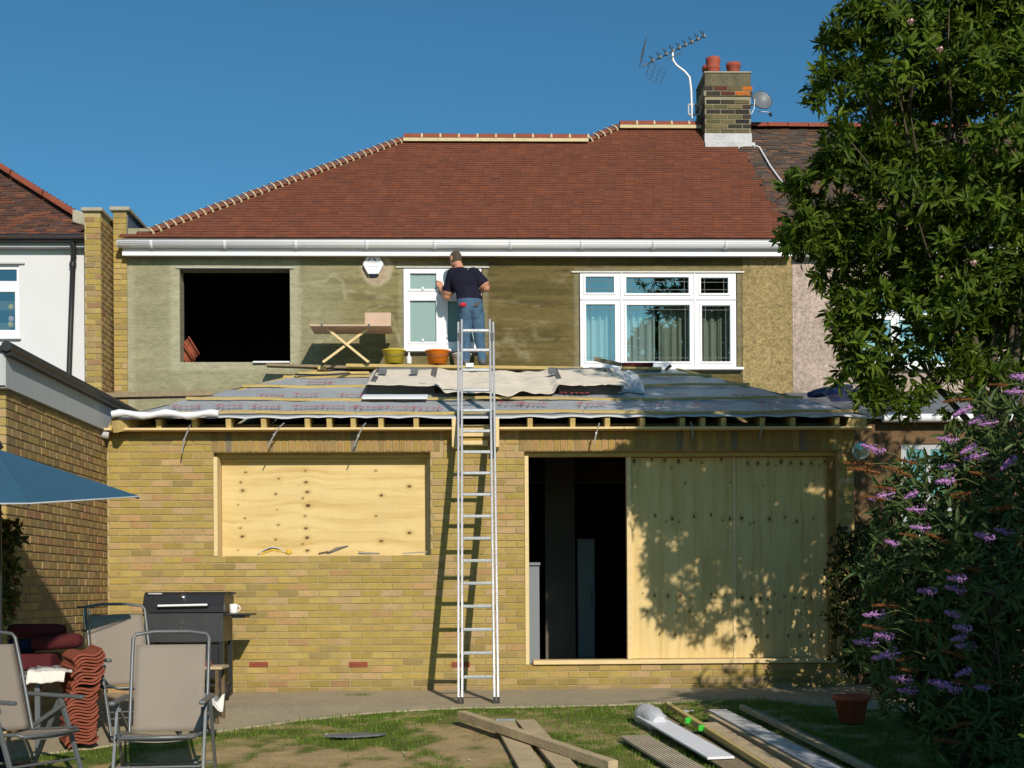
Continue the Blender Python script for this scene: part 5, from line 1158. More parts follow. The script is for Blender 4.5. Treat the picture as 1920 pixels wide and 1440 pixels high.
# ================================================================== LADDER
lx = P(897, 1320, -1.4).x; lf = -1.4; LT = 4.07; LEAN = .40
ld = thing('ladder', 'long aluminium double ladder leaning through the gap in the eaves', 'ladder', (lx, lf, g(lf)))
def lpt(dx, z, dy=0.0): return Vector((lx + dx, lf + LEAN * z + dy, z))
un = Vector((0, 1, -LEAN)).normalized(); 
z0_ = g(lf) + .012
for s_ in (-1, 1):
    for (dx, ztop, zbot, dy) in ((.195, LT - .03, z0_, .0), (.158, LT, z0_ + .0, -.005)):
        mb = MB(); a_, b_ = lpt(dx * s_, zbot, dy), lpt(dx * s_ - .003 * s_, ztop, dy); mb.bar(a_, b_, .024, .062, up=un); mb.build('rail', 'aluminium', ld, bevel=.004)
        mb = MB(); mb.bar(lpt(dx * s_, zbot - .012, dy), lpt(dx * s_, zbot + .05, dy), .029, .068, up=un); mb.build('foot', 'rubber', ld)
    mb = MB(); c = lpt(.178 * s_, LT - .16, -.02); mb.bar(c, c + Vector((0, -.02, -.09)), .035, .07, up=un); mb.build('hook', 'black_plastic', ld)
n_r = 17; dz_ = .25 / math.sqrt(1 + LEAN ** 2)
for k in range(n_r):
    z = .235 + k * dz_ * 1.0
    mb = MB(); c0, c1 = lpt(-.147, z, -.004), lpt(.147, z, -.004); sd2 = un
    mb.obox((c0 + c1) / 2, (.1475, 0, 0), Vector((0, .019, 0)), Vector((0, 0, .016))); mb.build('rung', 'aluminium', ld, bevel=.006)
# ================================================================== THE WORKMAN
def ell_loft(mb, rings, n=20):
    """rings: (centre, rx vector, ry vector)"""
    vs = []
    for (c, a_, b_) in rings:
        for k in range(n): t = 2 * math.pi * k / n; vs.append(Vector(c) + Vector(a_) * math.cos(t) + Vector(b_) * math.sin(t))
    fs = [(i * n + k, i * n + (k + 1) % n, (i + 1) * n + (k + 1) % n, (i + 1) * n + k) for i in range(len(rings) - 1) for k in range(n)]
    mb.idx(vs, fs); mb.poly([vs[k] for k in range(n - 1, -1, -1)]); mb.poly(vs[-n:])
def caps(mb, p, q, r1, r2, n=14):
    p, q = Vector(p), Vector(q); d = (q - p).normalized(); pts, rs = [], []
    for k in range(5): t = math.pi / 2 * k / 4; pts.append(p - d * (r1 * math.cos(t))); rs.append(max(r1 * math.sin(t), .0008))
    for k in range(5): t = math.pi / 2 * (1 - k / 4); pts.append(q + d * (r2 * math.cos(t))); rs.append(max(r2 * math.sin(t), .0008))
    mb.tube(pts, rs, n)
J = {'pel': P(882, 577, 3.10), 'wst': P(880, 560, 3.10), 'che': P(872, 528, 3.14), 'nb': P(863, 504, 3.20), 'nt': P(859, 496, 3.235), 'hd': P(854.5, 486, 3.265),
     'ls': P(849, 511, 3.22), 'le': P(838, 556, 3.28), 'lh': P(827, 541, 3.50), 'rs': P(890, 510, 3.13), 're': P(911, 540, 3.14), 'rh': P(896, 548, 3.36),
     'lp': P(873, 585, 3.10), 'lk': P(872, 634, 3.13), 'la': P(873, 679, 3.09), 'rp': P(893, 585, 3.10), 'rk': P(899, 634, 3.12), 'ra': P(905, 679, 3.09)}
zfoot = P(880, 686.5, 3.12).z
pb = MB(); ex = Vector((1, 0, 0)); ey = Vector((0, 1, 0)); tl = (J['nb'] - J['pel']).normalized(); sx_ = (J['rs'] - J['ls']).normalized()
ell_loft(pb, [(J['pel'] + Vector((0, 0, -.07)), ex * .13, ey * .10), (J['pel'], ex * .172, ey * .125), (J['wst'] + Vector((0, 0, -.02)), ex * .168, ey * .115), (J['wst'] + Vector((-.01, .01, .06)), ex * .165, ey * .11), (J['che'] + Vector((.005, 0, -.08)), ex * .178, ey * .115), (J['che'], ex * .195, ey * .125), (J['che'] + Vector((-.02, .02, .09)), sx_ * .188, ey * .11), (J['nb'] + Vector((0, 0, -.03)), sx_ * .145, ey * .085), (J['nb'] + Vector((0, 0, .01)), sx_ * .07, ey * .065)])
caps(pb, J['ls'] + Vector((.02, 0, -.01)), J['le'], .075, .052); caps(pb, J['ls'] + Vector((.0, 0, -.03)), J['ls'].lerp(J['le'], .75), .088, .085)
caps(pb, J['rs'] + Vector((-.02, 0, -.01)), J['re'], .075, .052); caps(pb, J['rs'] + Vector((0, 0, -.03)), J['rs'].lerp(J['re'], .72), .088, .084)
caps(pb, J['le'], J['lh'] + Vector((.0, -.03, -.02)), .050, .033); caps(pb, J['re'], J['rh'], .050, .033)
caps(pb, J['nb'] + Vector((0, 0, -.02)), J['nt'], .062, .056)
for (a_, b_, c_) in (('lp', 'lk', 'la'), ('rp', 'rk', 'ra')):
    caps(pb, J[a_] + Vector((0, .0, .03)), J[b_], .105, .074); caps(pb, J[a_] + Vector((0, -.045, .035)), J[a_] + Vector((0, -.02, -.08)), .085, .075)
    caps(pb, J[b_], J[c_] + Vector((0, 0, .0)), .073, .058); an = J[c_]
    caps(pb, Vector((an.x, an.y - .035, zfoot + .04)), Vector((an.x - .02, an.y + .14, zfoot + .032)), .042, .036)
# head
fd = Vector((-.62, .72, -.30)).normalized(); hu = (Vector((0, 0, 1)) - fd * fd.z).normalized(); hr = fd.cross(hu)
hc = J['hd']
ell_loft(pb, [(hc - hu * .105 + fd * .02, hr * .030, fd * .035), (hc - hu * .085 + fd * .018, hr * .055, fd * .068), (hc - hu * .04 + fd * .004, hr * .070, fd * .090), (hc, hr * .075, fd * .096), (hc + hu * .045 - fd * .004, hr * .073, fd * .093), (hc + hu * .085 - fd * .006, hr * .055, fd * .068), (hc + hu * .104 - fd * .008, hr * .022, fd * .03)])
caps(pb, hc + fd * .088 + hu * .012, hc + fd * .112 - hu * .028, .009, .015); caps(pb, hc + fd * .075 - hu * .085, hc + fd * .07 - hu * .09, .022, .022)
for s_ in (-1, 1): caps(pb, hc + hr * .074 * s_ + hu * .020 - fd * .005, hc + hr * .076 * s_ - hu * .025 + fd * .002, .014, .010)
# hands: palm, four fingers and thumb
def hand(wr, aim, side, curl):
    aim = Vector(aim).normalized(); up_ = Vector((0, 0, 1)); lat = aim.cross(up_).normalized() * side; nrm = lat.cross(aim).normalized()
    ell_loft(pb, [(wr - aim * .01, lat * .028, nrm * .020), (wr + aim * .03, lat * .038, nrm * .018), (wr + aim * .075, lat * .042, nrm * .015), (wr + aim * .09, lat * .036, nrm * .012)], 14)
    for i, L in enumerate((.070, .080, .074, .058)):
        b = wr + aim * .085 + lat * (-.030 + .020 * i); m1_ = b + aim * L * .5 + nrm * curl * .012; e = m1_ + aim * L * .38 + nrm * curl * .035
        caps(pb, b, m1_, .0095, .0088, 8); caps(pb, m1_, e, .0088, .0075, 8)
    b = wr + aim * .025 - lat * .032; caps(pb, b, b + aim * .035 - lat * .022, .012, .010, 8); caps(pb, b + aim * .035 - lat * .022, b + aim * .062 - lat * .018, .010, .008, 8)
hand(J['lh'], (-.15, .35, .95), 1, -1); hand(J['rh'], (-.75, .55, .2), 1, -1)
me = pb.mesh('tmp', 'skin'); to = bpy.data.objects.new('tmp', me); col.objects.link(to)
r_ = to.modifiers.new('r', 'REMESH'); r_.mode = 'VOXEL'; r_.voxel_size = .0075
s2 = to.modifiers.new('s', 'SMOOTH'); s2.factor = .5; s2.iterations = 3
bpy.context.view_layer.update(); e = to.evaluated_get(bpy.context.evaluated_depsgraph_get()); bm_ = bpy.data.meshes.new_from_object(e); bpy.data.objects.remove(to)
wz_ = J['wst'].z - .015
vs = np.zeros(len(bm_.vertices) * 3); bm_.vertices.foreach_get('co', vs); vs = vs.reshape(-1, 3)
# cloth folds in shirt and jeans
nv = np.zeros(len(vs) * 3); bm_.vertices.foreach_get('normal', nv); nv = nv.reshape(-1, 3)
fold = fbm(vs[:, 0] * 9 + vs[:, 1] * 5, vs[:, 2] * 7, 3, 3) - .5
amp = np.where(vs[:, 2] < zfoot + .10, 0, np.where(vs[:, 2] < wz_, .022, np.where(vs[:, 2] < J['nb'].z - .02, .018, 0)))
far = np.minimum(np.linalg.norm(vs - np.array(J['lh']), axis=1), np.linalg.norm(vs - np.array(J['rh']), axis=1)); amp = amp * sstep(.18, .30, far)
vs2 = vs + nv * (fold * amp)[:, None]; bm_.vertices.foreach_set('co', vs2.ravel())
bm_.materials.clear()
for mt in ('skin', 'tshirt', 'jeans', 'hair', 'shoe'): bm_.materials.append(MATS[mt])
def sd_(c, p, q):
    d = q - p; t = max(0, min(1, (c - p).dot(d) / d.dot(d))); return (c - p - d * t).length, t
for pl in bm_.polygons:
    c = Vector(pl.center); mi = 1
    dh = (c - hc).length; arm = min(((*sd_(c, J['ls'], J['le']), 'u'), (*sd_(c, J['rs'], J['re']), 'u'), (*sd_(c, J['le'], J['lh']), 'f'), (*sd_(c, J['re'], J['rh']), 'f')), key=lambda x: x[0])
    if c.z < zfoot + .075: mi = 4
    elif c.z < wz_ and not (arm[0] < .06 and arm[2] == 'f'): mi = 2
    elif c.z > J['nb'].z - .0 + .012 and dh < .2:
        loc = c - hc; u_, f_ = loc.dot(hu), loc.dot(fd)
        mi = 3 if (u_ > .045 and f_ < .075) or (f_ < .015 and u_ > -.06 and abs(loc.dot(hr)) < .074) else 0
    elif (arm[2] == 'f' and arm[0] < .075 and (c.x > J['re'].x - .075 or c.y > 3.25 or c.x < J['le'].x + .05)) or (arm[2] == 'u' and arm[1] > .80 and arm[0] < .085): mi = 0
    if min((c - J['lh']).length, (c - J['rh']).length) < .14 and c.y > 3.27: mi = 0
    pl.material_index = mi; pl.use_smooth = True
man = thing('person', 'person in navy polo shirt and blue jeans working at the small white window', 'person', (J['pel'].x, 3.12, zfoot))
bo2 = bpy.data.objects.new('body', bm_); col.objects.link(bo2); bo2.parent = man; bo2.location = -WL[man.name]; WL[bo2.name] = Vector((0, 0, 0))
mb = MB(); a_ = J['lh'] + Vector((.0, -.035, -.05)); dd = (J['lh'] - J['le']).normalized(); mb.tube([a_ - dd * .014, a_ + dd * .014], .037, 14); mb.build('watch', 'alu_dark', man)
mb = MB(); c = P(868, 571, 2.965); mb.lathe([(0, -.03), (.03, -.02), (.042, 0), (.03, .02), (0, .03)], c, 12, M=Matrix(((1.25, 0, 0), (0, .5, 0), (0, 0, 1)))); mb.build('pocket_rag', 'red_cloth', man)
mb = MB(); c = P(894, 571, 2.965); mb.obox(c, (.03, 0, 0), (0, .012, 0), (.01, 0, .025)); mb.build('pocket_tool', 'black_plastic', man)
for s_ in (-1, 1): mb = MB(); mb.lathe([(0, -.008), (.008, 0), (0, .008)], hc + fd * .088 + hu * .018 + hr * .03 * s_, 8); mb.build('eye', 'black_paint', man)
mb = MB(); mb.bar(hc + fd * .094 - hu * .058 - hr * .022, hc + fd * .094 - hu * .058 + hr * .022, .006, .006); mb.build('mouth', 'cushion', man)

# ================================================================== SMALL THINGS ON THE WINDOW SILL
def sill(px): return P(px, 1041, -.0)
zs_ = wz0 + .012
def sp(px, dy=.045): p = P(px, 1040, dy); return Vector((p.x, dy, zs_))
pf = thing('pointing_tools', 'blue grey plastering float with yellow glove on the boarded window ledge', 'tool', sp(520))
mb = MB(); a_, b_ = sp(482), sp(540); mb.grid(lambda u, v: (a_.x + (b_.x - a_.x) * u, .02 + .05 * v, zs_ + .004 + .085 * math.sin(u * 3.0) * (1 - .25 * v)), 14, 5); o = mb.build('float_blade', 'plastic_film', pf); q = o.modifiers.new('t', 'SOLIDIFY'); q.thickness = .008
mb = MB(); mb.tube([sp(488, .03) + Vector((0, 0, .012)), sp(512, .03) + Vector((0, 0, .055)), sp(536, .03) + Vector((0, 0, .03))], .011, 8); mb.build('strap', 'yellow_glove', pf)
gl = thing('work_glove', 'crumpled yellow work glove on the boarded window ledge', 'glove', sp(543))
mb = MB(); c = sp(541, .03)
for k in range(5): an = .5 + .45 * k; mb.tube([c + Vector((0, 0, .03)), c + Vector((.035 * math.cos(an), -.01, .03 + .03 * math.sin(an)))], [.016, .010], 8)
mb.lathe([(0, .0), (.034, .008), (.036, .03), (.02, .05), (0, .055)], c, 12); mb.build('palm', 'yellow_glove', gl)
tr = thing('trowel', 'muddy steel trowel lying on the boarded window ledge', 'trowel', sp(628))
mb = MB(); a_ = sp(612, .03); mb.idx([a_ + Vector(v) for v in ((0, -.01, .02), (.06, -.035, .035), (.19, -.02, .085), (.23, .01, .10), (.10, .03, .08))], [(0, 1, 2, 3, 4)]); o = mb.build('blade', 'tool_steel', tr); q = o.modifiers.new('t', 'SOLIDIFY'); q.thickness = .02
mb = MB(); mb.tube([a_ + Vector((.02, 0, .03)), sp(602, .02) + Vector((0, 0, .015)), sp(598, .0) + Vector((0, 0, .008))], .011, 8); mb.build('handle', 'timber_dark', tr)
mb = MB(); mb.tube([sp(672) + Vector((0, 0, .02)), sp(686) + Vector((0, 0, .012)), sp(712) + Vector((0, 0, .010))], [.016, .012, .008], 8); mb.build('pointing_iron', 'tool_steel', label='small dark pointing iron lying on the boarded window ledge', cat='tool')
mb = MB(); mb.bar(sp(755, -.02) + Vector((0, 0, .008)), sp(801, -.01) + Vector((0, 0, .022)), .03, .012); mb.build('flat_bar', 'tool_steel', label='flat steel bar poking out of the window ledge beside the ladder', cat='tool')

# ================================================================== BARBECUE
bz = g(-.75) + .01
bc = P(345, 1200, -.72); bx0, bx1 = P(268, 1150, -.95).x, P(420, 1150, -.95).x; bm0 = (bx0 + bx1) / 2
bq = thing('gas_barbecue', 'black gas barbecue trolley with steel lid handle standing against the brick wall', 'barbecue', (bm0, -.7, bz))
zh1, zh0, zs1 = P(345, 1110, -.9).z, P(345, 1148, -.95).z, P(345, 1201, -.95).z
mb = MB(); pf_ = [(-.40, zh0), (-.97, zh0), (-.97, zh0 + .06), (-.90, zh1 - .03), (-.86, zh1), (-.46, zh1), (-.40, zh1 - .05)]
for x in (bx0, bx1): mb.poly([(x, y, z) for (y, z) in (pf_ if x == bx0 else pf_[::-1])])
for i in range(len(pf_)): (ya, za), (yb2, zb2) = pf_[i], pf_[(i + 1) % len(pf_)]; mb.poly([(bx0, ya, za), (bx1, ya, za), (bx1, yb2, zb2), (bx0, yb2, zb2)])
lid = mb.build('lid', 'bbq_black', bq, bevel=.012)
zhd = P(345, 1137, -1.02).z; mb = MB(); a_, b_ = P(296, 1136, -1.02), P(389, 1134, -1.02); mb.tube([a_, b_], .012, 10); mb.build('handle', 'upvc', lid)
for c in (a_, b_): mb = MB(); mb.tube([c, c + Vector((0, .07, 0))], .010, 8); mb.build('handle_post', 'bbq_black', lid)
gc_ = P(343, 1119, -.925); mb = MB(); mb.lathe([(0, .012), (.028, .010), (.030, 0), (.030, -.02)], gc_, 18, M=Vector((0, -1, .5)).normalized().to_track_quat('Z', 'Y').to_matrix()); mb.build('thermometer', 'chrome', lid)
a_, b_ = P(278, 1113, -.915), P(304, 1113, -.915); mb = MB(); mb.obox((a_ + b_) / 2, (b_ - a_) / 2, (0, .003, 0), (0, 0, .007)); mb.build('maker_plate', 'lead', lid)
mb = MB(); mb.box(bx0 + .01, bx1 - .01, -.95, -.42, zs1 - .02, zh0 - .004); mb.build('firebox', 'bbq_grey', bq, bevel=.008)
mb = MB(); c = P(341, 1168, -.955); mb.tube([c, c + Vector((0, -.03, -.0))], .012, 10); mb.build('knob', 'chrome', bq); mb = MB(); mb.tube([c + Vector((0, -.012, 0)), c + Vector((-.012, -.014, -.06))], .005, 6); mb.build('lever', 'chrome', bq)
zsf = P(440, 1150, -.8).z
for (a_, b_) in ((P(212, 1152, -.8).x, bx0 - .004), (bx1 + .004, P(474, 1148, -.8).x)):
    mb = MB(); mb.box(a_, b_, -.93, -.55, zsf - .022, zsf); mb.build('side_shelf', 'bbq_black', bq, bevel=.008); mb = MB(); mb.box(a_ + (b_ - a_) * .25, b_ - (b_ - a_) * .25, -.9, -.58, zsf - .045, zsf - .0225); mb.build('shelf_bracket', 'bbq_black', bq)
mb = MB(); a_ = P(430, 1112, -.6); mb.box(bx1 + .003, a_.x + .06, -.62, -.55, a_.z - .012, a_.z + .01); mb.build('rear_rail', 'bbq_black', bq)
for x in (bx0 + .03, bx1 - .03):
    for y in (-.93, -.45): mb = MB(); mb.box(x - .022, x + .022, y - .02, y + .02, bz + .03, zs1 - .021); mb.build('leg', 'bbq_black', bq)
mb = MB(); mb.box(bx0 + .06, bx1 - .055, -.90, -.88, bz + .22, zs1 - .03); mb.build('front_panel', 'bbq_black', bq)
mb = MB(); mb.box(bx0 + .02, bx1 - .02, -.92, -.46, bz + .14, bz + .165); mb.build('bottom_shelf', 'bbq_black', bq)
for x in (bx0 - .01, bx1 + .01): mb = MB(); mb.lathe([(0, -.025), (.075, -.025), (.085, -.015), (.085, .015), (.075, .025), (0, .025)], (x, -.92, bz + .085), 18, M=Matrix.Rotation(math.pi / 2, 3, 'Y')); mb.build('wheel', 'rubber', bq)
c = P(438, 1146, -.76); c.z = zsf + .001
mg = thing('mug', 'white ceramic mug standing on the barbecue side shelf', 'mug', c)
mb = MB(); mb.lathe([(0, 0), (.038, 0), (.041, .004), (.041, .095), (.038, .095), (.036, .01), (0, .01)], c, 20); mb.build('cup', 'ceramic', mg); mb = MB(); mb.tube([c + Vector((.039 + .028 * math.sin(t), 0, .05 + .03 * math.cos(t))) for t in [math.pi * k / 8 for k in range(9)]], .006, 6); mb.build('handle', 'ceramic', mg)

# ================================================================== PATIO CHAIRS, TABLE, PARASOL, STACKED TILES
def make_chair():
    """faces -Y, origin on the ground"""
    t = thing('folding_chair', '', 'chair', (0, 0, 0)); W = .28; 
    BK = [(.20, .40), (.245, .58), (.305, .82), (.375, 1.07)]
    def bp(v):                                                      # point on the curved back, v 0..1
        k = v * 3; i = min(2, int(k)); f = k - i; return (BK[i][0] * (1 - f) + BK[i + 1][0] * f, BK[i][1] * (1 - f) + BK[i + 1][1] * f)
    mb = MB(); mb.grid(lambda u, v: (-(W - .035) + 2 * (W - .035) * u, bp(.03 + .91 * v)[0] + .018 * math.sin(math.pi * u), bp(.03 + .91 * v)[1]), 10, 12); o = mb.build('back_sling', 'sling', t); q = o.modifiers.new('t', 'SOLIDIFY'); q.thickness = .004
    mb = MB(); mb.grid(lambda u, v: (-(W - .035) + 2 * (W - .035) * u, -.27 + .49 * v, .445 - .022 * math.sin(math.pi * u) - .035 * v - (.03 * (1 - v * 6) if v < .16 else 0)), 10, 12); o = mb.build('seat_sling', 'sling', t); q = o.modifiers.new('t', 'SOLIDIFY'); q.thickness = .004
    mb = MB(); pts = [(-W + .012, y, z) for (y, z) in BK] + [(-W + .03, .392, 1.10), (-.12, .405, 1.118), (.12, .405, 1.118), (W - .03, .392, 1.10)] + [(W - .012, y, z) for (y, z) in BK[::-1]]; mb.tube(pts, .0135, 8); mb.build('back_frame', 'chair_frame', t)
    mb = MB(); mb.tube([(-W + .012, .24, .405), (-W + .012, -.24, .440), (-W + .04, -.285, .425), (W - .04, -.285, .425), (W - .012, -.24, .440), (W - .012, .24, .405)], .013, 8); mb.build('seat_frame', 'chair_frame', t)
    for s_ in (-1, 1):
        x = W * s_ + .018 * s_
        mb = MB(); mb.bar((x, -.27, .655), (x, .275, .665), .045, .028); mb.build('armrest', 'chair_frame', t, bevel=.01)
        mb = MB(); mb.bar((x, -.05, .645), (x, -.30, .0), .022, .035, up=(0, 1, 0)); mb.build('leg', 'chair_frame', t, bevel=.004)
        mb = MB(); mb.bar((x + .024 * s_, -.02, .645), (x + .024 * s_, .33, .0), .022, .035, up=(0, 1, 0)); mb.build('leg', 'chair_frame', t, bevel=.004)
        mb = MB(); mb.bar((x - .02 * s_, .20, .44), (x - .02 * s_, -.10, .60), .018, .03, up=(0, 1, 0)); mb.build('brace', 'chair_frame', t)
        mb = MB(); mb.bar((x - .0 * s_, -.31, .012), (x - .0 * s_, -.285, .03), .03, .03); mb.build('foot_cap', 'rubber', t)
    mb = MB(); mb.tube([(-W, -.215, .22), (W, -.215, .22)], .010, 6); mb.build('stretcher', 'chair_frame', t); mb = MB(); mb.tube([(-W - .02, .23, .19), (W + .02, .23, .19)], .010, 6); mb.build('stretcher', 'chair_frame', t)
    return t
ch1 = make_chair(); 
def place(o, px, Y, rz, label):
    d = P(px, 1300, Y); o.location = (d.x, Y, g(Y) + .012); o.rotation_euler = (0, 0, rz); o['label'] = label; o['group'] = 'folding garden chairs round the table'; return o
ch2 = copy_tree(ch1); ch3 = copy_tree(ch1)
place(ch1, 306, -5.2, math.radians(4), 'taupe folding garden chair with its whole back panel in view before the barbecue')
place(ch2, 42, -5.1, math.radians(60), 'taupe folding garden chair at the picture edge turned sideways to the table')
place(ch3, 248, -2.95, math.radians(36), 'taupe folding garden chair tucked behind beside the stacked roof tiles')
# table with grey top
tc = P(40, 1260, -3.15); tz = P(110, 1262, -3.5).z
tb = thing('garden_table', 'grey garden table carrying cloths and rolled cushions', 'table', (tc.x - .35, -3.2, g(-3.2)))
tx0, tx1, ty0, ty1 = tc.x - 1.25, P(108, 1270, -3.4).x, -3.75, -2.80
mb = MB(); mb.box(tx0, tx1, ty0, ty1, tz - .025, tz); mb.build('table_top', 'table_grey', tb, bevel=.01)
mb = MB(); mb.box(tx0 + .04, tx1 - .04, ty0 + .04, ty1 - .04, tz - .07, tz - .0255); mb.build('apron', 'chair_frame', tb)
for x in (tx0 + .07, tx1 - .07):
    for y in (ty0 + .07, ty1 - .07): mb = MB(); mb.bar((x, y, g(y) - .0), (x, y, tz - .071), .04, .04, up=(0, 1, 0)); mb.build('leg', 'chair_frame', tb)
def cloth(name, mat, x0, x1, y0, y1, seed, drape, **kw):
    mb = MB()
    def fn(u, v):
        x = x0 + (x1 - x0) * u + .03 * (float(vnoise(v * 4, u * 2, seed)) - .5); y = y0 + (y1 - y0) * v + .05 * (float(vnoise(u * 5, v * 2, seed + 1)) - .5); z = tz + .012 + .045 * float(fbm(u * 4, v * 4, seed + 2, 3))
        if y < ty0: z -= (ty0 - y) * 1.0; y = ty0 - .012 - .25 * (ty0 - y)
        return (x, y, z)
    mb.grid(fn, 30, 24); o = mb.build(name, mat, **kw); q = o.modifiers.new('t', 'SOLIDIFY'); q.thickness = .006; return o
cloth('rag', 'cloth_white', P(56, 1250, -3.7).x, P(128, 1250, -3.7).x, -3.84, -3.45, 4, .1, label='crumpled off white rag hanging over the edge of the garden table', cat='rag')
cloth('folded_cloth', 'table_grey', P(55, 1230, -3.4).x, P(110, 1230, -3.4).x, -3.40, -3.1, 14, .1, label='grey cloth folded on the table behind the white rag', cat='cloth')
def roll(px0, px1, py, Y, r, mat, name, label, tilt=0.0):
    a_, b_ = P(px0, py, Y), P(px1, py, Y); b_.z += tilt; base = Vector(((a_.x + b_.x) / 2, Y, a_.z - r)); t = thing(name, label, 'cushion', base)
    mb = MB(); n = 10; pts = [a_.lerp(b_, k / n) for k in range(n + 1)]; mb.tube(pts, [r * .8] + [r * (1 + .03 * math.sin(k * 3)) for k in range(n - 1)] + [r * .8], 18); mb.build('cover', mat, t)
    for f_ in (.62, .32): mb = MB(); c = b_ + Vector((.004, 0, 0)); mb.tube([c + Vector((0, r * f_ * math.cos(u), r * f_ * math.sin(u))) for u in [6.28 * k / 16 for k in range(17)]], .008, 5); mb.build('piping', mat, t)
    return t
roll(18, 120, 1183, -3.0, .062, 'cushion', 'rolled_cushion', 'dark maroon seat cushion rolled up on the table, topmost of the pile')
roll(62, 150, 1207, -3.1, .065, 'cushion', 'rolled_cushion', 'maroon seat cushion rolled beside the roof tiles under the topmost roll', .03)
roll(-20, 66, 1211, -2.98, .065, 'cushion_navy', 'rolled_cushion', 'navy blue seat cushion rolled under the maroon ones')
mb = MB(); c = P(70, 1224, -3.1); mb.box(c.x - .75, c.x + .14, -3.18, -2.86, tz + .002, P(70, 1224, -3.0).z); mb.build('flat_cushion', 'cushion', bevel=.03, label='flat maroon cushion at the bottom of the cushion pile on the table', cat='cushion')
# stacked roof tiles, each its own
def tile_mesh():
    mb = MB(); n = 14
    def fn(u, v): x = -.125 + .25 * u; return (x, -.19 + .38 * v, .024 * math.sin(u * 2 * math.pi) + .008 * u)
    mb.grid(fn, n, 2); b = len(mb.v) // 1
    mb.grid(lambda u, v: (fn(u, v)[0], fn(u, v)[1], fn(u, v)[2] - .016), n, 2)
    for i in range(n):
        for v in (0, 1):
            p0, p1 = fn(i / n, v), fn((i + 1) / n, v); q = [p0, p1, (p1[0], p1[1], p1[2] - .016), (p0[0], p0[1], p0[2] - .016)]; mb.poly(q)
    return mb.mesh('roof_tile', 'terracotta')
tm = tile_mesh(); sb = P(146, 1300, -3.45)
for i in range(28):
    o = bpy.data.objects.new('roof_tile', tm); col.objects.link(o); k = i + (.8 if i > 17 else 0)
    o.location = (sb.x + .001 * k + (.015 if i > 17 else 0) + random.uniform(-.014, .014), -3.45 + random.uniform(-.01, .01), g(-3.45) + .075 + .0255 * k); o.rotation_euler = (math.radians(4), math.radians(-15 if i < 18 else -19), math.radians(24 if i < 18 else 30) + random.uniform(-.07, .07))
    tag(o, 'wavy red clay roof tile in the tall stack beside the garden table', 'roof tile', 'clay roof tiles stacked by the table')
# slim metal stand against the neighbour's wall
c = P(160, 1300, -1.6)
ms = thing('metal_stand', 'thin steel tube stand with dark crossbar behind the stacked tiles', 'stand', (c.x, -1.6, g(-1.6)))
for px in (157, 167): mb = MB(); mb.tube([P(px, 1142, -1.6), P(px + 1, 1300, -1.6)], .011, 8); mb.build('post', 'chrome', ms)
mb = MB(); mb.bar(P(145, 1138, -1.6), P(175, 1139, -1.6), .05, .02); mb.build('crossbar', 'black_plastic', ms)
for py in (1183, 1228): mb = MB(); mb.bar(P(155, py, -1.6), P(170, py, -1.6), .04, .014); mb.build('clamp', 'black_plastic', ms)
# low stool right of the chair with tools on it
c = P(392, 1262, -2.3); zt_ = P(392, 1248, -2.3).z
stl = thing('work_stool', 'low timber stool with a clay tile and papers beside the garden chair', 'stool', (c.x, -2.3, g(-2.3)))
mb = MB(); a_, b_ = P(352, 1250, -2.3), P(424, 1250, -2.3); mb.box(a_.x, b_.x, -2.5, -2.15, zt_ - .025, zt_); mb.build('seat', 'timber_ground', stl, bevel=.004)
for x in (a_.x + .04, b_.x - .05):
    for y in (-2.47, -2.18): mb = MB(); mb.bar((x, y, g(y)), (x, y, zt_ - .026), .03, .03, up=(0, 1, 0)); mb.build('leg', 'timber_dark', stl)
mb = MB(); mb.idx([(a_.x + .04, -2.46, zt_ + .003), (b_.x - .10, -2.46, zt_ + .003), (b_.x - .14, -2.25, zt_ + .035), (a_.x + .04, -2.22, zt_ + .06)], [(0, 1, 2, 3)]); o = mb.build('clay_tile', 'terracotta', label='flat red clay tile lying on the low stool', cat='tile'); q = o.modifiers.new('t', 'SOLIDIFY'); q.thickness = .012
ck = thing('canvas_bag', 'grey canvas bag with white cloth spilling out next to the chair', 'bag', G(405, 1345))
c = P(388, 1318, -3.35); mb = MB(); mb.lathe([(0, -.13), (.09, -.125), (.11, -.05), (.095, .05), (.05, .08), (0, .085)], c, 18, M=Matrix(((1, 0, 0), (0, .8, 0), (0, 0, 1)))); mb.build('bag_body', 'table_grey', ck)
mb = MB(); c2 = P(412, 1318, -3.5); mb.grid(lambda u, v: (c2.x - .07 + .10 * u, c2.y - .02 + .1 * v - .05 * math.sin(3 * u), c2.z - .04 + .08 * v + .03 * math.sin(5 * u + 3 * v)), 16, 10); o = mb.build('spilling_cloth', 'cloth_white', ck); q = o.modifiers.new('t', 'SOLIDIFY'); q.thickness = .008

# parasol: canopy tilted towards the garden
ua = P(-6, 842, -4.4); RP = 1.05
up_ = thing('parasol', 'blue garden parasol with its canopy tilted over the table', 'parasol', (ua.x, -4.4, g(-4.4)))
nrm = Vector((.0, -.12, 1)).normalized(); e1_ = Vector((1, 0, -.02)).normalized(); e1_ = (e1_ - nrm * e1_.dot(nrm)).normalized(); e2_ = nrm.cross(e1_)
DROP = .36
def rim(k, f=1.0): t = math.radians(60 * k); return ua + (e1_ * math.cos(t) + e2_ * math.sin(t)) * RP * f - nrm * DROP * f
mb = MB()
for k in range(6):
    def fn(u, v, k=k):
        p = rim(k, v).lerp(rim(k + 1, v), u); sag = .045 * v * math.sin(math.pi * u) * 1.0; return p + nrm * (-sag * .3) + (ua - rim(k, 1).lerp(rim(k + 1, 1), .5)).normalized() * sag * .8
    mb.grid(fn, 8, 8, sm=False)
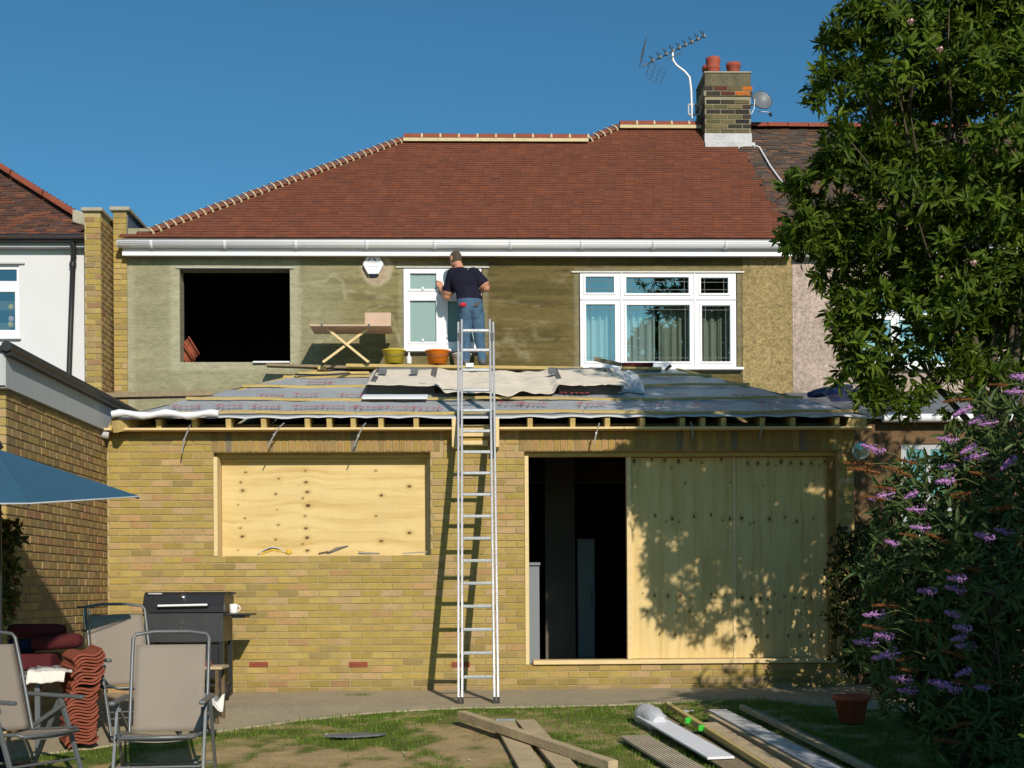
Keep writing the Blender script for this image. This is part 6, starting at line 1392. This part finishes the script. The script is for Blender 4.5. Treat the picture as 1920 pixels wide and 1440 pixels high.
cn = mb.build('canopy', 'parasol_blue', up_); q = cn.modifiers.new('t', 'SOLIDIFY'); q.thickness = .003
mb = MB()
for k in range(6): mb.tube([ua - nrm * .02, rim(k, .995) - nrm * .015], .008, 6)
mb.build('ribs', 'parasol_pole', up_)
mb = MB(); mb.tube([rim(k, 1.0) for k in range(7)], .006, 5); mb.build('hem', 'fascia_grey', up_)
hb = ua - nrm * .28; mb = MB(); mb.tube([ua + nrm * .05, hb, Vector((hb.x, hb.y, g(-4.4)))], .019, 10); mb.build('pole', 'parasol_pole', up_)
mb = MB(); mb.lathe([(0, .07), (.03, .05), (.05, .0), (.02, -.02)], ua + nrm * .01, 12, M=nrm.to_track_quat('Z', 'Y').to_matrix()); mb.build('finial', 'black_plastic', up_)
mb = MB(); mb.lathe([(0, 0), (.25, 0), (.25, .05), (.06, .08), (.03, .2), (0, .2)], (hb.x, hb.y, g(-4.4)), 20); mb.build('base', 'black_plastic', up_)

# ================================================================== BOARDS LYING ON THE GRASS
def gp(px, py, h): 
    p = G(px, py); return Vector((p.x, p.y, g(p.y) + h))
def board(a_, b_, wd, th, h0, h1_, mat, name, label, cat='board', bevel=.004):
    p, q = gp(*a_, h0 + th / 2 + .02), gp(*b_, h1_ + th / 2 + .02)
    p = P(a_[0], a_[1], p.y) if False else p
    mb = MB(); mb.bar(p, q, wd, th); return mb.build(name, mat, bevel=bevel, label=label, cat=cat)
board((945, 1362), (1008, 1470), .19, .028, .0, .0, 'timber_ground', 'floor_board', 'grey flat board under the crossing beam, nearer the soil patch')
board((985, 1360), (1078, 1470), .17, .028, .004, .004, 'timber_ground', 'floor_board', 'grey flat board under the crossing beam, nearer the decking board')
board((866, 1362), (1150, 1458), .085, .075, .045, .03, 'timber_ground', 'timber_beam', 'squared timber beam lying across the two flat boards', 'beam')
mb = MB(); a_ = gp(948, 1360, .05); mb.obox(a_, (.085, 0, 0), (0, .012, 0), (0, 0, .008)); mb.build('blue_end_mark', 'bucket_yellow' if False else 'lamp_grey', label='pale blue strip at the end of the flat board', cat='strip')
# grooved decking board
dk = thing('decking_board', 'grooved grey decking board with ribs lying before the wrapped panels', 'board', gp(1200, 1400, 0))
p, q = gp(1190, 1392, .045), gp(1350, 1490, .045); d = (q - p).normalized(); sdv = d.cross(Vector((0, 0, 1))).normalized(); mb = MB(); mb.bar(p, q, .24, .022); mb.build('plank', 'decking', dk)
for k in range(9): o_ = sdv * (-.104 + .026 * k); mb = MB(); mb.bar(p + o_ + Vector((0, 0, .014)), q + o_ + Vector((0, 0, .014)), .011, .008); mb.build('rib', 'decking', dk)
wp_ = thing('wrapped_panel', 'long white plastic panel partly wrapped in clear film', 'panel', gp(1230, 1370, 0))
p, q = gp(1215, 1362, .09), gp(1352, 1436, .06); mb = MB(); mb.bar(p, q, .22, .02); mb.build('panel', 'white_sheet', wp_, bevel=.004)
mb = MB(); pts = [p.lerp(q, -.12 + .30 * k / 8) + Vector((0, 0, .0)) for k in range(9)]; rr = random.Random(2); mb.tube(pts, [.03, .085, .10, .105, .10, .098, .10, .09, .06], 14); o = mb.build('film_wrap', 'plastic_film', wp_)
for v in o.data.vertices: n = float(fbm(v.co.x * 20, v.co.y * 20 + v.co.z * 15, 4, 2)) - .5; v.co.x += .03 * n; v.co.z += .035 * n
board((1225, 1352), (1440, 1480), .26, .02, .0, .0, 'timber_old', 'brown_sheet', 'flat brown hardboard strip behind the white panel')
board((1255, 1342), (1470, 1480), .05, .045, .05, .04, 'timber_new', 'yellow_batten', 'yellow batten marked with bright green tape', 'batten')
tpp = [gp(1291, 1372, .10), gp(1316, 1387, .10)]
for i, c in enumerate(tpp): mb = MB(); mb.obox(c, (.010, -.006, 0), (.020, .030, 0), (0, 0, .024)); mb.build('green_tape', 'green_tape', label='strip of bright green tape wound round the yellow batten', cat='tape', group='green tape on the yellow batten')
board((1330, 1378), (1500, 1488), .13, .09, .0, .0, 'timber_ground', 'stacked_joist', 'squared grey joist lying between the batten and the white topped board', 'joist')
board((1345, 1360), (1600, 1500), .18, .06, .02, .02, 'timber_ground', 'stacked_joist', 'wide joist carrying the white painted board', 'joist')
board((1345, 1355), (1590, 1490), .17, .016, .085, .085, 'plastic_film', 'white_board', 'white painted board lying on top of the wide joist')
board((1372, 1352), (1640, 1490), .16, .03, .0, .0, 'timber_ground', 'old_plank', 'weathered plank behind the white painted board', 'plank')
board((1390, 1342), (1640, 1470), .045, .045, .04, .04, 'timber_ground', 'thin_batten', 'thin brown batten lying on the weathered planks', 'batten')
board((1418, 1344), (1680, 1480), .07, .03, .02, .02, 'timber_old', 'old_plank', 'thin old plank lying closest to the flowerpot', 'plank')
mb = MB(); c = gp(1282, 1340, .03); mb.grid(lambda u, v: (c.x - .1 + .2 * u, c.y - .05 + .1 * v, c.z + .025 * float(vnoise(u * 5, v * 4, 7)) - .01), 12, 8); mb.build('plastic_scrap', 'plastic_film', label='crumpled scrap of clear plastic on the grass by the batten', cat='scrap')
mb = MB(); p = gp(668, 1384, .028); mb.idx([p + Vector(v) for v in ((-.27, -.02, .004), (-.17, -.06, 0), (-.02, -.10, 0), (.20, .02, .0), (.25, .12, .0), (.10, .18, .0), (-.05, .09, .01), (-.2, .02, .008))], [tuple(range(8))]); o = mb.build('slate_piece', 'slate', label='broken grey slate lying on the bare soil', cat='slate'); q = o.modifiers.new('t', 'SOLIDIFY'); q.thickness = .014
for i, (px, py, r) in enumerate(((612, 1380, .016), (862, 1340, .012), (825, 1352, .010), (757, 1414, .014), (880, 1428, .012), (1195, 1322, .012), (690, 1350, .009))):
    c = gp(px, py, .012); mb = MB(); mb.lathe([(0, -r * .5), (r, -r * .2), (r * 1.1, r * .2), (r * .4, r * .7), (0, r * .75)], c, 7, sm=False); mb.build('stone_chip', 'coping', label='small pale stone chip lying on the lawn', cat='stone', group='stone chips on the lawn')
# ================================================================== VEGETATION
def norm(a): return a / np.maximum(np.linalg.norm(a, axis=1, keepdims=True), 1e-6)
def leaf_arrays(pos, d, upv, ln, wd, droop):
    """folded pointed leaves with a midrib; returns verts (N*8,3), faces"""
    d = norm(d); sdv = norm(np.cross(d, upv)); u = np.cross(sdv, d)
    ln = ln[:, None]; wd = wd[:, None]; dr = droop[:, None]
    def at(t, lat, lift): return pos + d * ln * t + sdv * wd * lat + u * (ln * (lift - dr * t * t))
    vs = np.stack([at(0, 0, 0), at(.35, .46, .05), at(.35, 0, -.02), at(.35, -.46, .05), at(.72, .36, .05), at(.72, 0, -.0), at(.72, -.36, .05), at(1.0, 0, .0)], 1)
    n = len(pos); b = (np.arange(n) * 8)[:, None]
    tris = np.array([(0, 2, 1), (0, 3, 2), (1, 2, 5), (1, 5, 4), (2, 3, 6), (2, 6, 5), (4, 5, 7), (5, 6, 7)])
    f = (b[:, :, None] + tris[None]).reshape(-1, 3)
    return vs.reshape(-1, 3), f
def unit(n): v = rng.normal(size=(n, 3)); return norm(v)
def rosettes(cen, axis, nleaf, L, Wr, open_=1.0, droop=.25, c1=(.05, .10, .015), c2=(.10, .17, .02)):
    """whorls of leaves round shoot tips"""
    n = len(cen); a = np.repeat(norm(axis), nleaf, 0); p = np.repeat(cen, nleaf, 0)
    r = unit(n * nleaf); r = norm(r - a * np.sum(r * a, 1, keepdims=True))
    k = rng.uniform(.25, 1.0, (n * nleaf, 1)) * open_; d = norm(a * (1.05 - k * .75) + r * k + .30 * unit(n * nleaf))
    p = p - a * rng.uniform(0, L * .55, (n * nleaf, 1)) + r * .008
    ln = L * rng.uniform(.5, 1.25, n * nleaf); wd = ln * Wr * rng.uniform(.85, 1.15, n * nleaf); dr = droop * rng.uniform(.1, 1.4, n * nleaf)
    t = rng.random((n * nleaf, 1)); tt = np.repeat(rng.random((n, 1)), nleaf, 0)
    cc = np.array(c1) + (np.array(c2) - np.array(c1)) * (.5 * t + .5 * tt)
    return p, d, a + .35 * unit(n * nleaf), ln, wd, dr, cc
def gaps(q, sc_, seed, thr):
    n = (fbm(q[:, 0] * sc_ + q[:, 1] * .7 * sc_, q[:, 2] * sc_ - q[:, 1] * .4 * sc_, seed, 2) + fbm(q[:, 0] * sc_ * .8 - q[:, 1] * sc_, q[:, 2] * sc_ + 5.3, seed + 7, 2)) / 2
    return n > thr
def shell_points(blobs, dens, inner=.55):
    P_, A_ = [], []
    for (c, r, ry) in blobs:
        n = int(dens * r * r); u = unit(n); rad = r * (inner + (1.06 - inner) * rng.random((n, 1)) ** .55)
        n1 = 1 + .16 * np.sin(u[:, :1] * 7 + c[0]) * np.sin(u[:, 2:] * 6 + c[1])
        q = np.array(c) + u * rad * n1 * np.array([1, ry, 1]); P_.append(q); A_.append(norm(u * .9 + np.array([0, -.1, .38]) + .45 * unit(n)))
    return np.concatenate(P_), np.concatenate(A_)
def limb(mb, a_, b_, r1, r2, wob=.12, n=7):
    a_, b_ = Vector(a_), Vector(b_); L = (b_ - a_).length; pts = []
    for k in range(n + 1):
        t = k / n; o = Vector((math.sin(t * 5 + a_.x * 3), math.sin(t * 4 + a_.y * 5 + 1), .4 * math.sin(t * 3))) * wob * L * .25 * math.sin(math.pi * t); pts.append(a_.lerp(b_, t) + o)
    mb.tube(pts, [r1 + (r2 - r1) * k / n for k in range(n + 1)], 8); return pts

# --- the large tree with whorled glossy leaves
TY = -3.5
def blob(px, py, rpx, Y=TY, ry=1.0): c = P(px, py, Y); return (np.array(c), rpx * (Y + 14.5) / 2500, ry)
tree_blobs = [blob(1700, 90, 150, TY), blob(1800, 40, 190, TY + .5), blob(1640, 205, 115, TY - .3), blob(1580, 300, 62, TY - .1), blob(1590, 375, 105, TY + .2), blob(1530, 365, 62, TY - .1), blob(1720, 360, 150, TY - .2), blob(1880, 240, 190, TY - .4), blob(1850, 470, 150, TY + .2),
              blob(1590, 460, 85, TY + .3), blob(1660, 530, 95, TY), blob(1655, 640, 75, TY + .1), blob(1740, 660, 95, TY + .2), blob(1780, 560, 110, TY - .2), blob(1890, 620, 95, TY + .4), blob(1640, 705, 42, TY + .1), blob(1820, 710, 55, TY - .3), blob(2000, 420, 200, TY), blob(1640, 20, 70, TY),
              blob(1780, -160, 200, TY + .2), blob(1940, -60, 230, TY), blob(2090, 150, 230, TY + .3), blob(2060, 600, 150, TY + .4), blob(1900, -280, 150, TY), blob(1500, 385, 48, TY), blob(1475, 345, 26, TY), blob(1535, 440, 60, TY + .2), blob(1610, 570, 60, TY), blob(1625, 660, 62, TY), blob(1700, 735, 60, TY), blob(1770, 745, 50, TY), blob(1640, 745, 34, TY), blob(1590, 545, 30, TY), blob(1860, 700, 60, TY), blob(1720, 470, 120, TY + .6), blob(1700, 250, 130, TY + .7), blob(1545, 150, 40, TY), blob(1525, 205, 28, TY), blob(1575, 60, 40, TY), blob(1560, 250, 45, TY), blob(1570, 500, 55, TY), blob(1598, 600, 50, TY), blob(1612, 700, 46, TY), blob(1590, 645, 28, TY), blob(1500, 430, 40, TY), blob(1940, 720, 70, TY), blob(1900, 60, 150, TY + .3), blob(1970, 330, 140, TY - .2), blob(1840, 340, 110, TY - .5), blob(1900, 540, 110, TY)]
cen, axs = shell_points(tree_blobs, 700, .34); kp = gaps(cen, 3.2, 41, np.where((cen[:, 2] > 3.0) & (cen[:, 2] < 4.6), .473, .455)) ; cen, axs = cen[kp], axs[kp]
p, d, u, ln, wd, dr, cc = rosettes(cen, axs, 13, .102, .31, 1.1, .55, (.018, .042, .005), (.140, .205, .016))
tpos = G(1700, 1330); tree = thing('broadleaf_tree', 'tall dark green tree with whorled glossy leaves in front of the house', 'tree', (tpos.x + .25, TY, g(TY)))
V, Fq = leaf_arrays(p, d, u, ln, wd, dr)
# shoots on the outline towards the roof: built leaf by leaf
own = np.zeros(len(p), bool)
pj = np.array([proj(q) for q in p]); cand = np.where((pj[:, 0] > 1420) & (pj[:, 0] < 1640) & (pj[:, 1] > 0) & (pj[:, 1] < 780))[0]
cand = cand[np.argsort(pj[cand, 0])][:280]; own[cand] = True
keep = np.repeat(~own, 8); remap = np.cumsum(keep) - 1; fk = keep[Fq[:, 0]]
add_np('crown', np_mesh('crown', V[keep], remap[Fq[fk]], 'leaf', np.repeat(cc, 8, 0)[keep], smooth=False), tree, kind='stuff')
LF = []
for v_ in range(4):
    vv, ff = leaf_arrays(np.zeros((1, 3)), np.array([[1., 0, 0]]), np.array([[0, 0, 1.]]), np.array([1.0]), np.array([.34]), np.array([.08 + .11 * v_]))
    LF.append(np_mesh('leaf', vv, ff, 'leaf', np.tile(np.array([[.040 + .012 * v_, .080 + .017 * v_, .012]]), (8, 1)), smooth=False))
for i in cand:
    X_ = Vector(d[i]).normalized(); S_ = X_.cross(Vector(u[i])).normalized(); U_ = S_.cross(X_); M = Matrix((X_, -S_, U_)).transposed()
    inst('leaf', LF[i % 4], tree, p[i], M.to_euler(), (ln[i],) * 3)
mb = MB(); tb_ = Vector(tree.location); fork = tb_ + Vector((.05, .05, 2.3)); mb.tube([tb_ + Vector((0, 0, -.1)), tb_ + Vector((.02, 0, .2)), tb_ + Vector((-.03, .03, 1.2)), fork], [.17, .14, .12, .11], 12); mb.build('trunk', 'bark', tree)
for (c, r, ry) in [b for b in tree_blobs if b[1] > .40][::2]:
    mb = MB(); pts = limb(mb, fork + Vector((random.uniform(-.04, .04), .1, random.uniform(-.3, .1))), Vector(c) + Vector((0, .25, 0)), .040, .012)
    for k in range(4):
        e = Vector(c) + Vector(unit(1)[0]) * r * .8; limb(mb, pts[4 + k % 3], e, .016, .006, n=4)
    mb.build('limb', 'bark', tree)
for i, (px, py) in enumerate(((1707, 48), (1762, 100), (1825, 500))):
    c = P(px, py, TY - 1.0 + (.3 if i > 2 else 0)); mb = MB()
    for k in range(6):
        an = k * 1.05; mb.poly([c, c + Vector((.028 * math.cos(an), .03 * math.sin(an) - .01, .025)), c + Vector((.02 * math.cos(an + .6), .03 * math.sin(an + .6), .045)), c + Vector((.028 * math.cos(an + 1.0), .03 * math.sin(an + 1) - .01, .025))])
    mb.build('blossom', 'blossom', tree)

# --- buddleia with purple and faded brown flower spikes
BY = -4.6
bud = thing('buddleia_bush', 'buddleia bush with purple and faded brown flower spikes in deep shade', 'bush', (P(1830, 1300, BY).x, BY, g(BY)))
bb_blobs = [blob(1800, 980, 120, BY), blob(1730, 1080, 100, BY), blob(1870, 1120, 130, BY - .2), blob(1760, 1200, 110, BY + .1), blob(1900, 920, 120, BY), blob(1850, 1290, 110, BY), blob(1740, 910, 70, BY + .1), blob(1960, 1250, 130, BY), blob(1820, 860, 70, BY), blob(1780, 1350, 80, BY - .3), blob(1900, 1390, 90, BY - .4), blob(1960, 1050, 150, BY + .3), blob(1850, 790, 45, BY), blob(1680, 1010, 70, BY + .3), blob(1660, 1110, 75, BY + .3), blob(1680, 1210, 75, BY + .2), blob(1700, 1300, 70, BY), blob(1640, 1180, 45, BY + .3), blob(1690, 920, 45, BY + .3), blob(1950, 820, 100, BY)]
cen, axs = shell_points(bb_blobs, 620, .35); axs = norm(axs + np.array([-.35, -.35, .05]))
p, d, u, ln, wd, dr, cc = rosettes(cen, axs, 6, .125, .25, 1.1, .5, (.040, .075, .018), (.115, .165, .045))
V, Fq = leaf_arrays(p, d, u, ln, wd, dr); add_np('foliage', np_mesh('foliage', V, Fq, 'leaf_matt', np.repeat(cc, 8, 0), smooth=False), bud, kind='stuff')
base = Vector(bud.location)
mb = MB()
for (c, r, ry) in bb_blobs:
    for k in range(3): limb(mb, base + Vector((random.uniform(-.15, .15), random.uniform(-.1, .1), 0)), Vector(c) + Vector(unit(1)[0]) * r * .8, .016, .005, n=6)
mb.build('stems', 'bark', bud)
def spike_mesh(mat, L=.14, R=.036, seed=1):
    rr = random.Random(seed); mb = MB(); n = 46
    mb.tube([(0, 0, 0), (L * .5, 0, -.004), (L, 0, -.012)], [.004, .004, .002], 5)
    for i in range(n * 2):
        t = rr.random() ** .8; r = R * (1 - .82 * t) * (.65 if t < .06 else 1); an = rr.random() * 6.28; c = Vector((t * L, r * math.cos(an) * .8, r * math.sin(an) * .8 - .012 * t * t)); s_ = rr.uniform(.004, .0075)
        o = Vector((rr.uniform(-1, 1), math.cos(an), math.sin(an))).normalized(); a_ = o.cross(Vector((1, .1, 0))).normalized(); b_ = o.cross(a_)
        mb.poly([c + a_ * s_, c + b_ * s_ + o * .004, c - a_ * s_, c - b_ * s_ + o * .004])
    return mb.mesh('flower_spike', mat)
SP = [spike_mesh('purple', seed=1), spike_mesh('purple', .11, .032, 2), spike_mesh('spent', .18, .020, 3), spike_mesh('spent', .14, .016, 4)]
FL = [(1638, 845, 0, 200), (1770, 875, 0, 185), (1768, 902, 1, 185), (1800, 766, 0, 160), (1850, 792, 0, 175), (1630, 885, 1, 190), (1655, 926, 0, 170), (1700, 925, 0, 160), (1775, 825, 0, 190), (1810, 838, 0, 160), (1830, 852, 0, 170), (1885, 862, 0, 150), (1715, 955, 0, 185), (1665, 1020, 0, 205), (1723, 990, 0, 190), (1843, 1010, 0, 205), (1880, 1000, 0, 200), (1790, 1085, 0, 190), (1790, 1108, 0, 200), (1735, 1110, 0, 195), (1640, 1152, 0, 185), (1860, 1108, 0, 190), (1795, 1160, 0, 205), (1800, 1180, 0, 200), (1625, 1205, 0, 190), (1655, 1195, 0, 200), (1665, 1225, 0, 175), (1790, 1196, 0, 180), (1810, 1213, 0, 190), (1800, 1258, 0, 170), (1690, 1275, 0, 195), (1755, 1285, 0, 205), (1780, 1292, 0, 205), (1835, 1290, 0, 195), (1700, 1295, 0, 190), (1910, 708, 0, 190), (1908, 733, 0, 180), (1825, 785, 0, 165),
      (1800, 748, 2, 175), (1870, 722, 2, 185), (1620, 870, 2, 185), (1700, 868, 2, 195), (1690, 890, 2, 200), (1660, 918, 2, 195), (1640, 935, 2, 190), (1800, 925, 2, 180), (1810, 940, 2, 195), (1880, 950, 2, 175), (1850, 895, 2, 195), (1700, 1005, 2, 195), (1760, 1015, 2, 205), (1820, 1070, 2, 200), (1800, 1085, 2, 205), (1640, 1180, 2, 200), (1665, 1135, 2, 185), (1700, 1232, 2, 175), (1790, 1230, 2, 200), (1700, 1258, 2, 195), (1810, 1285, 2, 200), (1850, 1280, 2, 200), (1780, 1392, 2, 195), (1880, 1398, 2, 185), (1800, 1355, 2, 170), (1730, 1165, 2, 190)]
for i, (px, py, k, ang) in enumerate(FL):
    t = math.radians(ang); Y = BY - .62 + .25 * math.sin(i * 2.1); c = P(px + 14, py, Y); dv = Vector((math.cos(t), -.35, -math.sin(t) * .9)).normalized(); q = dv.to_track_quat('X', 'Z')
    inst('flower_spike', SP[k + i % 2] if k else SP[i % 2], bud, c - dv * .02, q.to_euler(), (random.uniform(1.05, 1.5),) * 3)
    mbx = None
mb = MB()
for i, (px, py, k, ang) in enumerate(FL):
    t = math.radians(ang); Y = BY - .62 + .25 * math.sin(i * 2.1); c = P(px + 14, py, Y); e = c + Vector((.28, .22, -.10 + .1 * math.sin(i))); mb.tube([c, c.lerp(e, .5) + Vector((0, 0, .03)), e], .0035, 5)
mb.build('flower_stalks', 'stem_green', bud)

# --- dark evergreen shrub against the end of the boards
SY = -1.2
shb = thing('evergreen_shrub', 'dark small leaved evergreen shrub beside the boarded doorway', 'shrub', (P(1660, 1250, SY).x, SY, g(SY)))
sb_blobs = [blob(1640, 1060, 85, SY), blob(1640, 1140, 90, SY), blob(1700, 1030, 100, SY + .1), blob(1660, 1210, 80, SY), blob(1740, 1130, 130, SY), blob(1585, 1080, 42, SY), blob(1592, 1160, 44, SY), blob(1600, 1020, 40, SY), blob(1610, 1230, 44, SY), blob(1720, 1250, 90, SY), blob(1830, 1150, 150, SY + .2), blob(1840, 1000, 110, SY + .4), blob(1950, 1100, 180, SY)]
cen, axs = shell_points(sb_blobs, 1100, .5); p, d, u, ln, wd, dr, cc = rosettes(cen, axs, 7, .055, .5, 1.2, .2, (.022, .038, .010), (.05, .07, .014))
V, Fq = leaf_arrays(p, d, u, ln, wd, dr); add_np('foliage', np_mesh('foliage', V, Fq, 'leaf', np.repeat(cc, 8, 0), smooth=False), shb, kind='stuff')
mb = MB()
for (c, r, ry) in sb_blobs: limb(mb, Vector(shb.location), Vector(c), .02, .006, n=5)
mb.build('stems', 'bark', shb)
# terracotta pot in the shade
c = G(1597, 1357); c.z = g(c.y) + .012; h = .245; r = .165
pt = thing('flower_pot', 'empty terracotta flowerpot standing in the shade of the bushes', 'pot', c)
mb = MB(); mb.lathe([(0, 0), (r * .62, 0), (r * .88, h * .80), (r, h * .80), (r * 1.02, h), (r * .90, h), (r * .85, h * .7), (0, h * .68)], c, 26); mb.build('pot', 'pot_clay', pt)
mb = MB(); mb.lathe([(0, h * .74), (r * .86, h * .74)], c, 20); mb.build('soil', 'timber_dark', pt)

# --- climber on the neighbour's wall at the picture edge
IY = PX(20, XL + .25, 1050).y
ivy = thing('climbing_plant', 'trailing green climber with rusty leaves against the next door brick wall', 'plant', (XL - .1, IY, g(IY)))
iv = [blob(5, 1000, 36, IY), blob(-10, 1060, 45, IY), blob(5, 1110, 36, IY), blob(-20, 1150, 40, IY), blob(-50, 1010, 60, IY), blob(-60, 1120, 70, IY)]
cen, axs = shell_points(iv, 2600, .45); p, d, u, ln, wd, dr, cc = rosettes(cen, axs, 6, .060, .5, 1.2, .4, (.035, .065, .010), (.09, .10, .015))
rust = rng.random((len(cc), 1)) < .16; cc = np.where(rust, np.array([.16, .06, .02]), cc)
V, Fq = leaf_arrays(p, d, u, ln, wd, dr); add_np('foliage', np_mesh('foliage', V, Fq, 'leaf_matt', np.repeat(cc, 8, 0), smooth=False), ivy, kind='stuff')
mb = MB()
for (c, r, ry) in iv: limb(mb, Vector(ivy.location), Vector(c), .012, .004, n=6)
mb.build('stems', 'bark', ivy)

# --- unseen hedge added to the right, outside the picture, to keep the corner in shade
hg = thing('shade_hedge', 'tall unseen hedge added out of view to shade the buddleia corner', 'hedge', (4.9, -8.7, g(-8.7)))
hb_ = [(np.array([x, y, z]), .95, 1.1) for x in (4.9,) for y in (-10.4, -9.3, -8.2, -7.1) for z in (.4, 1.3, 2.1, 2.6)] 
cen, axs = shell_points(hb_, 330, .3); p, d, u, ln, wd, dr, cc = rosettes(cen, axs, 6, .13, .5, 1.2, .2, (.03, .05, .012), (.06, .09, .02))
V, Fq = leaf_arrays(p, d, u, ln, wd, dr); add_np('foliage', np_mesh('foliage', V, Fq, 'leaf', np.repeat(cc, 8, 0), smooth=False), hg, kind='stuff')
mb = MB()
for y in (-10.4, -9.3, -8.2, -7.1): limb(mb, (4.9, y, g(y)), (4.9, y, 3.5), .05, .02)
mb.build('stems', 'bark', hg)
